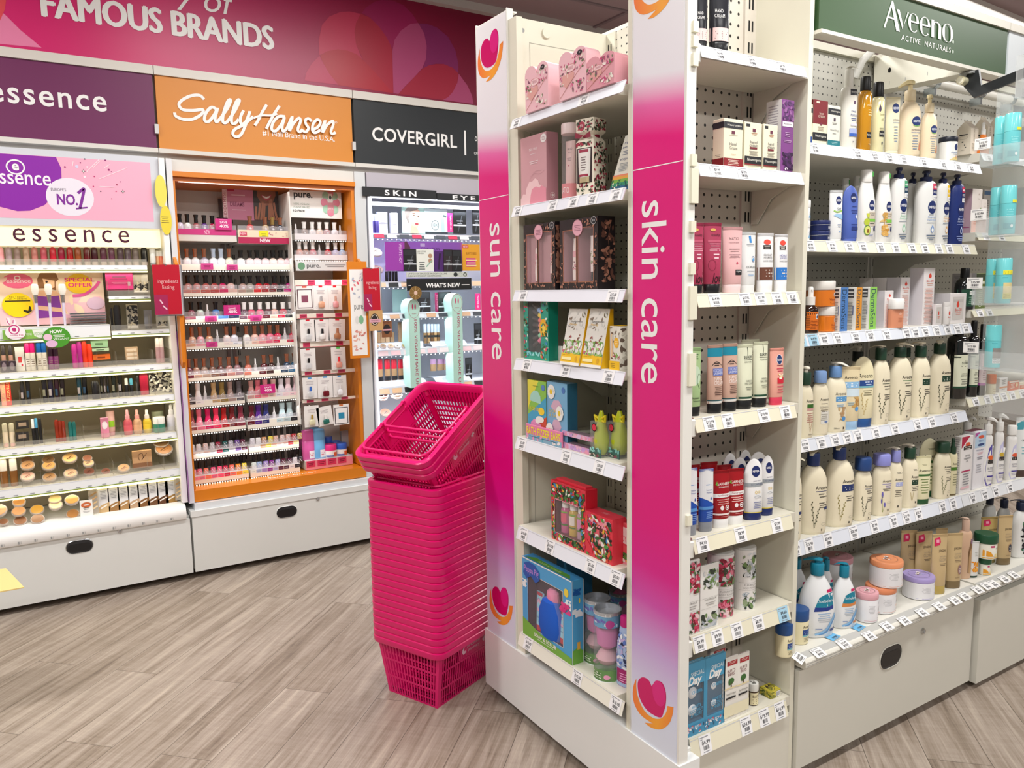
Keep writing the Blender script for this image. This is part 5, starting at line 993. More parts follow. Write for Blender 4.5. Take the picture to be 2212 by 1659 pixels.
P_box('S',NS[7],'balm_box','small olive and yellow box lying open-windowed beside the jar',1640,1665,1686,1496,'#b4a83a',[('c',.0,.1,.9,.85),('b',145,14,['#d8cc5a','#6a7a2a','#8a8a30'],-.95,.05,-.1,.95,.006)],side=[('b',146,20,['#d8cc5a','#6a7a2a','#4a5a20'],-.95,.05,.95,.95,.006)],top=[('b',147,20,['#d8cc5a','#c8b83a','#8a8a30'],-.95,.05,.95,.95,.008),('o',0,.5,.62,.36,'#3a2a1c'),('o',.1,.45,.4,.22,'#7a7430')],gap=.02,yaw=0.0)
# ================================================================ gondola shelves (face S)
GY=1.430
GZ={1:(1.832,1.800),2:(1.568,1.535),3:(1.304,1.270),4:(1.000,.965),5:(.698,.656)}
gtk={1:[(1757,'$7.99'),(1849,'$12.99'),(1886,'$12.99'),(1918,'$12.99'),(1949,'$3.25'),(1992,'$7.09'),(2035,'$6.95'),(2066,'$4.45'),(2095,'$2.99')],
 2:[(1747,'$9.99'),(1794,'$7.99'),(1831,'$5.19'),(1861,'$7.99'),(1899,'$8.99'),(1932,'$8.99'),(1967,'$7.99'),(1995,'$9.99'),(2025,'$7.99'),(2048,'$9.99'),(2084,'$7.99')],
 3:[(1728,'$12.99','#a9d3ea'),(1754,'$18.99','#a9d3ea'),(1777,'$20.99'),(1806,'$12.45'),(1845,'$20.95'),(1877,'$24.95'),(1912,'$34.95'),(1955,'$49.95'),(1974,'$14.95'),(1996,'$24.95'),(2020,'$24.95'),(2044,'$8.55'),(2065,'$14.95'),(2083,'$12.95')],
 4:[(1735,'$19.99'),(1771,'$12.99'),(1801,'$16.95'),(1827,'$24.99'),(1850,'$21.99'),(1889,'$9.95'),(1930,'$14.99'),(1979,'$23.99'),(2010,'$16.95'),(2058,'$16.99')],
 5:[(1716,'$13.99'),(1745,'$15.99'),(1786,'$24.99'),(1841,'$28.99'),(1886,'$9.99'),(1927,'$9.99'),(1955,'$12.99'),(1981,'$15.99'),(2033,'$8.99'),(2056,'$8.99')]}
gwhat={1:'amber oil and beige lotion pumps',2:'white navy-badged lotions',3:'orange jars and tall white oil cartons',4:'beige pump bottles with green collars',5:'large beige pump bottles with navy collars'}
gord={1:'topmost',2:'second',3:'third',4:'fourth',5:'fifth'}
for k in range(1,6):
 shelf('S',f'{gord[k]} wide gondola shelf under the green sign, holding {gwhat[k]}',1.808,2.750,GY,1.800,*GZ[k],gtk[k],strip='#e9e6cf' if k==2 else '#dfe4ee',brackets=(2.742,1.815),deckm=mat('#dedbd0',.4),group=None)
BZ={1:(1.872,1.846),2:(1.609,1.583),3:(1.348,1.323),4:(1.040,1.010),5:(.694,.655)}
btk={1:[(2133,'$9.95'),(2165,'$9.95')],2:[(2127,'$19.95'),(2160,'$12.95')],3:[(2114,'$22.95'),(2134,'$24.95')],4:[(2105,'$14.95'),(2130,'$18.95'),(2150,'$14.95'),(2166,'$16.95'),(2184,'$12.95'),(2206,'$12.95')],5:[(2098,'$14.99'),(2124,'$14.99'),(2148,'$14.99'),(2178,'$14.99')]}
bwhat={1:'beige gable cartons and an orange serum',2:'pale pink cartons',3:'a dark green bottle',4:'black-shouldered bottles and orange packs',5:'white pump bottles and face-care cartons'}
for k in range(1,6):
 shelf('S',f'{gord[k]} shelf of the farther gondola bay, holding {bwhat[k]}',2.763,3.73,1.435,1.800,*BZ[k],btk[k],strip='#e9e6cf' if k in(2,3,4)else '#dfe2e6',deckm=mat('#e2dfd5',.4),dk=(2.762,3.72))
A={k:(GY,GZ[k][0])for k in GZ}; A[6]=(1.388,.390)
B={k:(1.435,BZ[k][0])for k in BZ}; B[6]=(1.388,.390)
# paper tickets lying on the sloping lip of the base decks
def flat_ticket(par,off,px,py,price,paper='#ecebea',yaw=0.0,w=.044):
 p=at(px,py,Z=.386); m=MB(); n=.0018
 c,s=math.cos(yaw),math.sin(yaw); sl=.42
 F=lambda e:(lambda u,v:(p.x-off[0]+u*c-v*s,p.y-off[1]+u*s+v*c,.3905+e+n+(p.y+v*c+u*s-1.374)*(sl if p.y+v<1.374 else 0)))
 ticket(m,F,0,0,w,.030,price,paper); m.build('price_ticket',par)
for px,py,pr,pap in((1768,1408,'$13.99','#ecebea'),(1798,1379,'','#6ab4e0'),(1823,1388,'$12.99','#ecebea'),(1853,1358,'','#6ab4e0'),(1878,1369,'$8.99','#ecebea'),(1916,1350,'$9.99','#ecebea'),(1954,1337,'$9.99','#ecebea'),(1992,1320,'$9.99','#ecebea'),(2029,1306,'$9.99','#ecebea'),(2063,1293,'$9.99','#ecebea'),(2084,1284,'$9.99','#ecebea')):
 flat_ticket(gb1,(2.2805,1.6),px,py,pr,pap,.0 if pap[1]=='e' else .12)
flat_ticket(gb1,(2.2805,1.6),1726,1421,'$16.99','#f2f2f0',.35)
for px,py in((2112,1271),(2131,1263),(2147,1258),(2170,1248),(2190,1239)): flat_ticket(gb2,(3.246,1.6),px,py,'$9.99')
def R_(sh,name,lab,x0,x1,yt,ratio,fn,gap=.012,cat='bottle',group=None): return P_round('S',sh,name,cat,lab,x0,x1,yt,ratio,fn,gap,group)
# --- first shelf
P_box('S',A[1],'hand_cream_box','cream carton with blue foot, mostly hidden behind the tower panel',1734,1738,1756,222,CRM,[('r',-1,.78,1,.90,'#23252c'),('l',.2,.5,.8,3,.05,'#8a8478'),('r',-1,0,1,.18,'#22488c')])
P_box('S',A[1],'foot_cream_box','maroon and cream foot cream carton',1747,1757,1788,214,CRM,[('r',-1,.47,1,1,'#7e1c26'),('r',-.6,.93,-.15,.97,'#e8d8c8'),('t','foot',.15,.71,.06,'#d8c8b8',.6),('t','cream',.15,.64,.05,'#d8c8b8',.9),('r',0,.44,.25,.50,'#7a2a44'),('l',.1,.40,.9,3,.035,'#a89a88'),('r',-1,.10,1,.27,'#1d1e22'),('t','Neutrogena',.1,.19,.07,'#e8e6da',1.5)],side=[('r',-1,.47,1,1,'#6e1620'),('r',-1,.10,1,.27,'#1d1e22')])
P_box('S',A[1],'foot_cream_box','cream carton with black top band and teal foot',1786,1789,1816,226,'#e8e8dc',[('r',-1,.78,1,.93,'#23252c'),('t','Neutrogena',.2,.86,.06,'#e8e6da',1.4),('r',-.1,.62,.2,.70,'#4a3a50'),('l',.05,.58,.8,2,.03,'#8a8a88'),('t','Nourishing',.05,.40,.06,'#8a8a8c',1.3),('l',.05,.32,.6,1,.03,'#8a8a88'),('r',-1,0,1,.15,'#1f7a86'),('l',.1,.1,1.0,2,.03,'#a8d0d4')])
def f(t,a,H): bottle(t,a,.62,H,.76,'tall','#ebe9e0','pump','#e6e4dc',.48,[('r',-.1,.86,.98,.98-.02,'#23252c'),('t','Neutrogena',.45,.91,.04,'#d8d8d4',.9),('r',.35,.72,.55,.77,'#5a3a60'),('t','Deep',.35,.60,.045,'#4a5a90',.55),('t','Moisture',.4,.545,.045,'#4a5a90',.8),('l',.4,.49,.7,2,.03,'#6a78a8'),('r',.05,.37,.85,.41,'#d8d8e4'),('r',-.1,.25,.95,.33,'#a8b4dc'),('r',-.1,.20,.95,.25,'#3a62b8'),('l',.4,.12,.2,1,.03,'#8a8a90')],yaw=-.9,caph=.05)
R_(A[1],'lotion_bottle','white lotion pump bottle with black top label and blue stripe, clear-capped',1815,1853,146,.62,f,.02)
def f(t,a,H): bottle(t,a,.9,H,.82,'cyl','#c98a1a','flip','#161617',.74,[('t','rainbath',.45,.74,.05,'#f0dca8',1.0),('l',.5,.66,.8,3,.04,'#e8d090'),('r',.0,.20,.98,.30,'#191a1e'),('t','Neutrogena',.5,.25,.045,'#e8e6da',.95),('l',.5,.1,.4,1,.03,'#f0dca8')],rough=.08,body_mat=mat('#c88c1c',.06,coat=.6))
R_(A[1],'body_oil_bottle','amber body oil bottle with black cap',1854,1884,166,.9,f)
def f(t,a,H): bottle(t,a,.9,H,.80,'cyl','#e6dfae','flip','#161617',.76,[('d',-.1,.76,.2,.05,'#4a3a58'),('t','body',.3,.66,.05,'#9a9a70',.7),('t','oil',.35,.58,.05,'#9a9a70',.4),('l',.3,.42,.8,2,.03,'#a8a480'),('r',-.1,.27,.98,.37,'#191a1e'),('t','Neutrogena',.45,.32,.05,'#e8e6da',.95),('r',.3,.13,.5,.18,'#4a4a50')],body_mat=mat('#ebe6b8',.06,coat=.6))
R_(A[1],'body_oil_bottle','pale yellow body oil bottle with black cap',1882,1912,178,.9,f)
RED=[('o',.35,.80,.52,.085,'#22356e'),('t','REDWIN',.38,.80,.045,'#e8ecf4',.8,{'bold':.02}),('t','sorbolene',.4,.60,.035,'#4a5a78',1.0),('t','moisturiser',.4,.55,.03,'#6a8ab8',1.0),('l',.3,.47,.6,6,.05,'#8a98a8')]
def f(t,a,H): tube_item(t,a,.55,H,.06,'#ece3c2','#ece3c2',RED,flare=1.06)
R_(A[1],'lotion_tube','flat cream tube with navy oval badge, between the yellow oil and the big pump',1913,1944,209,.55,f,cat='tube')
REDP=[('o',.35,.62,.46,.085,'#22356e'),('t','REDWIN',.38,.62,.04,'#e8ecf4',.72,{'bold':.02}),('s',[(.0,.55),(.35,.53),(.7,.55)],.0025,'#8ac06a'),('t','sorbolene',.35,.47,.032,'#5a5a70',.95),('t','moisturiser',.35,.425,.028,'#6a8ab8',.95),('l',.25,.36,.55,6,.045,'#8a98a8'),('p',[(.62,.12),(.7,.24),(.86,.30),(.88,.12)],'#e0906a')]
def f(t,a,H): bottle(t,a,.62,H,.74,'round','#efdcbc','pump','#efdcb8',.46,REDP,yaw=2.4,headcol='#f0dfae',caph=.030)
R_(A[1],'lotion_bottle','large peach-cream pump bottle with navy oval badge',1941,1991,174,.62,f,.012)
def f(t,a,H): bottle(t,a,.62,H,.74,'round','#efdcbc','pump','#efdcb8',.50,REDP,yaw=-2.2,headcol='#f0dfae',caph=.026)
R_(A[1],'lotion_bottle','smaller peach-cream pump bottle with navy oval badge',1989,2026,206,.62,f)
def f(t,a,H): jar_item(t,a,H,.20,'#efefec','#1d2230',[('o',.4,.72,.24,.16,'#22356e'),('t','vitamin E',.3,.46,.10,'#7a90b8',1.1),('l',.35,.36,.7,1,.05,'#a8b0b8'),('p',[(-.4,.08),(.9,.06),(.8,.18),(.3,.24),(-.1,.16)],'#f0dc98'),('d',.4,.22,.06,.08,'#e0a060')])
R_(A[1],'cream_jar','white cream jar with a near-black lid at the far end of the topmost shelf',2026,2068,297,1.0,f,cat='jar')
def gable(lab,xl,xc,xr,yt,gp):
 c,w,d,h=spot_box('S',xl,xc,xr,yt,B[1][1],1.435,gp); t=thing('gable_carton',lab,'box',c,0,'beige gable cartons'); m=mat('#e6dccb',.45); mb=MB(); W,D=w/2,d/2
 hb=h*.80; b=[(-W,-D),(W,-D),(W,D),(-W,D)]
 mb.rings([[(x,y,0)for x,y in b],[(x,y,hb)for x,y in b],[(x*.96,y*.16,h)for x,y in b]],m); mb.box(-W*.96,W*.96,-.0012,.0012,h*.995,h*1.07,m)
 draw(mb,lambda e:(lambda u,v:(-W-e,-u,v)),d,h,[('r',-.6,.60,.55,.635,'#26262a'),('R',0,.53,.62,.05,.0006,'#9a9484'),('o',-.1,.40,.14,.02,'#26262a'),('o',.2,.30,.08,.018,'#3a3a3a'),('o',.35,.22,.08,.018,'#3a3a3a'),('l',.0,.15,.5,1,.03,'#8a8478')])
 draw(mb,lambda e:(lambda u,v:(u,-D-e,v)),w,h,[('v','natural',.0,.62,.5,'#b8b0a0',.4),('l',0,.33,1.2,6,.04,'#b0a898')]); mb.build('carton',t)
gable('beige gable-topped carton at the near end of the farther topmost shelf',2067,2098,2114,262,.03)
gable('beige gable-topped carton behind the orange serum bottle',2101,2134,2146,255,.075)
gable('beige gable-topped carton farthest along, behind the hanging clear strip',2134,2166,2186,250,.075)
def f(t,a,H): bottle(t,a,.8,H,.62,'cone','#d9782a','spray','#d9d9d6',.34,[('t','trilogy',.2,.72,.06,'#3a1a10',.6),('l',.2,.62,.6,3,.05,'#5a2a14'),('o',.3,.25,.2,.06,'#f0b070')],body_mat=mat('#d6742a',.12,coat=.5),headcol='#e9e9e6')
R_(B[1],'serum_bottle','small flared orange serum bottle with a white dropper top',2108,2139,264,.8,f,.014)
# --- second shelf
def f(t,a,H): jar_item(t,a,H,.38,'#ecebea','#efefee',[('t','Soft',.5,.55,.3,'#5a7a9a',.6),('p',[(.0,.2),(.9,.1),(.9,.35),(.2,.42)],'#8ab8dc')])
for k,(yt,lab)in enumerate(((476,'lower of two stacked white cream jars, at the panel end of the second gondola shelf'),(434,'upper of two stacked white cream jars, at the panel end of the second gondola shelf'))):
 c,a,H=spot_round('S',1715,1749,476,A[2][1],GY,1.0,.012); h1=H*.98
 t=thing('cream_jar',lab,'jar',c+Vector((0,0,k*(h1+.0005))),0,'stacked white cream jars'); f(t,a,h1)
def f(t,a,H): jar_item(t,a,H,.45,'#182456','#1b2860',[('t','NIVEA',.35,.5,.5,'#e4e6ee',.7,{'bold':.02})],rough=.3); mb=MB(); mb.loft([(H*.55,a*1.035,a*1.035),(H*.585,a*1.035,a*1.035)],mat('#d9dce4',.3,.6),28); mb.build('rim_band',t)
for k,(yt,lab)in enumerate(((501,'lower of two stacked flat navy cream tins'),(481,'upper of two stacked flat navy cream tins'))):
 c,a,H=spot_round('S',1748,1792,497,A[2][1],GY,1.0,.012); h1=H*.9
 t=thing('cream_tin',lab,'tin',c+Vector((0,0,k*(h1+.0005))),0,'stacked navy cream tins'); f(t,a,h1)
def f(t,a,H): tube_item(t,a,.5,H,.04,'#e9ebec','#e9ebec',[('o',.35,.80,.42,.085,NAVY),('t','NIVEA',.38,.80,.045,'#f2f2f4',.68,{'bold':.02}),('t','Soft',.4,.63,.06,'#5a6a7a',.6),('s',[(-.4,.60),(.1,.57),(.9,.60)],.004,'#9ac85a'),('p',[(-.5,.50),(.0,.54),(.95,.52),(.95,.42),(.3,.45)],'#9cc4e4'),('l',.4,.32,.6,2,.04,'#8a98b0'),('l',.5,.18,.3,1,.04,'#6a9ad0')],flare=1.0)
R_(A[2],'lotion_tube','white tube with a pale blue wave, beside the flat navy tins',1791,1820,411,.5,f,cat='tube')
def f(t,a,H): tube_item(t,a,.6,H,.05,'#4e66b8','#4e66b8',[('o',.3,.78,.40,.088,NAVY),('t','NIVEA',.33,.78,.04,'#f2f2f4',.62,{'bold':.02}),('l',.4,.62,.6,1,.03,'#1f2c6a'),('l',.4,.55,.9,2,.04,'#2a3a80'),('d',.6,.44,.1,.03,'#dfe4f4'),('l',.4,.30,.9,3,.04,'#2a3a80'),('r',.0,.20,.95,.25,'#26367a')],top='round')
R_(A[2],'lotion_tube','periwinkle blue round-topped tube with navy badge',1819,1854,401,.6,f,cat='tube')
def f_nb(fruit):
 def f(t,a,H): bottle(t,a,.6,H,.84,'slim','#ecebe8','flip','#ebeae6',.60,[('o',.42,.60,.34,.085,NAVY),('t','NIVEA',.46,.60,.04,'#f2f2f4',.55,{'bold':.02}),('r',.1,.26,.95,.50,'#d0c4b4'),('t','NATURALLY',.5,.47,.018,'#6a6a60',.7),('t','GOOD',.5,.44,.02,'#5a5a54',.45),('r',.1,.33,.95,.38,'#7ac04a'),('l',.5,.30,.6,1,.03,'#4a4a44'),('o',.85,.22,.2,.045,NAVY)]+fruit+[('l',.35,.12,.5,2,.02,'#6a7ab0')]); q=MB(); q.rect(lambda u,v:(u,-a*.6*.6-.0012,v),a*.25,H*.90,a*.56,H*.97,mat('#4aa04a',.4)); q.build('cap_sticker',t)
 return f
AVO=[('p',[(-.2,.47),(.15,.47),(.12,.38),(-.05,.40)],'#c8d04a'),('o',-.12,.33,.28,.06,'#b8c83e'),('o',-.05,.19,.34,.085,'#5a8a2a'),('o',-.03,.19,.28,.07,'#d8dc7a'),('o',.02,.175,.13,.035,'#8a5a2a')]
OAT=[('b',151,24,['#d8a85a','#c08a3a','#e8cc90'],-.3,.10,.3,.30,.009),('b',152,14,['#d8b878','#c89a50'],-.3,.34,.1,.50,.008),('s',[(-.1,.3),(-.05,.5)],.0015,'#b88a3a')]
R_(A[2],'lotion_bottle','white curved lotion bottle with an avocado printed on it',1850,1892,367,.6,f_nb(AVO))
R_(A[2],'lotion_bottle','white curved lotion bottle with oats printed on it',1890,1928,371,.6,f_nb(OAT))
for x0,x1,yt,lab in((1815,1838,385,'white lotion bottle in the shadow behind the blue tube'),(1838,1862,380,'white lotion bottle in the shadow behind the avocado bottle')): R_(A[2],'lotion_bottle',lab,x0,x1,yt,.6,f_nb([]),.12)
def f_np(col,stick,lines_,body='#ebebe9',ink='#5a6a80',bad=NAVY):
 def f(t,a,H): bottle(t,a,.62,H,.86,'tall',body,'pump','#1b2550',.52,[('o',.38,.58,.46,.105,bad),('t','NIVEA',.42,.58,.045,'#f2f2f4',.72,{'bold':.02}),('r',.35,.80,.98,.93+.03,stick[0]),('t','48H',.66,.90,.035,'#f2f2f4',.5,{'bold':.02}),('r',.35,.76,.98,.86,stick[1]),('t','FEEL',.66,.82,.035,'#f0f0f2',.5),('r',.36,.70,.97,.77,'#ecebea'),('t','+50',.66,.735,.03,'#3a4a80',.4),('l',.3,.46,.5,1,.02,ink),('t',lines_[0],.4,.42,.036,col,.85),('t',lines_[1],.4,.375,.036,col,.95),('l',.3,.33,.9,1,.02,ink),('d',.45,.22,.17,.05,col),('d',.45,.215,.11,.03,body),('l',.35,.13,1.0,2,.04,ink),('l',.35,.06,.5,1,.03,ink)],yaw=-2.0,headcol='#1b2550')
 return f
R_(A[2],'lotion_bottle','white pump bottle with green sticker and pale green lettering',1921,1961,363,.62,f_np('#8ac0a0',('#4aa070','#1f3f5a'),('Aloe &','Soothing')))
R_(A[2],'lotion_bottle','white pump bottle set back between the green and crimson stickered ones',1957,1985,374,.62,f_np('#5a6aa0',('#c02850','#2a2f5a'),('Repair','& Care')),.07)
R_(A[2],'lotion_bottle','white pump bottle with crimson sticker and blue droplet',1976,2023,370,.62,f_np('#6a90c8',('#c8244e','#22306a'),('Express','Hydration')))
R_(A[2],'lotion_bottle','white pump bottle with yellow sticker and golden lettering',2020,2052,374,.62,f_np('#d8a050',('#e8c030','#e8c030'),('Firming','Q10')))
R_(A[2],'lotion_bottle','navy blue pump bottle, the darkest on the second gondola shelf',2048,2084,378,.62,f_np('#c0cce8',('#c8244e','#2a3060'),('Rich','Nourishing'),body='#1c2f72',ink='#8a9ad0',bad='#14225c'))
WEL=[('l',.3,.78,.5,1,.03,'#a89a94'),('o',.3,.88,.1,.02,'#c8b8b0'),('r',-1,.02,1,.42,'#e9c8be'),('o',.75,.55,.13,.035,'#6a9a3a'),('l',.0,.52,.9,3,.05,'#c88a80'),('l',-.1,.36,1.0,4,.05,'#d8a898')]
P_box('S',B[2],'skin_care_box','tall pale pink carton with mauve side, beside the navy bottle',2079,2101,2122,407,'#e8e0da',WEL,side=[('r',-1,0,.9,1,'#c0a0b0'),('r',-1,.12,.7,.14,'#a04a78')],gap=.02)
P_box('S',B[2],'skin_care_box','short pale pink carton against the hanging clear strip',2116,2119,2132,430,'#e8e0da',WEL,side=[('r',-1,0,1,1,'#d0b8c0')],gap=.02)
P_box('S',B[2],'skin_care_box','grey blue-banded carton behind the short pink one',2121,2126,2140,408,'#b9b4b0',[('r',-1,.88,1,.96,'#4a6a90'),('l',0,.75,1.2,8,.05,'#8a8884')],gap=.09)
# --- third shelf
def f(t,a,H): bottle(t,a,.95,H,.62,'round','#2e1a12','spray','#ece9e4',.56,[('r',-.98,.12,.98,.74,'#d96f1e'),('o',.45,.58,.16,.09,'#ecece8'),('o',.47,.57,.09,.05,'#2a2a5a'),('t','Vitamin E',.2,.42,.07,'#7a3010',1.0),('l',.2,.32,1.1,4,.05,'#8a4010'),('l',-.6,.58,.5,7,.06,'#8a4a18')],body_mat=mat('#2c1810',.1,coat=.6),headcol='#efece8')
R_(A[3],'spray_bottle','dark brown spray bottle with orange label and white pump',1732,1769,619,.95,f,.016)
def f(t,a,H): jar_item(t,a,H,.36,'#e07a1e','#ece8e2',[('r',-.99,.03,.99,.93,'#df781c'),('o',.35,.72,.14,.13,'#ecece8'),('o',.36,.71,.08,.08,'#2a2a5a'),('t','Vitamin E',.25,.42,.14,'#8a2a1a',1.0),('l',.3,.25,1.0,2,.09,'#8a3a14')])
c,a,H=spot_round('S',1761,1803,662,A[3][1],GY,1.0,.02); hl_=H
t=thing('cream_jar','lower, smaller orange jar with white lid in the stack behind the brown spray','jar',c,0); f(t,a,H)
c2,a2,H2=spot_round('S',1740,1803,607,A[3][1]+H+.0005,GY,1.0,.02)
c2.y=max(c2.y,c.y-a*.2)
t=thing('cream_jar','upper, larger orange jar with white lid in the stack behind the brown spray','jar',c2,0); f(t,a2,H2)
for(xl,xc,xr,yt,cc,lab)in((1802,1816,1832,621,'#4f7fc0','slim white carton with a blue spine and vertical lettering'),(1829,1850,1862,621,'#e0952a','slim white carton with an orange spine and vertical lettering'),(1862,1879,1894,620,'#8fcc5a','slim white carton with a lime green spine and vertical lettering')):
 P_box('S',A[3],'skin_care_box',lab,xl,xc,xr,yt,'#e9e8e4',[('r',-1,0,1,1,cc),('v','DermaSens',0,.5,1.3,'#26405a',.9)],side=[('r',-.9,.76,.5,.96,'#4a4a4e'),('r',-.8,.80,.4,.83,'#e0e0de'),('r',-.8,.88,.4,.91,'#e0e0de'),('l',-.2,.66,1.1,14,.036,'#9a9a96'),('r',.35,.36,.5,.58,'#2a4a8a'),('l',-.2,.12,1.3,3,.04,'#b0aca6')],gap=.012)
BIO=[('d',.1,.86,.26,.035,'#d6402e'),('t','Bio-Oil',.1,.775,.035,'#d6402e',1.2),('l',.1,.73,1.1,2,.03,'#e0a090'),('l',.0,.64,1.5,26,.024,'#e6b0a4')]
def bio(lab,xl,xc,xr,yt,gp,ops=BIO,part='carton'): return P_box('S',A[3],'oil_box',lab,xl,xc,xr,yt,'#e2dcdc',ops,side=[('r',-1,0,1,1,'#d6d2d8')],gap=gp,group='white oil cartons')
bio('small white oil carton with a red drop, behind the amber oil bottle',1892,1911,1930,628,.03)
bio('white oil carton with red drop, foremost of the file behind the small one',1916,1946,1966,599,.045)
for k,(xl,xr)in enumerate(((1888,1917),(1863,1889))):
 c,w,d,h=spot_box('S',1916,1946,1966,599,A[3][1],GY,.045)
 t=thing('oil_box',['white oil carton second in the file reaching back from the front one','white oil carton last in the file, deepest on the shelf'][k],'box',c+Vector((0,(k+1)*(d+.002),0)),0,'white oil cartons'); carton(t,w,d,h,'#e2dcdc',BIO).build('carton',t)
def f(t,a,H): bottle(t,a,.6,H,.67,'tall','#d58a6a','screw','#efeeec',.99,[('d',.3,.72,.2,.07,'#e0a890'),('l',.3,.5,.6,4,.06,'#c07858')],body_mat=mat('#d9906e',.08,coat=.7),p=3); q=MB(); q.text(lambda u,v:(u,-a*.62-.0022,v),'Bio',a*.55,H*.86,.006,INK); q.build('cap_print',t)
R_(A[3],'body_oil_bottle','clear peach-orange oil bottle with a broad white cap',1919,1951,645,.6,f,.006)
bio('tallest white oil carton with a red drop, standing alone mid-shelf',1966,1996,2020,579,.02)
P_box('S',A[3],'oil_box','squat white carton picturing a jar, at the far end of the third shelf',2017,2052,2087,634,'#e6e1e0',[('r',-.62,.12,.70,.88,'#cfcac6'),('r',-.55,.70,.63,.80,'#c0bbb8'),('d',-.02,.62,.16,.09,'#d6402e'),('t','Bio-Oil',.05,.45,.09,'#d6402e',.8),('l',.05,.36,.7,2,.06,'#d8a8a0')],side=[('r',-1,0,1,1,'#dad5d8')],gap=.016)
P_box('S',A[3],'oil_box','small white carton picturing a jar, in front of the squat one',2015,2020,2035,657,'#e6e1e0',[('r',-.6,.1,.75,.85,'#cfcac6'),('d',.0,.55,.16,.09,'#d6402e'),('l',.0,.4,.6,2,.07,'#d8705a')],side=[('r',-1,0,1,1,'#dad5d8')],gap=.004)
def f(t,a,H): jar_item(t,a,H,.18,'#ebe8e6','#ebe8e6',[('d',.25,.62,.25,.11,'#d6402e'),('t','Bio-Oil',.3,.40,.08,'#d6402e',.9)],lidw=.9)
R_(A[3],'cream_jar','small round white jar with a red drop, in front of the squat carton',2034,2053,653,1.0,f,.004,cat='jar')
def f(t,a,H): bottle(t,a,.95,H,.78,'round','#12181a','screw','#0f1113',.46,[('r',-.98,.1,.98,.62,'#1d4a36'),('r',.0,.46,.8,.58,'#dfe4e0'),('t','Antipodes',.4,.52,.05,'#2a3a34',.7),('l',.3,.38,.8,4,.06,'#7aa08a'),('o',.6,.2,.12,.04,'#c8d8d0')],body_mat=mat('#12181a',.08,coat=.7))
R_(B[3],'body_wash_bottle','dark green glossy bottle with black cap on the farther third shelf',2062,2105,579,.95,f,.014)
P_box('S',B[3],'skin_care_box','olive green carton behind the hanging strip of teal cans',2098,2109,2131,590,'#5a6a2c',[('r',-1,.82,1,.97,'#33402a'),('r',-.7,.70,.6,.77,'#d8dcc8'),('l',-.1,.58,.9,7,.06,'#a8b07a'),('R',-.1,.12,.3,.07,.0015,'#e8ecd8')],side=[('r',-1,0,1,1,'#b4b0b0')],gap=.03)
P_box('S',B[3],'skin_care_box','grey-white carton behind the dark green bottle',2056,2092,2100,590,'#b9b5b4',[],side=[('l',0,.9,1.5,8,.05,'#98949a')],gap=.09)
# --- fourth shelf
GRN='#1f3f2e'; AC='#ece3c8'
def av(w_=None,band=None,lines_='',tx=.5,sp='#3a4228',name='Aveeno',by=.60,u=.42,spv=.10,sph=.38):
 o=[('t',name,u,by+.085,.052,'#26221e',1.05,{'bold':.006})]
 if band: o+=[('r',-.05,by-.065,.97,by+.035,band),('l',u,by-.005,.75,2,.03,'#d8dcd0')]
 else: o+=[('r',-.05,by+.028,.97,by+.036,lines_ or GRN),('l',u+.1,by-.01,.8,2,.04,'#6a665a')]
 return o+[('l',u+.12,by-.14,.75,3,.032,'#5a564c'),('g',-.12,spv,sph,sp),('R',u+.18,.15,.2,.022,.0006,'#8a8676'),('r',u-.02,.055,u+.06,.085,'#3a362e')]
def f_av(ops,cap,capcol,hb,capw,prof='round',yaw=2.3,ch=None,head=None,ratio=.6):
 return lambda t,a,H: bottle(t,a,ratio,H,hb,prof,AC,cap,capcol,capw,ops,yaw=yaw,caph=ch,headcol=head,rough=.38)
P_box('S',A[4],'skin_care_box','lime green carton sliver beside the tower panel',1708,1711,1727,838,'#c9d85a',[('t','bio',.5,.9,.06,'#3a6a2a',.8),('r',0,.5,.9,.68,'#5a8a3a'),('l',.4,.3,.8,5,.05,'#8aa03a')])
R_(A[4],'body_lotion_bottle','smallest beige pump bottle with green label, beside the tower panel',1723,1758,792,.6,f_av([('t','Aveeno',.4,.69,.062,'#26221e',1.05),('r',.0,.56,.97,.63,'#3a6a2a'),('r',.0,.515,.97,.555,'#d8a0a0'),('l',.45,.46,.9,5,.04,'#c08a80'),('g',.45,.12,.26,'#c0a080'),('t','300ml',.5,.07,.03,'#6a6258',.5)],'pump',GRN,.76,.62,ch=.034,head='#ece6d6'))
R_(A[4],'body_lotion_bottle','beige bottle with a plain light blue screw cap',1752,1791,801,.6,f_av([('t','Aveeno',.3,.68,.052,'#26221e',1.05),('l',.3,.60,.8,1,.03,'#8a8478'),('r',-.1,.22,.95,.46,'#e6e4dc'),('t','DERMEXA',.3,.53,.035,'#9a968a',1.0),('l',.3,.48,.9,2,.03,'#7a7060'),('l',.3,.40,.8,4,.035,'#a8a498'),('o',.5,.26,.2,.02,'#6a80b0')],'screw','#7f9fd0',.83,.66))
R_(A[4],'body_lotion_bottle','beige pump bottle with light blue collar and blue label',1779,1830,783,.6,f_av([('t','Aveeno',.25,.70,.052,'#26221e',1.0),('r',-.2,.56,.85,.65,'#5a9ad0'),('l',.3,.62,.8,2,.04,'#e4eef4'),('l',.2,.50,.7,2,.03,'#8ab0d0'),('s',[(.1,.2),(.5,.34),(.75,.46)],.001,'#b08a58'),('b',161,9,['#c8a878','#b8946a'],.1,.22,.9,.46,.008),('o',.55,.25,.18,.04,'#4a90d0'),('t','500mL',-.05,.08,.03,'#5a564c',.5),('r',.5,.06,.62,.10,'#2a2826')],'pump','#6f98cc',.80,.52,yaw=-.95,ch=.032,head='#efece0'))
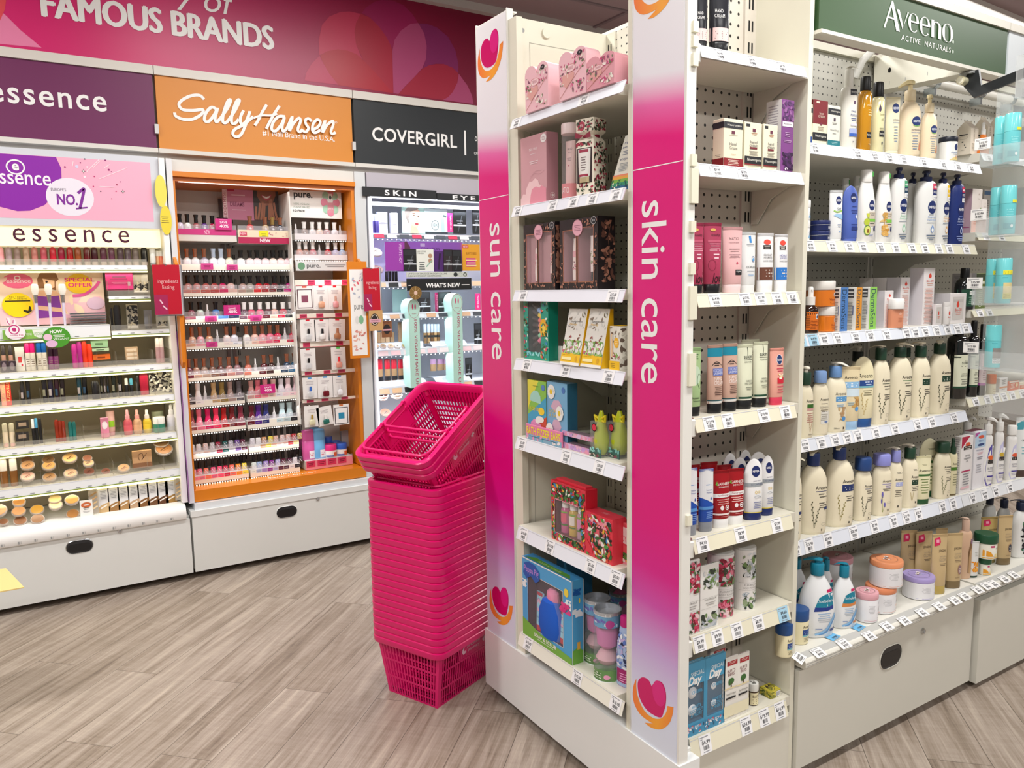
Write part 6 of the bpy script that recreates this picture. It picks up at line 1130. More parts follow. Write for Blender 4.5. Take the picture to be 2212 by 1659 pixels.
def f(t,a,H): tube_item(t,a,.5,H,.135,'#e6d6b0','#9cbede',[('t','Aveeno',.1,.83,.055,'#26221e',1.3),('r',-.6,.66,.9,.76,'#8ab8e0'),('l',.15,.73,1.2,2,.035,'#eef4f8'),('r',-.9,.53,.95,.65,'#cfe0ea'),('b',163,12,['#c8a060','#b88a50'],.2,.35,.9,.52,.010),('o',.6,.33,.2,.035,'#5a9ad8'),('l',.0,.43,.7,2,.03,'#8aa8b8')],flare=1.04)
R_(A[4],'lotion_tube','beige tube with a light blue label and pale blue cap',1812,1857,792,.5,f,.016,cat='tube')
def f(t,a,H): tube_item(t,a,.55,H,.125,'#ece2bc','#2a5592',[('t','Aveeno',.15,.73,.06,'#26221e',1.35),('r',-.85,.585,.97,.665,'#24488c'),('l',.4,.64,.7,2,.035,'#c8d4e8'),('r',-.85,.56,.97,.585,'#7ab8c0'),('l',.3,.52,.9,3,.03,'#8a8468'),('g',-.1,.18,.30,'#c0a868')],top='round')
R_(A[4],'lotion_tube','large round-topped beige tube with navy label and navy cap',1840,1888,770,.55,f,.016,cat='tube')
R_(A[4],'body_lotion_bottle','beige pump bottle with black collar, set back behind the round-topped tube',1834,1872,747,.6,f_av(av(),'pump','#1c2622',.80,.6,ch=.03),.11)
R_(A[4],'body_lotion_bottle','beige green-collared pump bottle, next to the navy-capped tube',1881,1924,747,.6,f_av(av(lines_=GRN),'pump',GRN,.83,.54,ch=.036,head='#e9dfc8',yaw=2.3))
R_(A[4],'body_lotion_bottle','wide beige green-collared pump bottle with fine green rule, second of the four',1917,1971,741,.6,f_av(av(lines_='#5a8a5a'),'pump',GRN,.83,.46,ch=.030,head='#e9dfc8',yaw=-.6))
R_(A[4],'body_lotion_bottle','beige green-collared pump bottle with dark green band and long spout',1966,2011,739,.6,f_av(av(band=GRN),'pump',GRN,.815,.52,ch=.034,head='#e9dfc8',yaw=2.3))
R_(A[4],'body_lotion_bottle','widest beige green-collared pump bottle with dark green band, at the shelf end',2003,2055,736,.6,f_av(av(band=GRN),'pump',GRN,.83,.46,ch=.034,head='#e9dfc8',yaw=-2.2))
R_(A[4],'body_lotion_bottle','beige pump bottle set back behind the wide pair, green collar in shadow',1944,1972,740,.6,f_av(av(),'pump',GRN,.80,.6,ch=.03),.12)
SUK=[('r',-.99,.20,.99,.70,'#e3e6cf'),('r',-.99,.17,.99,.20,'#1f4a34'),('t','sukin',.35,.58,.06,'#3a3e38',.9),('l',.35,.52,1.0,1,.03,'#5a5e54'),('r',-.9,.655,-.2,.67,'#2a3a30'),('t','HYDRATING',.35,.40,.02,'#4a4e46',.8),('t','BODY LOTION',.35,.37,.022,'#3a3e36',.95),('l',.35,.31,.9,3,.035,'#8a8e80')]
def f_suk(ops): return lambda t,a,H: bottle(t,a,.95,H,.80,'cyl','#141516','screw','#121213',.5,ops,body_mat=mat('#131415',.1,coat=.6))
R_(B[4],'body_wash_bottle','black-shouldered bottle with pale sage label, nearest the beige pump bottles',2047,2093,690,.95,f_suk(SUK),.012)
R_(B[4],'body_wash_bottle','black-shouldered bottle with pale sage label, next to the pink-labelled one',2090,2117,692,.95,f_suk(SUK),.012)
PNK=[('r',-.99,.22,.99,.74,'#e3ccd0'),('r',-.99,.18,.99,.22,'#b05aa8'),('t','BODY',.3,.58,.03,'#5a4a50',.8),('l',.3,.48,1.0,6,.04,'#a8929a')]
R_(B[4],'body_wash_bottle','black-shouldered bottle with a pale pink label, partly under the hanging strip',2111,2134,700,.95,f_suk(PNK),.012)
def f(t,a,H): jar_item(t,a,H,.48,'#e0d8ba','#d96a26',[('l',.2,.5,.9,2,.2,'#b8a888')])
R_(B[4],'cream_jar','small jar with orange lid and cream base on the farther fourth shelf',2130,2151,809,1.0,f,.008,cat='jar')
P_box('S',B[4],'ointment_box','white ointment carton with an orange stripe',2147,2159,2176,818,'#e6e4e2',[('r',-1,.28,1,.40,'#d9925a'),('l',.0,.85,1.0,3,.13,'#8a8a88'),('l',.0,.2,1.0,1,.1,'#a8a8a6')],side=[('r',-1,0,1,1,'#c8c4bf')],gap=.008)
P_box('S',B[4],'ointment_box','small orange carton with white lettering, next to the white ointment carton',2174,2179,2200,825,'#d9622a',[('r',-1,.85,1,1,'#e8e0d4'),('l',-.3,.7,.8,4,.14,'#f4e0d0'),('d',.55,.55,.2,.2,'#f0d8a0')],gap=.008)
P_box('S',B[4],'ointment_box','small orange-footed cream carton at the very edge of the picture',2199,2202,2222,826,'#e8dfc8',[('r',-1,0,1,.55,'#d9622a'),('l',-.3,.45,.8,3,.12,'#f4e0d0')],gap=.008)
# --- fifth shelf
NV='#20356c'
R_(A[5],'body_wash_bottle','beige pump bottle half hidden by the tower panel, navy collar',1692,1733,985,.6,f_av([('t','Aveeno',.45,.66,.05,'#26221e',1.0),('r',.0,.605,.97,.615,NV),('l',.5,.56,.8,2,.04,'#6a665a'),('r',.5,.38,.9,.42,NV),('l',.5,.32,.7,2,.03,'#5a564c'),('r',.4,.1,.55,.14,'#2a2826')],'pump',NV,.83,.56,ch=.03,head='#ebe3cc',yaw=-.7))
R_(A[5],'body_wash_bottle','big beige pump bottle with navy collar and thin navy rule',1726,1787,973,.6,f_av(av(lines_=NV,u=.45)+[('r',.62,.36,.9,.40,NV)],'pump',NV,.83,.44,ch=.036,head='#ebe3cc',yaw=-2.2))
R_(A[5],'body_wash_bottle','biggest beige pump bottle with navy collar and navy label block',1780,1845,963,.6,f_av(av(band=NV,sp='#8a8038',u=.5),'pump',NV,.84,.42,ch=.036,head='#ebe3cc',yaw=-2.2))
R_(A[5],'body_wash_bottle','beige bottle with a broad navy screw cap',1843,1885,987,.62,f_av(av(lines_=NV),'screw','#24457f',.81,.80,ratio=.62))
R_(A[5],'body_wash_bottle','beige bottle with a broad lilac screw cap and lavender sprig',1882,1926,980,.62,f_av([('t','Aveeno',.35,.69,.052,'#26221e',1.05),('r',-.2,.625,.95,.635,'#8a84c8'),('l',.45,.59,.7,2,.035,'#9a90b8'),('l',.3,.53,.9,2,.03,'#5a564c'),('o',-.15,.42,.09,.06,'#6a62b8'),('o',-.2,.30,.08,.05,'#5a54b0'),('o',.1,.22,.09,.05,'#6a62b8'),('s',[(-.1,.08),(-.15,.3),(-.15,.4)],.001,'#8a9a4a'),('s',[(-.1,.08),(.1,.2)],.001,'#8a9a4a'),('R',.55,.26,.2,.02,.0006,'#8a8676'),('r',.4,.10,.52,.14,'#3a362e')],'screw','#8f92d8',.83,.80,ratio=.62))
R_(A[5],'body_lotion_bottle','slim beige pump bottle with lilac collar and lilac label',1917,1952,967,.6,f_av([('l',.3,.79,.9,2,.02,'#6a665a'),('t','Aveeno',.25,.65,.055,'#26221e',1.1),('r',-.2,.52,.95,.60,'#a8b0dc'),('l',.3,.57,.9,2,.03,'#e8e8f4'),('l',.2,.43,.9,4,.035,'#5a564c'),('r',.1,.1,.25,.14,'#3a362e')],'pump','#8f92d0',.79,.56,ch=.036,head='#e9e2d2',yaw=2.3))
R_(A[5],'body_lotion_bottle','slim beige pump bottle with dark green collar and green band',1945,1985,960,.6,f_av([('l',.5,.78,.8,2,.02,'#6a665a'),('t','Aveeno',.45,.63,.06,'#26221e',1.05),('r',.0,.47,.97,.57,GRN),('l',.5,.54,.8,2,.035,'#d8dcd0'),('l',.45,.43,.9,3,.035,'#5a564c'),('s',[(-.1,.32),(.08,.16),(.25,.34)],.0015,'#b8a878'),('r',.45,.1,.6,.14,'#3a362e')],'pump',GRN,.79,.56,ch=.034,head='#e9e2d2',yaw=2.3))
AVT=[('t','Aveeno',.1,.70,.055,'#26221e',1.5),('r',-.7,.585,.97,.625,'#3a6a34'),('l',.1,.52,1.1,6,.055,'#7a8a58')]
def f_t(top,ch): return lambda t,a,H: tube_item(t,a,.5,H,ch,'#e9e4c0','#24512f',[('l',.1,.83,.7,2,.02,'#8a8a68')]+AVT,top=top)
R_(A[5],'lotion_tube','small beige flat-topped tube with dark green cap',1977,2010,985,.5,f_t('flat',.11),.012,cat='tube')
R_(A[5],'lotion_tube','tall round-topped beige tube with dark green cap',1985,2028,947,.5,f_t('round',.11),.05,cat='tube')
R_(A[5],'body_wash_bottle','beige bottle with a broad dark green screw cap',2016,2055,954,.62,f_av(av(lines_='#4a4a3a',sp='#6a7048'),'screw',GRN,.83,.74,ratio=.62))
def f(t,a,H): bottle(t,a,.7,H,.74,'tall','#e6dfba','spray','#20402c',.62,[('t','Aveeno',.3,.76,.06,'#26221e',1.2),('r',-.9,.60,.97,.68,'#4a7a2a'),('l',.3,.5,.9,5,.06,'#8a8a68'),('r',-1,0,1,.04,'#6a5a38')])
R_(A[5],'spray_bottle','slender beige spray bottle with dark green nozzle',2047,2069,947,.7,f,.02)
PAL=lambda c1:[('p',[(-.97,1),(-.97,.80),(.35,.985),(.35,1)],c1),('o',.1,.855,.42,.035,'#d8583a'),('r',-.6,.765,.75,.83,'#26201e'),('l',.1,.81,1.1,2,.03,'#d8d0c8')]
P_box('S',B[5],'skin_care_box','white therapy oil carton with a crimson corner flash',2061,2077,2102,945,'#e9e6e6',PAL('#b01c44')+[('t','SKIN',.1,.66,.035,'#5a5a60',.7),('t','THERAPY',.1,.61,.035,'#5a5a60',1.2),('t','OIL',.1,.56,.03,'#5a5a60',.4),('r',-.8,.38,.7,.405,'#b01c58'),('l',.0,.34,1.1,6,.045,'#8a8a90'),('r',-.8,.08,.6,.12,'#e8c0c8')],side=[('l',-.1,.95,1.4,22,.04,'#b8b4b8')],gap=.01)
P_box('S',B[5],'skin_care_box','taller white face-milk carton with a pale blue top panel',2081,2106,2130,934,'#e6e5ea',[('r',-.95,.72,.95,.985,'#b4cfe6'),('p',[(-.97,.98),(-.97,.90),(-.1,.985)],'#b04a98'),('o',.1,.90,.5,.03,'#d8583a'),('l',.1,.84,1.0,2,.02,'#5a7ab0'),('o',.1,.765,.6,.022,'#26407a'),('t','FACE MILK',.0,.675,.028,'#4a5a88',1.3),('l',0,.63,1.1,2,.025,'#d8a8b0'),('l',0,.55,1.1,2,.03,'#7a7a88'),('l',-.1,.42,.9,4,.04,'#a8a8b0')],side=[('l',0,.95,1.4,22,.04,'#b4b0b8')],top=[('r',-1,.3,1,1,'#8a2a54')],gap=.016)
def f_pal(c,u=0,mark='#26201e',ov='#d8583a',panel='#c9c8ea',txt='SOFTENS'):
 return lambda t,a,H: bottle(t,a,.58,H,c,'waist','#ecebe9','pump' if c<.9 and u==0 else 'flip','#ecebe8',.56 if u==0 else .68,[('p',[(-.2,.02),(-.5,.12),(-.45,.4),(.0,.72),(.5,.80),(.95,.6),(.95,.05)],panel),('p',[(-.1,.04),(-.3,.14),(-.25,.38),(.1,.66),(.5,.74),(.95,.56),(.95,.08)],'#f0efee'),('o',.35,.55,.5,.04,ov),('r',-.15,.44,.9,.51,mark),('l',.35,.49,.9,2,.025,'#d8d0c8'),('t',txt,.35,.35,.045,'#7a7a88',1.0),('l',.35,.30,.9,1,.03,'#9a9aa8'),('r',-.2,.19,.9,.215,'#4a3f9a'),('l',.3,.15,.9,2,.03,'#b8b4cc')],yaw=-.9 if u==0 else 0,headcol='#ecebe8',caph=.032)
R_(B[5],'body_lotion_bottle','white waisted pump bottle with an orange drop and purple foot',2120,2149,901,.58,f_pal(.77,ov='#e0622a',panel='#5a4fa8',txt='BUTTER'),.012)
R_(B[5],'body_lotion_bottle','white waisted pump bottle with lilac panel and long spout',2146,2173,894,.58,f_pal(.765,ov='#c8a83a'),.012)
R_(B[5],'body_lotion_bottle','white waisted bottle with a flip cap and lilac panel',2170,2200,919,.58,f_pal(.84,u=1),.012)
def f(t,a,H): tube_item(t,a,.5,H,.12,'#e6e9e8','#4a3a34',[('p',[(-.9,.90),(.3,.97),(.0,.80),(-.9,.80)],'#4a9aa8'),('d',.4,.78,.2,.05,'#c8604a'),('t','CREAM',.2,.62,.03,'#3a3a3a',.9),('l',.2,.5,1.0,3,.05,'#8ab8c0')])
R_(B[5],'lotion_tube','white tube with teal flash and brown cap at the edge of the picture',2193,2224,902,.5,f,.012,cat='tube')
R_(B[5],'body_lotion_bottle','white pump bottle standing in the shade behind the face-care cartons',2074,2104,897,.6,f_pal(.76),.12)
# --- base deck
def f(t,a,H): jar_item(t,a,H,.32,'#e9dfb8','#24508c',[('t','Aveeno',.5,.78,.13,'#26221e',.95),('r',.0,.42,.98,.66,'#24488c'),('l',.5,.56,.7,2,.08,'#c8d4e8'),('r',.0,.36,.98,.42,'#7ab8c0'),('l',.5,.28,.8,3,.06,'#8a8468')],lidw=1.02)
R_(A[6],'cream_jar','beige cream jar with a broad navy lid on the base deck, beside the white pumps',1702,1747,1313,.98,f,.02,cat='jar')
R_(A[6],'cream_jar','beige cream jar with navy lid, almost hidden behind the tower panel',1674,1712,1345,.98,f,-.008,cat='jar')
TEAL='#16809c'
SOR=lambda c2:[('p',[(-.35,.51),(-.1,.66),(.2,.70),(.6,.72),(.93,.70),(.97,.54),(.3,.50)],'#1a7f98'),('t','Sorbolene',.32,.605,.05,'#e4eef2',.95),('p',[(-.4,.44),(-.35,.51),(.3,.50),(.97,.54),(.97,.475),(.3,.445)],c2),('r',.35,.73,.75,.775,'#c01c5a'),('l',.2,.40,.8,3,.035,'#9ab8d8'),('l',.2,.30,.8,2,.03,'#b0b8c0'),('s',[(-.3,.06),(.1,.10),(.4,.16),(.6,.26),(.9,.38)],.006,'#8ab8e0'),('s',[(-.1,.06),(.3,.09),(.55,.18),(.9,.34)],.004,'#5a94cc'),('o',.75,.12,.22,.022,'#2a3f80' if c2[1]=='1' else '#d8884a'),('l',-.1,.15,.4,1,.03,'#5a7ab0')]
def f_sor(c2,hb): return lambda t,a,H: bottle(t,a,.6,H,hb,'sorb','#e8eaec','pump',TEAL,.36,SOR(c2),yaw=2.6,headcol=TEAL,caph=.034)
R_(A[6],'moisturiser_bottle','large white moisturiser pump with teal head and navy-edged teal label',1725,1804,1206,.6,f_sor('#1f3a8a',.80),.012)
R_(A[6],'moisturiser_bottle','smaller white moisturiser pump with teal head and orange-edged teal label',1795,1851,1217,.6,f_sor('#d8884a',.80),.012)
R_(A[6],'moisturiser_bottle','white moisturiser pump standing behind the large one, near the tower panel',1692,1748,1195,.6,f_sor('#1f3a8a',.80),.10)
R_(A[6],'moisturiser_bottle','white moisturiser pump behind the smaller one, teal collar just showing',1768,1802,1208,.6,f_sor('#1f3a8a',.80),.12)
def f_jar(c,tint,lh=.22):
 return lambda t,a,H: jar_item(t,a,H,lh,'#e9e9ec',c,[('l',-.6,.75,.5,6,.06,'#c8c8cc'),('l',.35,.85,.7,2,.05,'#b0aaa6'),('b',int(a*1e5),8,[tint,'#4a4440'],.2,.48,.5,.64,.005),('l',.35,.40,.8,2,.05,tint),('l',.3,.2,.9,1,.05,'#c0bcb8'),('r',-.98,.10,.98,.115,tint)],[('R',0,.5,.72,.36,.0012,tint),('R',0,.5,.66,.33,.0006,'#5a4a44'),('b',171,12,['#f2ece8','#6a5048',tint],-.3,.36,.3,.64,.009)],lidw=1.02)
def jar_at(lab,x0,x1,yt,c,tint,gp,dz=0.0,lh=.22):
 cc,a,H=spot_round('S',x0,x1,yt,A[6][1]+dz,1.388,1.0,gp-.018); t=thing('body_scrub_jar',lab,'jar',cc,.2); f_jar(c,tint,lh)(t,a,H); return cc,a,H
jar_at('pale pink lidded white tub in front of the orange-lidded stack',1846,1897,1276,'#e2a8b2','#d8a0a8',.002)
cc,a,H=jar_at('lower orange-lidded white tub of the stack',1867,1935,1263,'#e08c62','#e0a080',.012)
c2,a2,H2=spot_round('S',1872,1945,1206,.39+H+.0005,1.388,1.0,-.006); c2.y=cc.y-.004;
t=thing('body_scrub_jar','upper orange-lidded white tub of the stack','jar',c2,.2); f_jar('#e39468','#e0a080')(t,a2,H2)
jar_at('lilac-lidded white tub standing alone on the base deck',1947,2018,1241,'#a596cc','#a8a0d8',.004)
cc,a,H=jar_at('dusty pink lidded white tub at the back, behind the white pumps',1775,1841,1200,'#c9909a','#d0a0a8',.22,lh=.2)
GLOW=lambda b:[('t','JERGENS',.3,.72,.05,'#3a2e22',1.05,{'bold':.006}),('t','NATURAL',.35,.63,.026,'#b0a088',.9),('t','GLOW',.3,.575,.055,'#a89880',.95),('l',.3,.51,.9,2,.022,'#6a5a48')]+(b or[])
CIRC=lambda c:[('o',.55,.34,.32,.095,'#b08a6a'),('o',.55,.34,.27,.08,c),('l',.55,.36,.35,3,.03,'#e0d0c0'),('l',.2,.2,.6,1,.03,'#a08a68')]
PTAG=[('p',[(-.75,.80),(-.1,.82),(.05,.87),(-.05,.95),(-.7,.93)],'#d0285a'),('r',-.5,.86,-.15,.91,'#f0a0b8')]
def f_jer(b,foot='#6f6144',body='#c9b083'): return lambda t,a,H: tube_item(t,a,.55,H,.135,body,foot,GLOW(b),capw=.97,flare=1.02,rough=.3)
R_(A[6],'tan_lotion_tube','gold tube with crimson tag, nearest the lilac tub on the back line',1945,1980,1146,.55,f_jer(PTAG),.10,cat='tube')
R_(A[6],'tan_lotion_tube','gold tube with crimson tag, second along behind the lilac tub',1977,2013,1148,.55,f_jer(PTAG),.065,cat='tube')
R_(A[6],'tan_lotion_tube','gold tube with crimson tag standing forward with a full view of its foot',2012,2046,1154,.55,f_jer(PTAG,'#b8a058'),.004,cat='tube')
R_(A[6],'tan_lotion_tube','gold tube with a mauve round emblem, beside the peach pump',2044,2079,1152,.55,f_jer(CIRC('#8a6a70'),'#7a6848'),.002,cat='tube')
R_(A[6],'tan_lotion_tube','gold tube in the row behind, between the crimson-tagged ones',2020,2046,1141,.5,f_jer([]),.10,cat='tube')
def f(t,a,H): bottle(t,a,.6,H,.80,'tall','#d8b496','pump','#d4b4a0',.5,[('p',[(.2,.12),(.15,.55),(.45,.80),(.95,.86),(.95,.1)],'#7a5a3a'),('p',[(.35,.12),(.3,.45),(.5,.6),(.95,.7),(.95,.1)],'#b8946a'),('r',.5,.74,.95,.84,'#8a6a88')],yaw=2.3,headcol='#d8bca8',caph=.04)
R_(A[6],'tan_lotion_bottle','peach pump bottle with brown swoosh among the gold tubes',2070,2101,1121,.6,f,.03)
def f(t,a,H): tube_item(t,a,.5,H,.05,'#dfe0de','#1d3a2c',[('b',181,14,['#e8a02a','#e08a1a','#f0b84a'],-.6,.15,.9,.45,.012),('l',.3,.7,.6,3,.05,'#8a8a80')])
R_(A[6],'lotion_tube','thin silver-white tube printed with an orange, beside the stacked green-lidded tubs',2094,2114,1170,.5,f,.02,cat='tube')
def f(t,a,H): jar_item(t,a,H,.36,'#ebe8da','#1c5236',[('r',-.6,.78,-.2,.9,'#c0306a'),('t','JERGENS',.35,.70,.12,'#4a4a40',.8),('l',.4,.55,.6,2,.1,'#c09a4a'),('p',[(-.98,.2),(-.98,.62),(-.6,.5),(-.3,.2)],'#e8a02a'),('o',.0,.25,.2,.14,'#e8d8a0'),('r',-.98,.08,.98,.14,'#e8b03a')],lidw=1.08,rough=.25)
cc,a,H=spot_round('S',2113,2140,1204,.39,1.388,1.0,-.006); t=thing('cream_jar','lower, smaller green-lidded tub of the pair with orange print','jar',cc); f(t,a,H)
c2,a2,H2=spot_round('S',2098,2148,1150,.39+H+.0005,1.388,1.0,-.01); c2.x,c2.y=cc.x+.004,cc.y+.003
t=thing('cream_jar','upper, wider green-lidded tub of the pair with orange print','jar',c2); f(t,a2,H2)
R_(B[6],'tan_lotion_tube','gold tube with crimson tag rising behind the green-lidded tubs',2117,2155,1117,.55,f_jer(PTAG,'#8f8350','#c0a86c'),.06,cat='tube')
R_(B[6],'tan_lotion_tube','gold tube with a navy round emblem, beside the black-printed white bottle',2155,2187,1114,.55,f_jer(CIRC('#2a3a4a'),'#7a6848'),.02,cat='tube')
def f(t,a,H): bottle(t,a,.62,H,.84,'round','#e6e6e4','pump','#16213c',.5,[('b',191,60,['#15181f','#23262e','#3a6a4a','#15181f','#8ab0b0'],-.2,.05,.9,.80,.012),('r',.1,.2,.9,.6,'#1c2028'),('t','JERGENS',.5,.56,.03,'#d8d8d8',.6),('o',.6,.78,.25,.06,'#d8703a')],yaw=2.4,headcol='#16213c',caph=.03)
R_(B[6],'body_lotion_bottle','white pump bottle covered in black and green print, navy head',2184,2228,1082,.62,f,.02)
def f(t,a,H): bottle(t,a,.62,H,.84,'round','#c9cac8','pump','#16213c',.5,[],yaw=2.4,headcol='#16213c',caph=.03)
R_(B[6],'body_lotion_bottle','silver pump bottle with navy head behind the gold tubes',2152,2184,1078,.62,f,.10)
R_(B[6],'body_lotion_bottle','silver pump bottle in deep shade, farthest behind the green-lidded tubs',2122,2152,1074,.62,f,.20)
# ================================================================ green sign, blank sign, cantilever box, rail and clip strip
def bay_sign(label,x0,x1,col,fn=None):
 t=thing('bay_sign',label,'sign',((x0+x1)/2,1.367,2.095)); cx=(x0+x1)/2
 mb=MB(); mb.box(x0-cx+.004,x1-cx-.004,0,.018,.006,.148,mat(col,.4)); mb.build('panel',t)
 mb=MB(); mb.box(x0-cx,x1-cx,-.006,.028,.1485,.172,mat('#d9d5c9',.4)); mb.box(x0-cx,x1-cx,-.012,.03,-.004,.0055,mat('#dedbd0',.4)); mb.build('rail',t)
 if not fn: mb=MB(); mb.box(x1-cx-.06,x1-cx-.02,.03,.43,-.002,.03,mat('#dad7ca',.45)); mb.box(x1-cx-.06,x1-cx-.02,.42,.445,-.06,.12,mat('#dad7ca',.45)); mb.build('support_arm',t)
 if fn: mb=MB(); fn(mb); o=mb.build('lettering',t); o.location=(-cx,-1.367,-2.095)
 return t
def f(mb):
 Y=1.3662; q=lambda pts:[pY(1900+a/7.09,b/7.09,Y)for a,b in pts]; F=FY(Y); n_=[0]
 def P(pts,s=1): n_[0]+=s; mb.poly(FY(Y-n_[0]*.00012),q(pts),PURE)
 # A
 P([(60,415),(84,424),(198,70),(190,8)]); P([(190,8),(212,30),(310,486),(256,474),(178,60)]); P([(128,246),(232,282),(238,308),(120,272)])
 # v
 P([(262,140),(304,150),(360,400),(348,446)]); P([(348,446),(362,410),(430,186),(446,192)])
 def ring(c,rx,ry,a0,a1,w0,w1,tilt=.27):
  n=26; o=[]; i_=[]
  for k in range(n+1):
   a=a0+(a1-a0)*k/n; w=w0+(w1-w0)*(.5-.5*math.cos(2*(a))); x,y=math.cos(a)*rx,-math.sin(a)*ry
   o.append((c[0]+x,c[1]+y+x*tilt)); x,y=math.cos(a)*(rx-w*1.0),-math.sin(a)*(ry-w*.55); i_.append((c[0]+x,c[1]+y+x*tilt))
  n_[0]+=1
  for k in range(n): P([o[k],o[k+1],i_[k+1],i_[k]],0)
  # e, e, n, o : broad verticals, thin horizontals
 for cx_,cy_ in((519,352),(692,405)):
  ring((cx_,cy_),82,145,.05,5.45,40,14); P([(cx_-55,cy_-40),(cx_+82,cy_-6),(cx_+80,cy_+18),(cx_-55,cy_-16)])
 P([(790,298),(830,308),(830,575),(786,562)]); ring((866,428),72,92,-.2,2.6,40,22); P([(898,408),(938,418),(936,606),(892,594)])
 ring((1036,508),84,142,0,2*PI,40,13)
 for a_,b_ in((1126,640),(1122,790)): c=q([(a_,b_)])[0]; mb.oval(F,c[0],c[1],.0055,.0055,mat('#a9b8a8',.4),12)
 ptext(mb,Y,'ACTIVE  NATURALS',1947,82,2054,107,12,PURE,space=1.15)
bay_sign('dark green bay sign with white lettering above the lotion shelves',1.805,2.755,'#30502b',f)
bay_sign('blank pale bay sign beyond the green one',2.758,3.70,'#d3dade')
t=thing('cantilever_box','cream boxed bracket running back under the green sign, conduit plugged in behind','bracket',(2.735,1.797,2.15))
mb=MB(); pts=[(0,-.012),(-.34,-.022),(-.34,.02),(-.05,.115),(0,.115)]
mb.rings([[(-.035,y,z)for y,z in pts],[(.035,y,z)for y,z in pts]],mat('#ebe8d8',.45))
for yy in(-.06,-.12,-.2,-.27): mb.rect(lambda u,v:(-.0352,-u,v),-yy,.0,-yy+.002,.012,GREY)
mb.oval(lambda u,v:(-.0354,-u,v),.06,.05,.006,.009,DARK); mb.build('housing',t)
mb=MB(); pts=[(-.03,.03+.0,.10)]; path=[(-.16,-.008,.02),(-.15,-.03,.075),(-.11,-.045,.115),(-.05,-.04,.13),(-.02,-.03,.118)]
cp=[Vector(p)for p in path]; fine=[]
for i in range(len(cp)-1):
 for j in range(7): fine.append(cp[i].lerp(cp[i+1],j/7))
fine.append(cp[-1]); mb.tube(fine,[.0135 if i%2 else .0118 for i in range(len(fine))],mat('#d9d8d2',.45),12); mb.build('conduit',t)
t=thing('hanging_rail','white round rail clipped along the far pegboard under the blank sign','rail',(3.3,1.76,2.2))
mb=MB(); mb.cyl((-.42,0,.0),(.40,0,.0),.017,.017,mat('#e3e1d8',.35),16); mb.build('tube',t)
for x in(-.27,.06,.3):
 mb=MB(); mb.cyl((x-.012,0,0),(x+.012,0,0),.0195,.0195,mat('#b9c2c6',.2,.8),16); mb.box(x-.006,x+.006,-.004,.0395,-.045,-.015,mat('#b9c2c6',.2,.8)); mb.build('clip',t)
 # black arm reaching into the aisle with a clear strip of cans
t=thing('strip_arm','black flat arm reaching out from under the sign, holding the clear clip strip','bracket',(2.543,1.37,2.085))
mb=MB(); pts=[(.0,.005),(-.03,.004),(-.04,-.045),(-.17,-.02),(-.24,-.012),(-.24,-.03),(-.10,-.062),(-.02,-.078),(.018,-.03)]
mb.rings([[(-.005,y,z)for y,z in pts],[(.005,y,z)for y,z in pts]],mat('#1e2226',.4)); mb.build('arm',t)
mb=MB(); mb.cyl((-.03,.01,-.022),(-.004,.01,-.022),.013,.013,mat('#c8c2a4',.3),18); mb.cyl((-.031,.01,-.022),(-.03,.01,-.022),.0095,.0095,mat('#d8d4c0',.3),18); mb.build('magnet',t)
mb=MB(); mb.box(-.018,.018,-.02,.02,-.004,.002,GREY); mb.build('mount',t)
SX,SY=2.50,1.232
strip=thing('clip_strip','clear plastic strip of pockets hanging from the black arm in the aisle','display',(SX,SY,1.0))
CLR=clear('#f4f6f6',.17,.08); CLR2=clear('#f4f6f6',.30,.12)
mb=MB(); mb.box(.050,.052,-.115,.055,.02,1.06,CLR); mb.build('back_sheet',strip)
mb=MB(); mb.box(.030,.075,-.025,-.005,.98,1.10,CLR2); mb.build('hook',strip)
TEALC='#6ccad0'
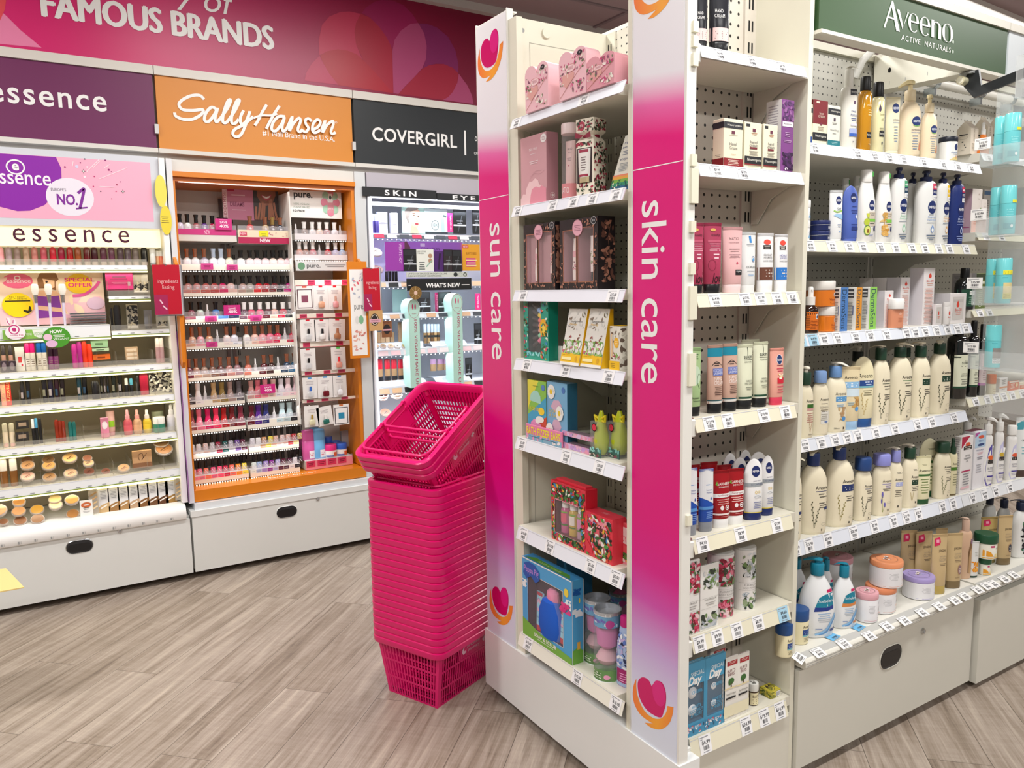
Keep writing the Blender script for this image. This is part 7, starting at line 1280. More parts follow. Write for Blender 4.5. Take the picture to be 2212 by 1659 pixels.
for k,(yt,yb,n)in enumerate(((250,353,2),(403,506,2),(558,655,2),(703,796,1))):
 z0=at(2170,yb,X=SX).z; z1=at(2170,yt,X=SX).z
 mb=MB(); zb=z0-1.0-.004
 mb.box(-.032,.050,-.11,.052,zb-.002,zb,CLR2); mb.box(-.034,-.032,-.11,.052,zb,zb+.055,CLR); mb.box(-.032,.05,-.1115,-.11,zb,zb+.055,CLR); mb.box(-.032,.05,.052,.0535,zb,zb+.055,CLR); mb.build('pocket',strip)
 mb=MB(); F=lambda e:(lambda u,v:(-.0365-e,-.0-u,v)); mb.box(-.0362,-.0346,.022,.068,zb+.048,zb+.082,mat('#ecebe9',.4)); ticket(mb,lambda e:(lambda u,v:(-.0364-e,-u,v)),-.045,zb+.065,.044,.032,'$15.99'); mb.build('price_ticket',strip)
 for j in range(n):
  H=z1-z0; c=Vector((SX+(.016 if j==0 else-.008),SY+(.016 if j==0 else-.024),z0))
  if n==1: c.y=SY+.006
  o=['topmost','second','third','lowest'][k]
  tt=thing('spray_can',f'teal spray can in the {o} pocket of the clear strip, '+('alone' if n==1 else 'behind the ticket' if j==0 else 'clear of the ticket'),'can',c,-.9,'teal spray cans')
  a=.0215; b=MB(); pr=[(0,a*.96,a*.96),(.003,a,a),(H*.62,a,a),(H*.625,a*.96,a*.96)]; b.loft(pr,mat(TEALC,.25,coat=.3),24)
  ops=[('l',.1,.50,.9,4,.05,'#8ad8dc'),('r',-.6,.10,.5,.22,'#48aab4'),('o',.35,.16,.16,.035,'#e8f2f2')]if k<2 else[('l',.0,.57,.7,1,.03,'#3a9aa8'),('r',-.2,.10,.9,.46,'#d8c890' if k==2 else '#8a8682'),('r',-.2,.10,.9,.22,'#e8e06a' if k==2 else '#e0e4e4'),('t','MAGIC',.35,.19,.05,'#2a3a40',.9),('t','RETOUCH',.35,.135,.04,'#3a4a50',.9)]
  draw(b,surf([(0,a,a),(H,a,a)]),2*a,H,ops); b.build('body',tt)
  b=MB(); b.loft([(H*.628,a*.99,a*.99),(H*.97,a*.99,a*.99),(H,a*.93,a*.93)],mat('#74d2d6',.22,coat=.3),24)
  if n==2: draw(b,surf([(0,a,a),(H,a,a)]),2*a,H,[('r',.3,.64,.95,.70,'#e8e23a')]if k<2 else[('r',-.3,.64,.97,.73,'#e8e23a'),('l',.3,.70,1.0,2,.03,'#2a2a20')])
  b.build('cap',tt)
  # ================================================================ wall bays: lit makeup bay, nail polish bay, white-lit makeup bay
WY=4.15
def Z1(x,y): return(x/2.911,y/2.911)
def Z2(x,y): return(x/5.183,500+y/5.183)
def Z3(x,y): return(x/4.148,780+y/4.148)
def Z4(x,y): return(340+x/4.809,360+y/4.809)
def Z5(x,y): return(340+x/3.95,680+y/3.95)
def Z6(x,y): return(740+x/4.366,180+y/4.366)
def Z7(x,y): return(760+x/3.95,500+y/3.95)
def cname(h):
 import colorsys
 r,g,b=[int(h[i:i+2],16)/255 for i in(1,3,5)]; hh,l,s=colorsys.rgb_to_hls(r,g,b); d=hh*360
 if l>.84: return 'off-white' if s<.35 else 'pale pink' if d>300 or d<20 else 'pale'
 if s<.13: return 'black' if l<.16 else 'dark grey' if l<.4 else 'grey' if l<.65 else 'silver grey'
 k='red' if d<12 or d>=348 else 'brown' if d<40 and l<.45 else 'coral' if d<22 else 'beige' if d<45 and s<.6 else 'orange' if d<45 else 'yellow' if d<68 else 'green' if d<165 else 'teal' if d<195 else 'blue' if d<250 else 'purple' if d<290 else 'magenta' if d<325 else 'pink'
 if k=='red' and l>.6: k='pink'
 return('very dark ' if l<.16 else 'dark ' if l<.33 else 'pale ' if l>.72 else 'light ' if l>.58 else '')+k
def part(t,name,fn):
 mb=MB(); fn(mb); o=mb.build(name,t); o.location=-t.location; return o
def wbox(t,name,q,x0,y0,x1,y1,Y,th,m,ops=()):
 """upright board on plane Y between two crop corners, with artwork"""
 a,b=pY(*q(x0,y1),Y),pY(*q(x1,y0),Y)
 def f(mb):
  mb.box(a[0],b[0],Y,Y+th,a[1],b[1],m if not isinstance(m,str)else mat(m,.4)); cx=(a[0]+b[0])/2
  draw(mb,lambda e:(lambda u,v:(cx+u,Y-e,a[1]+v)),b[0]-a[0],b[1]-a[1],ops)
 return part(t,name,f),(a[0],a[1],b[0],b[1])
def board(name,cat,label,q,x0,y0,x1,y1,Y,th,m,ops=(),group=None,sub='printed_board'):
 a=pY(*q((x0+x1)/2,y1),Y); t=thing(name,label,cat,(a[0],Y,a[1]),0,group); wbox(t,sub,q,x0,y0,x1,y1,Y,th,m,ops); return t
def led(t,x0,x1,y,z,n,h=.004,m=None):
 m=m or mat('#fffdf2',.5,emit=5)
 def f(mb):
  for i in range(n): x=x0+(x1-x0)*(i+.5)/n; mb.box(x-h,x+h,y-.001,y+.001,z-h*.8,z+h*.8,m)
 return f
 # ---------------- lit makeup bay
X0,X1=SEAM[0],SEAM[1]
CB=mat('#cfc4ae',.5); GLOW_=mat('#fff0b0',.5,emit=1.7); GRNL=mat('#7f9a2a',.4)
d1=thing('makeup_display','softly lit makeup bay with a pink poster lightbox and a glowing lettered sign','display',(.12,4.3,.395))
part(d1,'back_panel',lambda mb:mb.box(X0+.01,X1-.03,4.50,4.52,.395,2.09,CB))
for a_,b_ in((.607,.632),(X0+.004,X0+.018)): part(d1,'side_panel',lambda mb:mb.box(a_,b_,4.13,4.52,.395,2.09,PURE))
def f(mb):
 pr=[(4.10,.40),(4.085,.47),(4.09,.56),(4.12,.66),(4.115,.78),(4.09,.9),(4.10,1.02),(4.125,1.12),(4.13,1.26)]
 m=clear('#c890d4',.25,.1); n=len(pr)
 mb.add([(.6345,y,z)for y,z in pr]+[(.6345,4.135,z)for y,z in pr],[(i,i+1,n+i+1,n+i)for i in range(n-1)],m)
 mb.tube([(.6345,y,z)for y,z in pr],.0016,mat('#8a4a9a',.3),6)
part(d1,'purple_edge',f)
def f(mb):
 mb.box(X0+.02,.607,4.15,4.49,1.757,2.095,mat('#d2d6de',.3)); a,b=pY(0,470,4.1495),pY(*Z1(962,1395),4.1495); t=pY(*Z1(930,1020),4.1495)
 x0,z0,x1,z1=X0+.03,1.789,.570,2.066; F=lambda e:(lambda u,v:(u,4.15-e,v)); q=lambda pts:[pY(*Z1(x,y),4.149)for x,y in pts]
 mb.rect(F(.0004),x0,z0,x1,z1,mat('#efa9c0',.25,emit=.08))
 mb.poly(F(.0008),[(x0,z1)]+q([(352,988),(385,1060),(388,1140),(350,1220),(280,1290),(190,1325),(110,1328),(0,1300),(-200,1230)])+[(x0,z0+.08)],mat('#8a1fa6',.3))
 c=pY(*Z1(442,1240),4.149); mb.oval(F(.0012),c[0],c[1],.096,.086,mat('#e9e4f0',.3),30)
 for txt,xa,xb,y,h,cc,k in(('essence',-60,322,1128,55,'#f4ecf4',.008),('NO.',358,488,1255,60,'#7d1f95',.03),("EUROPE'S",320,415,1192,16,'#5a4a60',0)):
  mb_=pY(*Z1((xa+xb)/2,y),4.149); w=pY(*Z1(xb,y),4.149)[0]-pY(*Z1(xa,y),4.149)[0]; mb.text(F(.0016),txt,mb_[0],mb_[1],h/2.911*.0024,mat(cc,.4),width=w,bold=k)
 st=lambda pts,w,cc: mb.stroke(F(.0019),q(pts),w,mat(cc,.4)); st([(490,1215),(520,1190),(528,1195),(515,1260),(502,1312)],.012,'#7d1f95'); st([(478,1312),(550,1305)],.007,'#7d1f95')
 c=pY(*Z1(97,1050),4.149); mb.ring2(F(.0016),c[0],c[1],.036,.033,.006,PURE); mb.text(F(.0016),'e',c[0],c[1],.03,PURE,bold=.03)
 for a_,b_ in(((545,1080),(625,1000)),((585,1055),(630,1010)),((625,1125),(800,1055)),((625,1172),(720,1178)),((655,1055),(690,1035)),((455,1045),(460,1015))): st([a_,b_],.003,'#f8dfe8')
 for k,(x,y,r,cc)in enumerate(((505,1023,4,'#8a2a6a'),(533,1000,4,'#3a2a4a'),(483,1048,9,'#d8d0ec'),(662,1008,5,'#8a2a6a'),(684,1068,6,'#9a1f70'),(548,1050,5,'#f0e0ea'),(593,1110,4,'#c03070'),(700,1080,3,'#8a2a6a'),(735,1162,4,'#9a1f50'),(757,1143,3,'#8a2a6a'),(633,1203,4,'#3a2a4a'),(587,1172,4,'#c03070'),(730,1203,4,'#c03070'),(702,1250,3,'#9a1f50'),(408,1050,5,'#9a1f70'),(532,1112,6,'#f0e8f0'))): c=pY(*Z1(x,y),4.149); mb.oval(F(.0014),c[0],c[1],r*.0008,r*.0008,mat(cc,.4),10)
 for x,y in((525,1077),(773,1205)): c=pY(*Z1(x,y),4.149); mb.poly(F(.0015),[(c[0]+a*.0085,c[1]+b*.0115)for a,b in((0,1),(.25,.25),(1,0),(.25,-.25),(0,-1),(-.25,-.25),(-1,0),(-.25,.25))],BLACK); mb.poly(F(.0018),[(c[0]+a*.005,c[1]+b*.007)for a,b in((0,1),(.25,.25),(1,0),(.25,-.25),(0,-1),(-.25,-.25),(-1,0),(-.25,.25))],PURE)
part(d1,'poster_lightbox',f)
def f(mb):
 mb.box(X0+.02,.595,4.16,4.30,1.668,1.756,mat('#fff0c4',.4,emit=.5))
 a,b=pY(*Z1(80,1475),4.159),pY(*Z1(812,1485),4.159); mb.text(FY(4.159),'essence',(a[0]+b[0])/2,a[1],.058,mat('#4a1030',.3),width=b[0]-a[0],space=1.35)
part(d1,'glowing_sign',f)
board('round_sticker_stack','sticker','pale yellow curved sticker strip on the edge of the lit makeup bay',Z1,992,1095,1062,1480,4.125,.002,clear('#fff',.0),[('o',.2,.25,.75,.24,'#e6d23c'),('o',-.2,.72,.75,.26,'#ecdc5a'),('l',.1,.3,1.0,4,.03,'#6a5a2a')])
ESH={'top nail row':(X0+.02,.525,1.582,1.556),'poster row':(X0+.02,.345,1.305,1.243),'upper lash':(.35,.53,1.437,1.417),'lower lash':(.35,.605,1.272,1.248),'lip gloss row':(X0+.02,.605,1.102,1.070),'mascara row':(X0+.02,.605,.948,.915),'spray bottle row':(X0+.02,.605,.757,.724),'compact row':(X0+.02,.615,.572,.530)}
for k,(a0,a1,zt,zb)in ESH.items():
 t=shelf('S',f'white glowing-edged makeup shelf of the {k}',a0,a1,WY,4.49,zt,zb,[],strip='#e6e8ea',deckm=mat('#e4e0d2',.3),tilt=.006,deck_th=.012,name='makeup_shelf')
 def f(mb):
  mb.box(a0,a1,WY-.0075,WY-.0065,zb+.001,zb+.005,GRNL); mb.box(a0,a1,WY-.004,WY+.006,zb-.008,zb-.0008,GLOW_)
  R=random.Random(int(zt*1e3))
  for i in range(int((a1-a0)/.06)): x=a0+.02+i*.06+R.uniform(0,.02); mb.rect(FY(WY-.0068),x,zb+.010,x+.018,zb+.013,INKL)
 part(t,'glow_strip',f)
 if k[:6]!='poster':
  def f(mb):
   n=int((a1-a0)/.075); c=clear('#f2f0ea',.12,.05)
   mb.box(a0,a1,WY+.004,WY+.006,zt,zt+.028,c)
   for i in range(n+1): x=a0+(a1-a0)*i/n; mb.box(x-.0008,x+.0008,WY+.006,4.36,zt,zt+.07,c)
  part(t,'acrylic_tray',f)
for z in(1.55,1.24,1.06,.905,.715,.52): area('shelf_lamp',(.11,4.19,z-.006),.95,.02,.55,rot=(-.35,0,0),col=(1,.90,.68))
area('shelf_lamp',(.11,4.12,1.662),.95,.02,.4,rot=(.3,0,0),col=(1,.92,.72))
def wspot(q,x0,x1,yt,z0,Y):
 a=pY(*q(x0,yt),Y); b=pY(*q(x1,yt),Y); return Vector(((a[0]+b[0])/2,Y,z0)),(b[0]-a[0])/2,a[1]-z0
_C={}
def W(name,label,q,x0,x1,yt,z0,kind,c1,c2='#eee',Y=4.215,cat=None,group=None,ops=(),tilt=0.0,ratio=1.0):
 """small wall-bay product; kind picks the shape"""
 c,a,H=wspot(q,x0,x1,yt,z0,Y); t=thing(name,label,cat or name.split('_')[-1],c,0,group)
 m1=mat(c1,.3)if isinstance(c1,str)else c1; m2=mat(c2,.3)if isinstance(c2,str)else c2
 def mk(n,*lofts,p=2.0):
  mb=MB()
  for pr,m in lofts: mb.loft([(z*H,k*a,k*a*ratio)for z,k in pr],m,16,p)
  if n=='body' and ops: draw(mb,surf([(0,a,a*ratio),(H,a,a*ratio)]),2*a,H,ops)
  o=mb.build(n,t); o.rotation_euler.x=tilt; return o
 if kind=='capsule': mk('bottle',([(0,.85),(.02,.9),(.2,.9)],clear('#f0e0d8',.4,.05))); mk('cap',([(.2,.96),(.22,1),(.8,1),(.88,.93),(.95,.72),(1,.25)],m1),([(.56,1.005),(.57,1.005)],m2))
 elif kind=='stick': mk('body',([(0,.95),(.02,1),(.62,1),(.63,.95)],m1)); mk('cap',([(.63,.98),(.97,.95),(1,.7)],m2))
 elif kind=='pencil': mk('body',([(0,.9),(.85,1),(1,.7)],m1))
 elif kind=='tube': mk('body',([(.16,.95),(.3,1),(.95,1),(1,.98)],m1)); mk('cap',([(0,.85),(.155,.9)],m2))
 elif kind=='spray': mk('body',([(0,.95),(.02,1),(.5,1),(.58,.8),(.62,.5)],m1)); mk('spray_head',([(.62,.55),(.78,.52),(.8,.35),(.97,.32),(1,.2)],m2))
 elif kind=='pot': mk('body',([(0,.92),(.04,1),(.55,1)],m1)); mk('lid',([(.555,1.02),(.95,1.02),(1,.96)],m2))
 elif kind=='flask': mk('body',([(0,.95),(.02,1),(.55,1)],m1)); mk('cap',([(.555,.97),(.98,.97),(1,.9)],m2))
 elif kind=='box': carton(t,2*a,2*a*ratio,H,c1,ops).build('carton',t)
 elif kind=='brush': mk('handle',([(0,.3),(.4,.42),(.55,.4)],mat('#d8d0e8',.2))); mk('ferrule',([(.55,.45),(.74,.62)],METAL)); mk('bristles',([(.74,.66),(.85,1),(.97,.9),(1,.6)],mat('#f0ede4',.8)))
 elif kind=='compact':
  mb=MB(); r=a; h=H
  mb.loft([(0,r*.96,r*.96),(.004,r,r),(.010,r,r),(.012,r*.95,r*.95)],clear('#e8dcd4',.45,.05),24); mb.loft([(.0122,r*.86,r*.86),(.0135,r*.84,r*.84)],m1,24)
  draw(mb,lambda e:(lambda u,v:(u,v-r,.0136+e)),2*r,2*r,[('s',[(-.4,.35),(.3,.62)],.005,c2),('s',[(-.2,.3),(.45,.5)],.002,c2)])
  o=mb.build('compact',t,(0,0,H-.022)); o.rotation_euler.x=.62
 return t
 # row of round-capped polishes
for i,(x,c)in enumerate([(0,'#e8a0ac'),(90,'#a08b94'),(185,'#8a7470'),(285,'#a88a78'),(378,'#b0706c'),(482,'#b04a5c'),(585,'#b41830'),(680,'#8a0e34'),(775,'#9c1018'),(865,'#8a4420'),(965,'#5a0a14'),(1050,'#380818'),(1150,'#54283c'),(1240,'#5c3048'),(1340,'#4c3a44'),(1425,'#544450'),(1510,'#6c605e'),(1608,'#0c0c0e')]):
 W('nail_polish',f'{cname(c)} round-capped nail polish, {ORD[i + 1]} along the row under the glowing sign',Z2,x-38,x+38,172,1.583,'capsule',c,c,group='round-capped polishes under the glowing sign',cat='nail polish')
W('primer_tube','silver-white tube at the end of the round-capped polish row',Z2,1668,1735,190,1.583,'tube','#d4d6d6','#9aa0a4',Y=4.2)
for x,l in((1755,'peach'),(1795,'coral')): W('cuticle_oil',f'small {l} bottle with white cap beside the round-capped polish row',Z2,x-24,x+24,215,1.583,'stick','#f0b48a' if l=='peach' else '#e87a5a','#f0ede8',Y=4.22,cat='bottle')
# poster panel with brushes and silver cases
t=board('poster','poster','special-offer poster with a cartoon girl in purple, behind the three brushes',Z2,5,442,1145,1058,4.24,.006,'#f2d6c0',[('r',-1,.0,1,.4,'#f0bfc4'),('b',201,22,['#f4c8c0','#f0b8c4','#f6dcb8'],-.95,.05,.95,.95,.03),('o',-.62,.82,.28,.14,'#e8648c'),('t','essence',-.60,.81,.045,'#f8e8ee',.44),('R',-.62,.875,.06,.04,.004,'#f8e8ee'),
 ('p',[(-.25,.68),(-.26,.85),(-.2,.96),(-.05,1.0),(.1,.96),(.14,.84),(.08,.80),(.07,.64),(.0,.66),(-.12,.68)],'#8a5e38'),('p',[(-.16,.86),(.06,.82),(.05,.70),(-.04,.65),(-.13,.70)],'#f0c4a0'),('p',[(-.42,.28),(-.38,.55),(-.2,.64),(.08,.62),(.2,.52),(.24,.2),(.1,.28),(-.3,.28)],'#f0c09a'),('p',[(-.3,.12),(-.28,.54),(-.1,.52),(.12,.54),(.16,.14)],'#8a3fa0'),('p',[(-.36,.36),(-.3,.28),(.18,.22),(.16,.30),(-.28,.36)],'#f0c09a'),('o',-.09,.80,.022,.02,'#3a2a2a'),('s',[(-.06,.71),(-.01,.71)],.0015,'#c04a5a'),
 ('o',.52,.76,.26,.19,'#f2c51e'),('s',[(.38,.53),(.6,.55),(.82,.68),(.92,.80)],.013,'#e0569a'),('t','SPECIAL',.54,.835,.08,'#d8307a',.58,{'bold':.03}),('t','OFFER',.54,.735,.08,'#d8307a',.46,{'bold':.03}),('o',.82,.38,.18,.12,'#d8b8cc')])
board('round_sticker','sticker','round yellow no-tester sticker on the special-offer poster',Z2,35,685,365,965,4.235,.003,clear('#fff',.0),[('o',0,.5,1,.5,'#f2cf0c'),('t','No Tester?',.0,.84,.07,'#3a3208',1.0),('t','No Problem!',.0,.76,.07,'#3a3208',1.2),('r',-.8,.64,.8,.69,'#3a3208'),('p',[(.3,.25),(.55,.5),(.8,.42),(.85,.25),(.6,.14)],'#2a2408'),('p',[(.35,.3),(.52,.5),(.7,.46),(.62,.26)],'#f2cf0c')])
for i,x in enumerate((385,535,690)): W('makeup_brush',f'white makeup brush in front of the poster girl, {ORD[i + 1]} of three from the yellow sticker',Z2,x-45,x+45,588,1.306,'brush','#eee',Y=4.20,cat='brush',group='white makeup brushes')
for i in range(5): board('lash_case','case',f'slim silver case in the stack of five beside the brushes, {ORD[i + 1]} from its top',Z2,782+(i%2)*8,905+i*29,1190,932+i*29,4.19+.001*i,.03,mat('#a9a9ac',.25,.8),[('r',-.95,.4,.95,.7,'#3a3838')],group='silver cases by the brushes',sub='case')
t=board('shelf_talker','sign','white cruelty-free logo sticker with two ears, on the poster shelf edge',Z2,58,955,278,1218,4.13,.002,clear('#fff',.0),[('o',.0,.32,.95,.32,'#f4f0f2'),('o',-.55,.82,.2,.17,'#f4f0f2'),('o',-.05,.78,.16,.15,'#f4f0f2'),('s',[(-.7,.95),(-.6,.75),(-.4,.68)],.003,'#c8287a'),('s',[(-.1,.88),(-.15,.72)],.003,'#c8287a'),('R',-.1,.45,.5,.21,.004,'#c8287a'),('t','e',-.1,.45,.17,'#c8287a',.4,{'bold':.04}),('t','cruelty free',.1,.2,.08,'#c8287a',1.2),('l',0,.09,1.6,1,.04,'#c8287a')])
t=board('shelf_talker','sign','round green vegan question sign hanging from the poster shelf',Z2,485,1062,780,1308,4.115,.003,clear('#fff',.0),[('o',0,.5,1,.5,'#4a9a2a'),('t','HOW',.0,.78,.17,'#f0f4ec',.9,{'bold':.04}),('l',.2,.60,.9,2,.08,'#dfe8d8'),('t','VEGAN?',.3,.42,.11,'#f0f4ec',1.1),('o',-.62,.52,.32,.16,'#e8c4d8'),('o',-.38,.2,.42,.17,'#e0b8d8')])
t=board('shelf_talker','sign','green and white vegan strip between the two stickers on the poster shelf',Z2,35,1092,480,1215,4.138,.0015,'#8ac050',[('p',[(.45,.98),(.55,.3),(.8,.05),(1,.05),(1,.98)],'#f0f2ea'),('t','VEGAN',.75,.5,.3,'#7ab04a',.44),('t','TO BE',.28,.5,.22,'#f0f4e8',.3)])
# pink packets, lashes and clippers on the two short shelves
for i in range(3): board('face_mask_sachet','sachet',['front pink sachet of the three on the upper lash shelf','second pink sachet of the three on the upper lash shelf','third pink sachet of the three, only its lower edge showing'][i],Z2,1190+i*6,452+i*12,1480+i*5,650+i*9,4.20+i*.012,.004,['#d23a7c','#b82464','#a01c54'][i],[('r',-.7,.55,.6,.62,'#a83a6a'),('r',-.5,.66,.5,.78,'#8a4a6a'),('l',.0,.4,1.2,2,.06,'#e890b4'),('r',.6,.2,.8,.42,'#d8b8c8')],group='pink sachets',sub='sachet')
LASH=[('b',211,26,['#1a1816','#2a2624','#c8bca0'],-.9,.12,.9,.6,.010),('r',-.9,.05,.9,.14,'#eeeae2')]
for i,(x0,y0,x1,y1,l)in enumerate(((1500,480,1575,690,'upper lash shelf, nearest the sachets'),(1580,480,1650,690,'upper lash shelf, next to the red booklet'),(1430,810,1535,1095,'lower lash shelf, in a tall clear pack'),(1755,930,1880,1080,'lower lash shelf, at the bay edge'))): board('lash_pack','pack',f'clear pack of black lashes on the {l}',Z2,x0,y0,x1,y1,4.205,.012,clear('#efe9dc',.35),LASH+([('b',212+i,30,['#1a1816'],-.8,.2,.8,.95,.010)]if i==2 else[]),group='lash packs',sub='pack')
W('eyelash_tool','black curved lash tool standing on the lower lash shelf',Z2,1262,1345,825,1.273,'pencil','#1c1a1c',cat='tool',ratio=.4); W('nail_clipper','grey clipper pack with rounded top on the lower lash shelf',Z2,1605,1695,880,1.273,'tube','#8a8a90','#3a3a3e',ratio=.4)
W('eyeliner_pen','thin black pen at the poster end of the lower lash shelf',Z2,1228,1256,860,1.273,'pencil','#161416',cat='pen')
# lip gloss row
LGZ=1.103
for i,x in enumerate((28,108)): W('lip_gloss',f'dark-capped nude lip gloss, {["first", "second"][i]} of the pair beginning the lip gloss row',Z2,x-26,x+26,1275,LGZ,'stick','#c89a88','#3a3436',group='nude lip glosses',cat='lip gloss')
for i,(x0,x1)in enumerate(((0,82),(86,175))): W('eyeshadow_pot',f'square dark eyeshadow, {["first", "second"][i]} of two below the nude lip glosses',Z2,x0,x1,1450,LGZ,'box','#3a2c34',ratio=.5,Y=4.19,cat='eyeshadow',ops=[('o',0,.5,.6,.36,'#8a7a80')],group='dark eyeshadows')
W('lip_balm_box','white slim balm box beside the pink-capped sticks',Z2,160,262,1295,LGZ,'box','#e9e6e2',ratio=.5,cat='box',ops=[('r',-.4,.35,.4,.6,'#d84a4a'),('o',.4,.25,.2,.05,'#d83a4a')])
for c,xs,l in(('#e0187c',(295,350),'hot pink'),('#1560b4',(425,480),'blue'),('#30142a',(560,615),'black')):
 for i,x in enumerate(xs): W('lip_balm',f'white lip balm stick with {l} cap, {["nearer the frame edge", "farther from the frame edge"][i]} of its pair',Z2,x-32,x+32,1240 if l!='black' else 1310,LGZ,'stick','#e6e0d8' if l!='black' else '#7a2a6a',c,group=f'{l} capped lip balms',cat='lip balm',ops=[('l',0,.4,1.2,4,.08,'#8a7a6a')])
for x,c,yt,l in((825,'#c8329a',1262,'magenta'),(880,'#b02a90',1235,'violet magenta'),(935,'#e03a1c',1228,'orange red'),(995,'#e83c20',1260,'bright vermilion')): W('mascara',f'{l} mascara standing in the lip gloss row under the green sign',Z2,x-34,x+34,yt,LGZ,'pencil',c,Y=4.22)
for i,(y0,y1,c,l)in enumerate(((1212,1300,'#8fb894','green'),(1302,1345,'#b8d4b4','pale green'),(1372,1440,'#d8661c','orange'))): board('eyeshadow_palette','palette',f'{l} palette box stacked beside the vermilion mascara',Z2,1020+i*12,y0,1205+i*14,y1,4.21,.05,c,[('r',-.5,.3,.4,.6,'#5a7a5a' if i<2 else '#8a3a10')],sub='carton')
for i in range(3): board('blush_palette','palette',f'beige palette, {["topmost", "middle", "lowest"][i]} of three in the clear tray of the lip gloss row',Z2,1405+i*5,1290+i*50,1540+i*5,1384+i*28,4.215-i*.006,.03,'#c4a88a',[('r',-.8,.3,.8,.8,'#e4d4c0')],group='beige palettes',sub='case')
for i,x in enumerate((1755,1800)): W('lip_gloss_tube',f'clear pink gloss tube by the purple bay edge, {["nearer", "farther from"][i]} the palettes',Z2,x-26,x+26,1190,LGZ,'stick',clear('#f0c8d0',.5),'#e8dcd8',cat='lip gloss',group='clear pink glosses')
# mascara row
MZ=.949
for i,(x,c)in enumerate(((20,'#e8a090'),(62,'#d83a2a'))): W('mascara_pack',f'{["pale coral", "red orange"][i]} boxed mascara at the frame end of the mascara row',Z3,x-26,x+26,165,MZ,'box',c,ratio=.5,cat='mascara',ops=[('v','mascara',0,.5,1.0,'#f0d090',.7)])
for i,(x0,x1,yt,c,l)in enumerate(((172,212,178,'#26262a','silver-banded black'),(222,262,150,'#18161a','plain black'),(365,412,140,'#14121e','fat black'),(420,468,135,'#1c1830','indigo black'),(478,522,140,'#2a1020','plum black'),(528,572,128,'#180c14','wine black'),(680,722,125,'#103444','teal black'),(728,772,122,'#0e0e12','jet black'),(888,914,112,'#181618','slender black'),(920,942,115,'#3a3434','grey-black'),(948,970,120,'#242020','thin sooty'),(990,1030,105,'#141c18','green black'),(1048,1088,102,'#10100e','long black'))):
 W('mascara',f'{l} mascara, {ORD[i + 1]} dark one along the mascara row',Z3,x0,x1,yt,MZ,'pencil',c,Y=4.22,group='dark mascaras in the mascara row',ops=[('r',-.8,.25,.2,.5,['#b0a8b0','#2a4a6a','#8a8a7a'][i%3])])
W('powder_brush','short black powder brush lying among the dark mascaras',Z3,812,886,180,MZ,'pencil','#1a181a',Y=4.2,cat='brush')
for x,c1,c2,l in((1128,'#1a1a1c','#e8e4dc','white-topped'),(1172,'#1a1a20','#5ab0cc','sky blue topped'),(1225,'#141416','#202024','all black')): W('eyeliner_pen',f'{l} eyeliner pen beside the red mascara pack',Z3,x-16,x+16,155 if l[0]!='a' else 125,MZ,'stick',c1,c2,cat='pen')
W('mascara','shiny crimson twisted mascara near the purple bay edge',Z3,1242,1325,105,MZ,'pencil','#b41c3c',ratio=.5)
for i,x in enumerate((1345,1430,1515)): board('lash_pack','pack',f'clear pack of stacked black lashes, {ORD[i + 1]} from the crimson mascara',Z3,x,80,x+76,300,4.21,.012,clear('#f4f0e0',.4),[('b',221+i,34,['#181614','#26221e'],-.9,.1,.9,.95,.010),('b',225+i,12,['#f8f4e4'],-.9,.1,.9,.9,.012)],group='lash packs by the purple edge',sub='pack')
# spray bottle row
SZ=.758
for i,x in enumerate((38,98)): W('lip_gloss',f'clear capped gloss with round pink foot, {["first", "second"][i]} in the spray row',Z3,x-26,x+26,560,SZ,'stick','#d8c8b0','#c8c0a8',cat='lip gloss',group='clear capped glosses',ops=[('o',0,.08,.8,.08,'#e8b8b0')])
for i,(y0,y1)in enumerate(((528,612),(632,722))): board('eyeshadow_compact','compact',f'square dark compact, {["upper", "lower"][i]} of the pair in the spray row',Z3,145,y0,255,y1,4.215-i*.02,.012,'#2c2826',[('r',-.6,.3,.6,.75,'#a08a78')],sub='case',group='dark square compacts')
for x,c,l in((288,'#e4e6e8','white'),(318,'#4a9ccc','blue'),(352,'#1c1c1e','black')): W('eyeliner_pen',f'{l}-topped pen in the trio beside the dark square compacts',Z3,x-15,x+15,520 if l=='white' else 512,SZ,'stick','#1a1a1c',c,cat='pen')
for i,x in enumerate((502,532,562)): W('lip_tint',f'rust brown lip tint, {ORD[i + 1]} of three from the compacts',Z3,x-20,x+20,528+i*6,SZ,'pencil','#8a2a14',cat='lip tint',group='rust lip tints')
for i,x in enumerate((625,658)): W('lip_tint',f'teal lip tint, {["nearer to", "farther from"][i]} the rust ones',Z3,x-19,x+19,545,SZ,'pencil','#1c6a68',cat='lip tint',group='teal lip tints')
W('cream_tube','pink box-shaped cream tube with a white patch',Z3,895,968,510,SZ,'box','#e08aa8',ratio=.4,Y=4.2,cat='tube',ops=[('o',0,.62,.7,.2,'#f0e4e8')]); W('cream_tube','pink tube with a lime green band behind the pink box-shaped one',Z3,945,1022,448,SZ,'tube','#ecc0b8','#e8a8b4',Y=4.25,ops=[('r',-1,.35,1,.6,'#a0dc3a')])
for x,c,c2,l in((1135,'#d8606c','#f0a8b0','raspberry'),(1222,'#e0b088','#f0a8a0','peach'),(1310,'#e8c83a','#efeae4','yellow')): W('face_mist',f'clear face mist bottle of {l} tint in the spray row',Z3,x-40,x+40,438,SZ,'spray',clear(c,.75),c2,cat='bottle',ops=[('r',-.95,.12,.95,.38,c)])
W('cream_pot','white-lidded cream pot with a green band, in front',Z3,1366,1476,505,SZ,'pot','#3a8a72','#ecebe4',Y=4.2,cat='pot'); W('cream_pot','pale green-lidded cream pot standing behind the white-lidded one',Z3,1356,1462,452,SZ,'pot','#d8dcc8','#c8d4b0',Y=4.30,cat='pot')
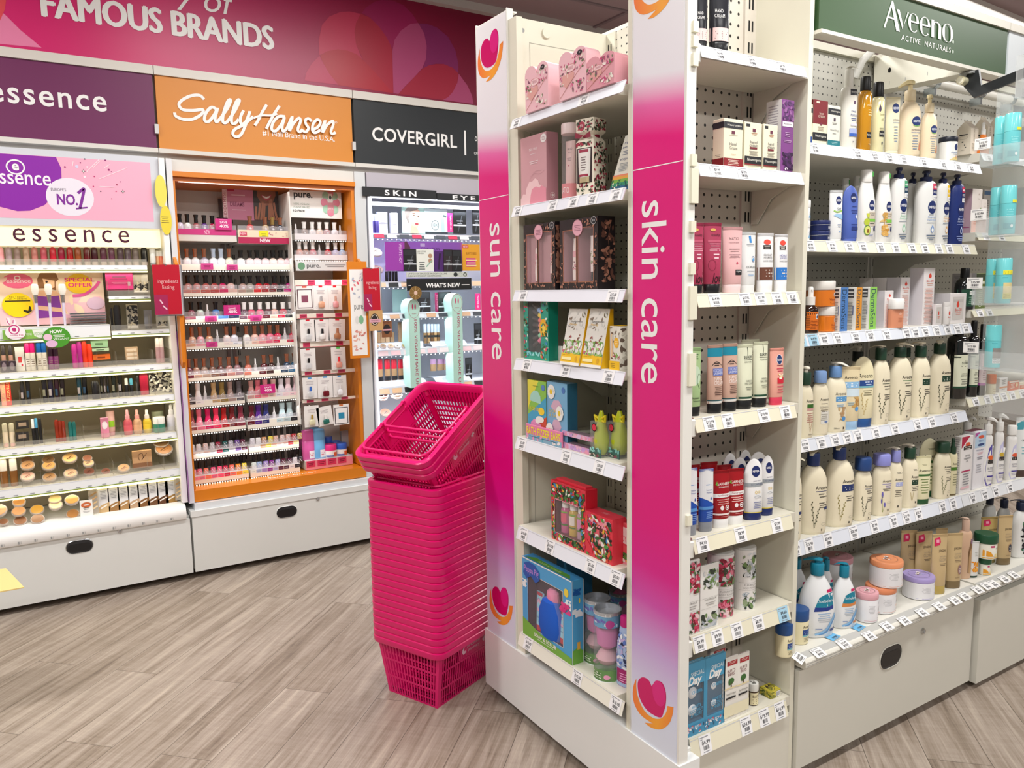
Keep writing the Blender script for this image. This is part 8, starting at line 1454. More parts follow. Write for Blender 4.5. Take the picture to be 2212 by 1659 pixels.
W('setting_spray','tall white setting spray at the purple bay edge',Z3,1482,1570,392,SZ,'spray','#e0dce6','#efedf0',Y=4.22,cat='spray')
# compact row
CZ=.573
for i,x in enumerate((20,110)): W('foundation_bottle',f'foundation bottle with tall white cap, {["cut by the frame edge", "fully visible"][i]}',Z3,x-36,x+36,872,CZ,'flask','#8a5a2a','#e8e2da',ratio=.7,cat='bottle',group='white-capped foundations')
for i,(x,r,y,c)in enumerate(((245,70,1012,'#d8a890'),(245,68,912,'#b88a60'),(240,60,872,'#8a6448'),(440,66,1018,'#a87c4c'),(435,66,915,'#d0a060'),(430,60,862,'#94704e'),(630,66,985,'#d8b08a'),(622,70,848,'#d8ac70'),(795,54,968,'#b87a6a'),(790,52,890,'#c89a6a'),(780,46,848,'#94604a'),(945,46,968,'#a86a5a'),(1105,58,938,'#c49a6c'),(1465,82,770,'#b07a4a'),(1440,76,705,'#8a6a48'))):
 W('powder_compact',f'{cname(c)} clear-cased compact, {ORD[i + 1]} counted along the compact row',Z3,x-r,x+r,y,CZ,'compact',c,'#6a4a30' if i%2 else '#8a5a4a',Y=4.20+(.02 if i%3==1 else .05 if i%3==2 else 0),cat='compact',group='compacts in clear cases')
board('bronzer_box','box','kraft brown bronzer box with handwriting in the compact row',Z3,1195,795,1355,965,4.19,.03,'#c49a70',[('r',-1,0,1,.3,'#8a6246'),('s',[(-.3,.45),(-.4,.75),(0,.85),(.1,.6),(-.1,.45),(.3,.7),(.5,.85)],.0022,'#4a2a1a')],sub='carton')
# foot row
FZ=.3925
for i,(x,r,y,c)in enumerate(((-20,88,1320,'#c8966a'),(30,46,1415,'#9a6a4a'),(165,68,1325,'#e0aa78'),(168,62,1240,'#d89a58'),(180,66,1410,'#8a5c3c'),(330,68,1312,'#c8983e'),(335,66,1395,'#946a4a'),(497,66,1268,'#e6cf98'),(490,62,1215,'#d8bc80'),(642,68,1222,'#c8924a'),(650,64,1350,'#b07a40'))):
 W('powder_compact',f'{cname(c)} round powder, {ORD[i + 1]} counted along the bottom row by the frame edge',Z3,x-r,x+r,y,FZ,'compact',c,c,Y=4.18+.02*(i%3),cat='compact',group='round powders on the bottom row')
board('display_card','card','white info card with an orange arch, beside the bronze boxes on the bottom row',Z3,724,1238,826,1408,4.165,.002,'#ecebe8',[('R',.0,.72,.8,.16,.010,'#c8683a'),('l',0,.55,1.0,2,.08,'#3a3a3a'),('l',0,.35,1.2,2,.05,'#9a9a9a')],sub='card')
for i,(x,c)in enumerate(((928,'#c8a878'),(1020,'#9a7040'),(1108,'#a88050'),(1198,'#b89878'),(1285,'#7a5020'),(1370,'#6a4420'),(1458,'#5a3414'),(1532,'#a07838'))):
 board('foundation_box','box',f'white foundation box with {cname(c)} swatch, {ORD[i + 1]} from the info card',Z3,x-42,1140-(x-885)*.125,x+42,1370-(x-885)*.135,4.185,.035,'#dfe0e4',[('p',[(-1,0),(1,0),(1,.40),(.4,.38),(-.4,.32),(-1,.22)],c),('s',[(-.6,.18),(.6,.30)],.006,'#efe8e0'),('l',0,.88,1.1,6,.06,'#a0a4ac'),('r',-1,.96,1,1,'#f0e8b0')],group='white foundation boxes',sub='carton')
for i,(x,y)in enumerate(((840,1150),(1608,1050))): board('swatch_strip','sample',f'clear strip of slanted skin-tone swatches, {["next to the info card", "at the far end of the foundation boxes"][i]}',Z3,x-35,y,x+35,y+220-i*20,4.17,.002,clear('#d8d0c4',.4),[('s',[(-.7,.15+.2*k),(.7,.3+.2*k)],.007,['#e8cca0','#d8b888','#c8a070','#b08a58'][k])for k in range(4)],sub='card')
# ---------------- nail polish bay
PX0,PX1=SEAM[1],SEAM[2]
OR=mat('#d67c14',.35,coat=.15); ORD_=mat('#bd620c',.4); GB=mat('#cfcac4',.45)
d2=thing('polish_display','nail polish bay framed in glossy orange with white posts','display',(1.145,4.3,.386))
part(d2,'back_panel',lambda mb:(mb.box(PX0+.02,PX1-.07,4.50,4.52,.386,2.09,GB)))
part(d2,'post',lambda mb:mb.box(PX0+.004,PX0+.03,4.13,4.52,.386,2.09,mat('#dcdde0',.3)))
part(d2,'post',lambda mb:mb.box(PX1-.066,PX1-.004,4.14,4.52,.386,2.09,mat('#cfd2d4',.3)))
part(d2,'fascia',lambda mb:(mb.box(PX0+.03,PX1-.066,4.15,4.17,2.03,2.09,mat('#dad8d2',.35)),mb.box(PX0+.03,PX1-.066,4.13,4.5,2.008,2.032,OR),mb.box(PX0+.03,PX1-.066,4.15,4.5,1.988,2.008,ORD_)))
part(d2,'orange_side',lambda mb:mb.box(PX1-.085,PX1-.067,4.15,4.5,.45,1.988,OR))
part(d2,'orange_side',lambda mb:mb.box(PX0+.031,PX0+.042,4.15,4.5,.45,1.988,OR))
def f(mb):
 mb.box(PX0+.03,PX1-.066,4.135,4.5,.388,.446,OR); F=lambda e:(lambda u,v:(u,4.16+v,.4464+e))
 mb.text(F(.0004),'Sally Hansen',1.18,.02,.035,mat('#f6e4cc',.4),width=.27,shear=.3)
part(d2,'plinth',f)
part(d2,'divider',lambda mb:mb.box(1.243,1.250,4.20,4.5,.72,1.97,mat('#e4e2de',.3)))
def f(mb):
 for x in(.975,1.30):
  mb.box(x-.03,x-.012,4.49,4.4995,.45,1.95,mat('#7d7674',.3,.5)); mb.box(x,x+.018,4.49,4.4995,.45,1.95,mat('#7d7674',.3,.5))
  for i in range(22):
   for dx in(.03,.038): mb.rect(FY(4.4985),x+dx,.5+i*.066,x+dx+.004,.53+i*.066,DARK)
part(d2,'upright',f)
TW=mat('#e3e1dc',.35); PINKP=mat('#cf2f86',.4)
def tray(label,q,x0,x1,ya,yb,chips=None,Y=4.24,strip=None,words=(),leds=True,lip=.022):
 """tray between two crop columns; ya..yb = its front strip in the crop at mid column"""
 xm=(x0+x1)/2; a=[max(pY(*q(x0,(ya+yb)/2),Y)[0],PX0+.044)]; b=[min(pY(*q(x1,(ya+yb)/2),Y)[0],PX1-.087)]; zt=pY(*q(xm,ya),Y)[1]; zb=pY(*q(xm,yb),Y)[1]
 if a[0]<1.24 and b[0]>1.2425: b[0]=1.2425
 if a[0]>1.2 and a[0]<1.2505: a[0]=1.2505
 t=thing('polish_tray',label,'tray',((a[0]+b[0])/2,Y,zb))
 part(t,'tray',lambda mb:mb.box(a[0],b[0],Y,4.46,zb,zt,TW)); w=b[0]-a[0]; cx=(a[0]+b[0])/2; h=zt-zb
 def f(mb):
  mb.box(a[0],b[0],Y-.004,Y-.0005,zb,zt,mat(strip or '#e6e2d6',.35)); F=lambda e:(lambda u,v:(cx+u,Y-.0042-e,zb+v))
  for i,c in enumerate(chips or()):
   if c: u=-w/2+w*i/len(chips); mb.rect(F(.0003),u+.001,h*.52,u+w/len(chips)-.001,h*.98,mat(c,.4)); mb.rect(F(.0006),u+.006,h*.7,u+.024,h*.76,INKL)
  draw(mb,F,w,h,words,e0=.0009)
 part(t,'front_strip',f); part(t,'clear_lip',lambda mb:mb.box(a[0],b[0],Y-.003,Y-.001,zt,zt+lip,clear('#f2f0f4',.16,.05)))
 if leds: part(t,'led_row',led(t,a[0],b[0],Y-.001,zb-.006,22,.0032,mat('#fffaf0',.4,emit=1.6)))
 return zt
_P={}
def polish(label,q,x,wd,ytop,zt,style,c,cap,Y=4.275,group=None,row=None):
 k=(style,c,cap,row)
 cpt,a,H=wspot(q,x-wd/2,x+wd/2,ytop,zt,Y)
 if k in _P:
  t=copy_tree(_P[k],loc=cpt,label=label); return t
 t=thing('nail_polish',label,'nail polish',cpt,0,group); gl=mat(c,.12,coat=.6)if c else clear('#eceaea',.5,.08); cm=mat(cap,.18,.75)if cap in('#b0765c','#b89a60')else mat(cap,.25)
 B={'A':[(0,.9),(.02,1),(.24,.98),(.36,.80),(.42,.42),(.46,.4)],'I':[(0,.95),(.02,1),(.12,.98),(.3,.80),(.5,.62),(.60,.56)],'X':[(0,.92),(.02,1),(.40,1),(.45,.7),(.47,.5)],'T':[(0,.8),(.45,.8),(.5,.5)]}[style]
 C={'A':[(.455,.50),(.5,.54),(.75,.50),(.99,.66),(1,.6)],'I':[(.60,.62),(.62,.64),(.98,.72),(1,.68)],'X':[(.47,.60),(.99,.56),(1,.5)],'T':[(.5,.42),(.97,.34),(1,.2)]}[style]
 mb=MB(); mb.loft([(z*H,r*a,r*a*.75)for z,r in B],gl,14,2.6)
 if style=='A': mb.oval(lambda u,v:(u,-a*.755-.0008,v),0,H*.12,a*.34,H*.065,mat('#d8d4d4',.4)if c else INKL,10)
 if style=='X': draw(mb,surf([(0,a,a*.75),(H,a,a*.75)],2.6),2*a,H,[('s',[(-.5,.05),(.5,.36)],.003,'#e8e6ec'),('s',[(.5,.05),(-.5,.36)],.003,'#e8e6ec')])
 if style=='I': draw(mb,surf([(z*H,r*a,r*a*.75)for z,r in B],2.6),2*a,H,[('s',[(-.4,.12),(.4,.26)],.0025,'#e8dcdc'),('s',[(-.3,.22),(.3,.33)],.002,'#e8dcdc')])
 mb.build('bottle',t); mb=MB(); mb.loft([(z*H,r*a,r*a*.9)for z,r in C],cm,14,2.2); mb.build('cap',t); _P[k]=t; return t
BK,CU,WH='#141416','#b0765c','#e9e8e6'
CAPN={BK:'black',CU:'copper',WH:'white','#a8b4c4':'silver-blue'}
def row(rackname,n,q,items,style,cap,wd,ytop,zt,end):
 for i,it in enumerate(items):
  x,c=it[0],it[1]; cp=it[2]if len(it)>2 else cap; st=it[3]if len(it)>3 else style; yt=ytop(x)+(it[4]if len(it)>4 else 0)
  if c is None: polish(f'clear tester bottle, {ORD[i + 1]} from {end}, {n} of {rackname}',q,x,wd*.55,yt+24,zt,'T',None,'#eceaea',group='clear testers',row=(rackname,n)); continue
  kk=c if cp=='same' else cp
  lab=f'{cname(c)} polish, '+('matching cap' if cp=='same' else CAPN.get(cp,'brass')+' cap')+f', {ORD[i + 1]} from {end}, {n} of {rackname}'
  polish(lab,q,x,wd,yt,zt,st,c,kk,group='nail polishes in the orange bay',row=(rackname,n))
OUT,MID='outer rack','middle rack'
EO,EM='booklet end','seam end'
L_=lambda y0,s=0.0,x0=0:(lambda x:y0+s*(x-x0))
def both(n,q,ox,mx,oy,my,oi,mi,style,cap,wd,ot,mt,chips=True,mstyle=None,mcap=None):
 z=tray(f'{n} nail polish tray of the outer rack, next to the red booklet',q,*ox,*oy,[i[1]for i in oi]if chips else None); row(OUT,n+' tray',q,oi,style,cap,wd,ot,z,EO)
 z=tray(f'{n} nail polish tray of the middle rack, beside the carded packs',q,*mx,*my,[i[1]for i in mi]if chips else None); row(MID,n+' tray',q,mi,mstyle or style,mcap or cap,wd,mt,z,EM)
 # first trays carry new-in strips
z=tray('first nail polish tray of the outer rack, magenta new-in strip',Z4,165,820,650,775,strip='#dcd8d2',words=[('r',-1,.52,1,1,'#c8307e'),('t','NEW',.02,.76,.34,'#f0c8dc',.2)],leds=False)
row(OUT,'first tray',Z4,[(225,'#cfc8e0'),(305,'#e4e8e4'),(395,'#8a3038'),(480,'#4a1a70'),(565,'#b01548'),(640,'#3a2a3a',BK,'A',15),(705,'#2a2430',BK,'A',15)],'A',BK,78,L_(488,.06,225),z,EO)
z=tray('first nail polish tray of the middle rack, crimson new-in strip',Z4,838,1430,662,800,strip='#e4d6bc',words=[('r',-1,.0,1,.46,'#b01c50'),('t','NEW',.05,.23,.26,'#f4e4ea',.42,{'bold':.03}),('r',-.94,.56,-.66,.86,'#c83a5a'),('t','NEW',-.8,.71,.16,'#f4e4ea',.22),('r',-.18,.52,.18,.96,'#e8dc1e'),('l',0,.72,.2,2,.15,'#3a3a10'),('b',301,9,['#d89aa0','#c87080'],.2,.55,.95,.9,.006)],leds=False)
row(MID,'first tray',Z4,[(955,'#c01018'),(1115,'#a58a5a'),(1190,'#3a1a1a','#b89a60'),(1270,'#20263a')],'A',CU,78,L_(515,.05,955),z,EM)
both('second',Z4,(205,830),(832,1425),(1012,1075),(1012,1070),[(225,None),(300,'#e4dcd8',CU),(385,'#e2dcda',CU),(480,'#a49aaa',CU),(575,'#dfe2e6','#a8b4c4'),(655,'#dde2e8','#a8b4c4'),(740,'#d8cfae',CU)],
 [(860,'#e8e6e2'),(955,'#e4cfca'),(1030,'#e6cccc'),(1115,'#e0c4c4'),(1195,'#ead4c4'),(1275,'#e8c8c0'),(1350,'#e6c0c4')],'A',BK,82,L_(852),L_(868),chips=False)
both('third',Z4,(250,832),(838,1432),(1275,1345),(1272,1335),[(310,'#b77a74'),(400,'#b9726c'),(495,'#a8524a'),(585,'#a03c3a'),(670,'#b51f55'),(755,'#c9a49b')],
 [(880,'#a38378'),(955,'#8f8578'),(1045,'#c8141c'),(1125,'#96141e'),(1210,'#6d2026'),(1295,'#2a1a22'),(1362,'#b81878')],'A',BK,82,L_(1128),L_(1132))
both('fourth',Z4,(285,850),(852,1445),(1548,1615),(1540,1608),[(345,'#8a4a5a'),(435,'#d5e6dc'),(515,None),(600,'#4f86c8'),(700,'#24345a')],
 [(895,'#6a4a5a'),(970,'#d0486a'),(1060,'#e05a80'),(1145,'#5a1a2a'),(1210,'#e0b0a0'),(1300,'#c8143a'),(1380,'#14181e')],'A',BK,82,L_(1405),L_(1408),mcap=WH)
both('fifth',Z5,(245,722),(742,1222),(238,285),(215,265),[(290,'#c89a80'),(360,'#d896a0'),(435,'#cf9a78'),(508,None),(585,'#e4d4d0'),(650,'#dcdce6')],
 [(755,'#e4ded8'),(825,'#e2b4a4'),(890,'#dc8c90'),(955,'#d4607c'),(1020,'#cc1a48'),(1085,None),(1150,'#c0143c')],'A',CU,66,L_(108,-.03,290),L_(95,-.03,755))
both('sixth',Z5,(240,735),(740,1220),(500,555),(472,525),[(265,'#6a1a34'),(325,'#b78e78'),(393,'#a48a7a'),(463,'#7a5648'),(533,'#6a3a38'),(605,'#b57c74'),(675,'#9c747a')],
 [(768,'#cf7460'),(833,None),(905,'#5a1020'),(968,'#3a1a18'),(1027,None),(1100,'#243c58'),(1165,'#1e5a80')],'A',CU,62,L_(376,-.05,265),L_(350,-.05,768))
both('seventh',Z5,(245,745),(765,1240),(722,775),(668,728),[(262,'#3a3438',BK,'A'),(340,'#e4dcdc','same','I'),(403,None),(475,'#b89668'),(545,'#8a7038'),(615,'#9c8078'),(690,'#5a5458')],
 [(795,'#c08a84'),(852,'#d46a78'),(915,'#e88a98'),(985,'#e4bcb0'),(1050,'#dcd4dc'),(1110,'#e8ccd2'),(1180,'#eac4cc')],'I','same',64,L_(590,-.05,262),L_(562,-.07,795))
both('eighth',Z5,(262,755),(768,1240),(938,995),(885,950),[(285,'#8a3a3a'),(350,'#e0708a'),(425,'#d0105c'),(495,'#e8305a'),(562,'#a81418'),(632,'#6a1018'),(705,'#7a2438')],
 [(800,'#5a0e20'),(857,'#4a1a7a'),(922,'#242a68'),(993,None),(1060,'#b8d0d6'),(1123,'#a8bcc0'),(1190,'#14161c')],'I','same',66,L_(815,-.08,285),L_(775,-.08,800))
both('ninth',Z5,(272,770),(778,1252),(1148,1205),(1090,1152),[(290,'#e8e0dc'),(345,'#eceae6'),(403,'#e0c4bc'),(460,'#c8c4c8'),(510,'#98203e'),(570,'#1e5a58'),(620,'#b8b4c0'),(675,'#6a4a90'),(722,'#5a1a38')],
 [(805,'#d8d4dc'),(855,'#f0eeec'),(905,'#c89468'),(960,'#e8d458'),(1005,'#e4b4a0'),(1060,'#e8c8c4'),(1110,'#e4bcb4'),(1160,'#c43c44'),(1210,'#e8d080')],'X',BK,44,L_(1045,-.11,290),L_(990,-.1,805))
both('tenth',Z5,(290,780),(792,1262),(1352,1418),(1292,1355),[(305,'#f08aa0'),(355,'#f0708c'),(410,'#f07860'),(470,'#f05a84'),(525,'#f4547c'),(575,'#d01848'),(628,'#f07060'),(683,'#f09028'),(735,'#f4e04a')],
 [(820,'#dce8e4'),(865,'#a0b8e0'),(920,'#a088d0'),(970,'#8a2a98'),(1022,'#b4b0e0'),(1070,'#5a2038'),(1122,'#4a1a38'),(1168,'#e0dce0'),(1215,'#2a2a34')],'X',BK,44,L_(1262,-.13,305),L_(1200,-.12,820))
# short rack with white-capped polishes, then carded packs
for n,ya,yb,its,yt in(('upper',700,762,[(1435,None),(1520,'#7a6458'),(1605,'#e4e0dc'),(1680,'#ecd0bc'),(1755,'#b88a8c'),(1835,'#ece8ec'),(1895,None)],572),('lower',915,970,[(1470,'#d89a88'),(1535,'#9a6a58'),(1610,'#c87078'),(1680,None),(1765,'#b81424'),(1845,'#b8b4d4'),(1915,'#a8c0e0')],782)):
 z=tray(f'{n} short tray of white-capped polishes under the framed pure poster',Z4,1425,1975,ya,yb,strip='#e4e0e4'); row('short rack',n+' tray',Z4,its,'A',WH,74,L_(yt,.02,1470),z,'divider end')
PURE_OPS=[('t','pure.',-.5,.66,.22,'#26262a',.72,{'bold':.03}),('t','good. kind.',-.6,.84,.08,'#4a4a4c',.6),('t','NEW!',-.76,.94,.05,'#c02030',.2,{'bold':.03}),('t','100% VEGAN',-.58,.42,.06,'#8a9a8c',.58),('t','PLANT-BASED',-.57,.32,.06,'#8a9a8c',.62),('t','10-FREE',-.68,.21,.07,'#3a3a3c',.44,{'bold':.03})]
for j in range(8): a_=PI/4*j; PURE_OPS.append(('o',.55+.24*math.cos(a_),.5+.3*math.sin(a_),.14,.13,'#9fcbb4' if j%2 else '#d8829c'))
PURE_OPS+=[('r',.43,.18,.68,.5,'#d0909e'),('r',.48,.5,.63,.78,'#e8e6e4'),('o',.555,.66,.05,.06,'#3a4a44'),('t','pure.',.555,.3,.07,'#f0e0e4',.2)]
board('poster','poster','framed white poster picturing a pink polish with petals, above the short rack',Z4,1388,215,1905,525,4.26,.012,'#e9e9e7',PURE_OPS)
board('poster','poster','pink poster of a smiling mouth and raised fingers, behind the first middle tray',Z4,690,228,1250,548,4.36,.006,'#c87a98',[('r',-1,0,-.85,1,'#e6c4c8'),('v','#IDIDITMYSELF',-.93,.5,.11,'#a02848',.9,PI/2),('r',-.82,.86,-.58,.96,'#b82048'),('l',-.45,.74,.5,1,.1,'#e8c0d0'),('t','DREAMS',-.5,.47,.14,'#8a2a58',.5,{'bold':.03}),('l',-.45,.3,.5,1,.06,'#e0b0c4'),('r',.08,0,1,1,'#2a1c1a'),('p',[(.25,1),(.22,.75),(.35,.52),(.55,.45),(.78,.55),(.9,.78),(.9,1)],'#8a5038'),('p',[(.36,.78),(.55,.74),(.76,.80),(.68,.66),(.56,.60),(.44,.66)],'#b03a4a'),('p',[(.40,.76),(.56,.73),(.72,.77),(.66,.70),(.56,.67),(.46,.70)],'#f0ece8')]+
 [('s',[(x,.02),(x+dx,.3),(x+dx*1.6,h)],.011,'#a8684a')for x,dx,h in((.14,.02,.42),(.22,.06,.54),(.32,.06,.58),(.42,.04,.52),(.62,.02,.5),(.72,-.03,.62),(.82,-.06,.66),(.92,-.06,.56))])
board('brand_strip','sign','long pale grey sign lettered pure under the white-capped polishes',Z4,1440,985,1998,1082,4.22,.006,'#d9dadb',[('o',-.80,.5,.13,.40,'#6a9a78'),('t','pure.',-.36,.42,.46,'#5a5a5c',.5,{'bold':.01}),('l',-.42,.84,.3,1,.1,'#8a8a8a'),('l',.45,.62,.8,2,.2,'#8a8a8c')])
for i,(q,x0,y0,x1,y1)in enumerate(((Z4,605,542,770,655),(Z4,692,1435,860,1545),(Z5,880,588,1003,676))): board('promo_card','card',f'magenta save-forty-percent card on the {["first outer", "fourth outer", "seventh middle"][i]} tray',q,x0,y0,x1,y1,4.225,.0015,'#c8207c',[('t','SAVE',0,.66,.2,'#f4d8e8',.9,{'bold':.02}),('t','40%',.05,.34,.28,'#f8e4f0',1.1,{'bold':.03}),('l',0,.88,1.0,1,.1,'#e888b8')],sub='card')
for i,(q,x0,y0,x1,y1)in enumerate(((Z4,455,1005,578,1068),(Z4,722,1018,832,1076),(Z4,498,1550,615,1612),(Z4,968,1542,1078,1605),(Z5,420,228,512,275))): board('price_card','ticket',f'small magenta price card clipped on a polish tray, {["second outer tray, the darker", "second outer tray, at the seam", "fourth outer tray", "fourth middle tray", "fifth outer tray"][i]}',q,x0,y0,x1,y1,4.228,.001,'#c83c88',[('l',0,.65,1.2,3,.2,'#8a1a50')],sub='card')
# carded packs on hooks
def hook_rail(i,q,x0,x1,y0,y1,reds):
 t=board('hook_rail','rail',f'cream ticket rail of the carded packs, {ORD[i]} from the top',q,x0,y0,x1,y1,4.20,.012,'#e6ddd0',[('r',a,.1,a+.26,.95,'#c4365a')for a in reds]+[('l',a+.13,.7,.2,2,.25,'#7a1a38')for a in reds]+[('r',-.98,.02,.98,.12,'#d87a84')])
for i,(q,x0,x1,y0,y1,rd)in enumerate(((Z4,1430,1998,1172,1240,(-.55,.05,.7)),(Z4,1450,2010,1515,1580,(-.9,-.3,.4)),(Z5,1220,1668,215,282,(-.9,.35)),(Z5,1235,1685,455,520,(-.9,-.2,.35)),(Z5,1240,1690,690,755,(-.85,-.3,.45)))): hook_rail(i+1,q,x0,x1,y0,y1,rd)
def carded(label,q,x0,y0,x1,y1,tag_,bc,cc,frame=None,tilt=0.0,shape='b'):
 a,b=pY(*q(x0,y1),4.19),pY(*q(x1,y0),4.19); w,h=b[0]-a[0],b[1]-a[1]; t=thing('carded_pack',label,'pack',((a[0]+b[0])/2,4.19,a[1])); t.rotation_euler.y=tilt
 mb=MB(); mb.box(-w/2,w/2,0,.0015,0,h,mat('#e9e6e4',.4)); SF=lambda e:(lambda u,v:(u,-e,v))
 draw(mb,SF,w,h,[('r',-.25,.93,.25,1,tag_),('l',0,.8,1.1,3,.06,'#b8b0b4'),('R',-.6,.1,.12,.05,.0008,'#b8b0b4')]+([('r',-.85,.05,.85,.86,frame),('r',-.76,.08,.76,.83,'#eeeceb'),('r',-.38,.3,.38,.6,cc)]if frame else[])); mb.build('card',t)
 if not frame:
  c=MB(); r=w*.2; c.loft([(0,r*.9,.006),(.003,r,.008),(h*.2,r,.008),(h*.26,r*.45,.006)]if shape=='b' else[(0,r*.5,.006),(h*.3,r*.6,.006)],mat(bc,.15)if bc else clear('#eef0f2',.5),14); c.build('bottle',t,(0,-.0095,h*.1)); c=MB(); z=h*(.36 if shape=='b' else .4); c.loft([(0,r*.42,.0055),(h*.22,r*.34,.005)],mat(cc,.25),12); c.build('cap',t,(0,-.0095,z))
 mb=MB(); mb.cyl((0,0,0),(0,.3,0),.002,.002,METAL,6); mb.build('hook',t,(0,.001,h*.96)); return t
R5,BL='#d02238','#4a9ad8'
for i,a in enumerate(((Z4,1445,1240,1615,1485,'#e0604a',None,'#8a4a62','#4a2030'),(Z4,1625,1235,1770,1490,R5,'#e0a88a','#a8a4a8'),(Z4,1780,1235,1910,1488,R5,'#e8a4a8','#c89a8a'),(Z5,1225,38,1345,232,R5,None,'#202024'),(Z5,1345,38,1462,230,R5,'#e6e2e0','#202024'),(Z5,1462,32,1592,225,R5,'#b07a58','#a86a4a',None,.06),(Z5,1228,285,1345,482,R5,None,'#141416'),(Z5,1488,272,1602,470,'#4ac85a','#e8a090','#e0303a'),(Z5,1245,530,1360,722,BL,None,'#3a6ac0'),(Z5,1372,520,1495,715,BL,'#6a1020','#e8e4e4'),(Z5,1500,512,1610,705,BL,'#e8e8ec','#e6e4e6'),(Z5,1258,770,1375,962,'#e8e4e2','#d8d4b0','#a88a3a'),(Z5,1378,775,1500,950,'#e8e4e2','#1f6a60','#e8e6e4',None,-.12),(Z5,1508,758,1632,945,'#c86a2a',None,'#2a8ab0','#2a1c28'))):
 q,x0,y0,x1,y1,tg,bc,cc=a[:8]; carded(f'carded nail care pack, {["first", "second", "third"][(0,1,2,0,1,2,0,2,0,1,2,0,1,2)[i]]} across on the {["first", "second", "third", "fourth", "fifth"][(0,0,0,1,1,1,2,2,3,3,3,4,4,4)[i]]} hook rail',q,x0,y0,x1,y1,tg,bc,cc,*(a[8:9]or(None,)),**({'tilt':a[9]}if len(a)>9 else{}))
z=tray('foot tray of nail polish remover under the carded packs',Z5,1265,1665,1225,1300,strip='#e08a9a',words=[('r',a_,.3,a_+.36,.98,'#c8325c')for a_ in(-.97,-.52,-.08,.36)]+[('l',a_+.18,.75,.25,2,.2,'#7a1838')for a_ in(-.97,-.52,-.08,.36)],leds=False,lip=.01)
for i,(x0,x1,yt,c,Yr,l)in enumerate(((1225,1335,985,'#c85a9c',4.275,'magenta remover bottle in front, nearest the middle rack'),(1200,1290,1000,'#b84a8c',4.35,'magenta remover bottle in the row behind'),(1320,1425,978,'#6aa8d8',4.275,'sky blue remover bottle in front'),(1290,1380,965,'#5a98cc',4.35,'sky blue remover bottle in the row behind'))): W('remover_bottle',l,Z5,x0,x1,yt,z,'spray' if 0 else 'stick',mat(c,.15),mat(c,.3),Y=Yr,ratio=.5,cat='bottle',ops=[('r',.0,.05,.9,.3,'#e8e4ec'),('l',.4,.2,.6,2,.06,'#c0304a')])
for i,(x0,x1,yt,c,Yr,l)in enumerate(((1425,1525,1108,'#d02a78',4.275,'white remover pot with magenta lid'),(1520,1612,1098,'#2a58b4',4.275,'white remover pot with blue lid in front'),(1415,1490,1042,'#2a4a98',4.37,'white remover pot with dark blue lid at the back'),(1480,1560,1082,'#2a50a8',4.34,'white remover pot with blue lid in the middle row'))): W('remover_pot',l,Z5,x0,x1,yt,z,'pot','#e8e6e6',c,Y=Yr,cat='pot',ops=[('r',-.9,.06,.9,.2,'#3a5aa8'),('r',.2,.1,.9,.42,'#d8603a')])
board('price_card','ticket','grey accessory card standing by the orange side of the foot tray',Z5,1575,985,1662,1130,4.35,.02,'#8a8486',[('r',.3,.1,.95,.95,'#d4d0cc')],sub='card')
# orange info blades with red ingredient booklets
for lab,lb,x,pts,q in(('orange info blade at the makeup bay side of the polish bay','red ingredients booklet with its plastic cover, hung between the two lit bays',.640,(335,572,386,680),0),('orange info blade with a printed white face at the black-headed bay side','red ingredients booklet clipped beside the white-lit bay',1.585,(786,580,818,672),1)):
 t=thing('info_blade',lab,'sign',(x,4.139 if q else 4.129,1.2)); zz=[(-.0,-.10),(-.05,-.12),(-.075,-.09),(-.085,.2),(-.085,.34),(-.06,.38),(-.02,.41),(0,.42)]
 mb=MB(); mb.rings([[(0,y,z)for y,z in zz],[(.014,y,z)for y,z in zz]],OR); mb.build('blade',t)
 if q:
  mb=MB(); a,b=pY(758,775,4.045),pY(792,565,4.045); mb.box(a[0]-x,b[0]-x,-.088,-.0855,a[1]-1.2,b[1]-1.2,OR); cx=(a[0]+b[0])/2-x; wv=(b[0]-a[0])*.82; SF=lambda e:(lambda u,v:(cx+u,-.0885-e,a[1]-1.2+v)); draw(mb,SF,wv,b[1]-a[1],[('r',-.95,.03,.95,.92,'#eceae8'),('t','pure.',.1,.52,.07,'#4a4a4c',1.2),('o',.3,.40,.3,.045,'#7ab08a'),('b',331,20,['#d89a90','#e0b0a0','#c87a70'],-.7,.08,.7,.3,.012),('b',332,16,['#c8c4cc','#d8586a','#a8b0c4'],-.7,.62,.7,.88,.010),('o',-.2,.40,.25,.04,'#d8d6d4')]); mb.build('printed_face',t)
 a,b=pY(pts[0],pts[3],4.04),pY(pts[2],pts[1],4.04); w,h=b[0]-a[0],b[1]-a[1]; t=thing('booklet',lb,'booklet',((a[0]+b[0])/2,4.03,a[1]))
 for i in range(3): mb=MB(); mb.box(-w/2+i*.006,w/2+i*.006,.002+i*.004,.003+i*.004,-i*.004,h,mat(['#b8142c','#c8c4c8','#8a8a90'][i],.25)); mb.build('cover' if i==0 else 'page',t)
 mb=MB(); SF=lambda e:(lambda u,v:(u,.0018-e,v)); draw(mb,SF,w,h,[('r',-1,0,.0,.4,'#a01c50'),('t','ingredients',.1,.66,.10,'#e8b0b4',1.5),('t','listing',.1,.54,.10,'#e8b0b4',.9),('s',[(-.6,.3),(-.4,.22)],.006,'#e8c4d0'),('s',[(-.4,.18),(-.1,.1)],.006,'#e8c4d0')]); mb.build('lettering',t)
 mb=MB(); mb.cyl((0,0,h),(0,.06,h+.005),.004,.004,METAL,8); mb.build('clip',t)
for z_ in(1.62,1.33,1.05,.82,.62): area('shelf_lamp',(1.05,4.225,z_),.7,.02,.3,rot=(-.3,0,0),col=(1,.97,.93))
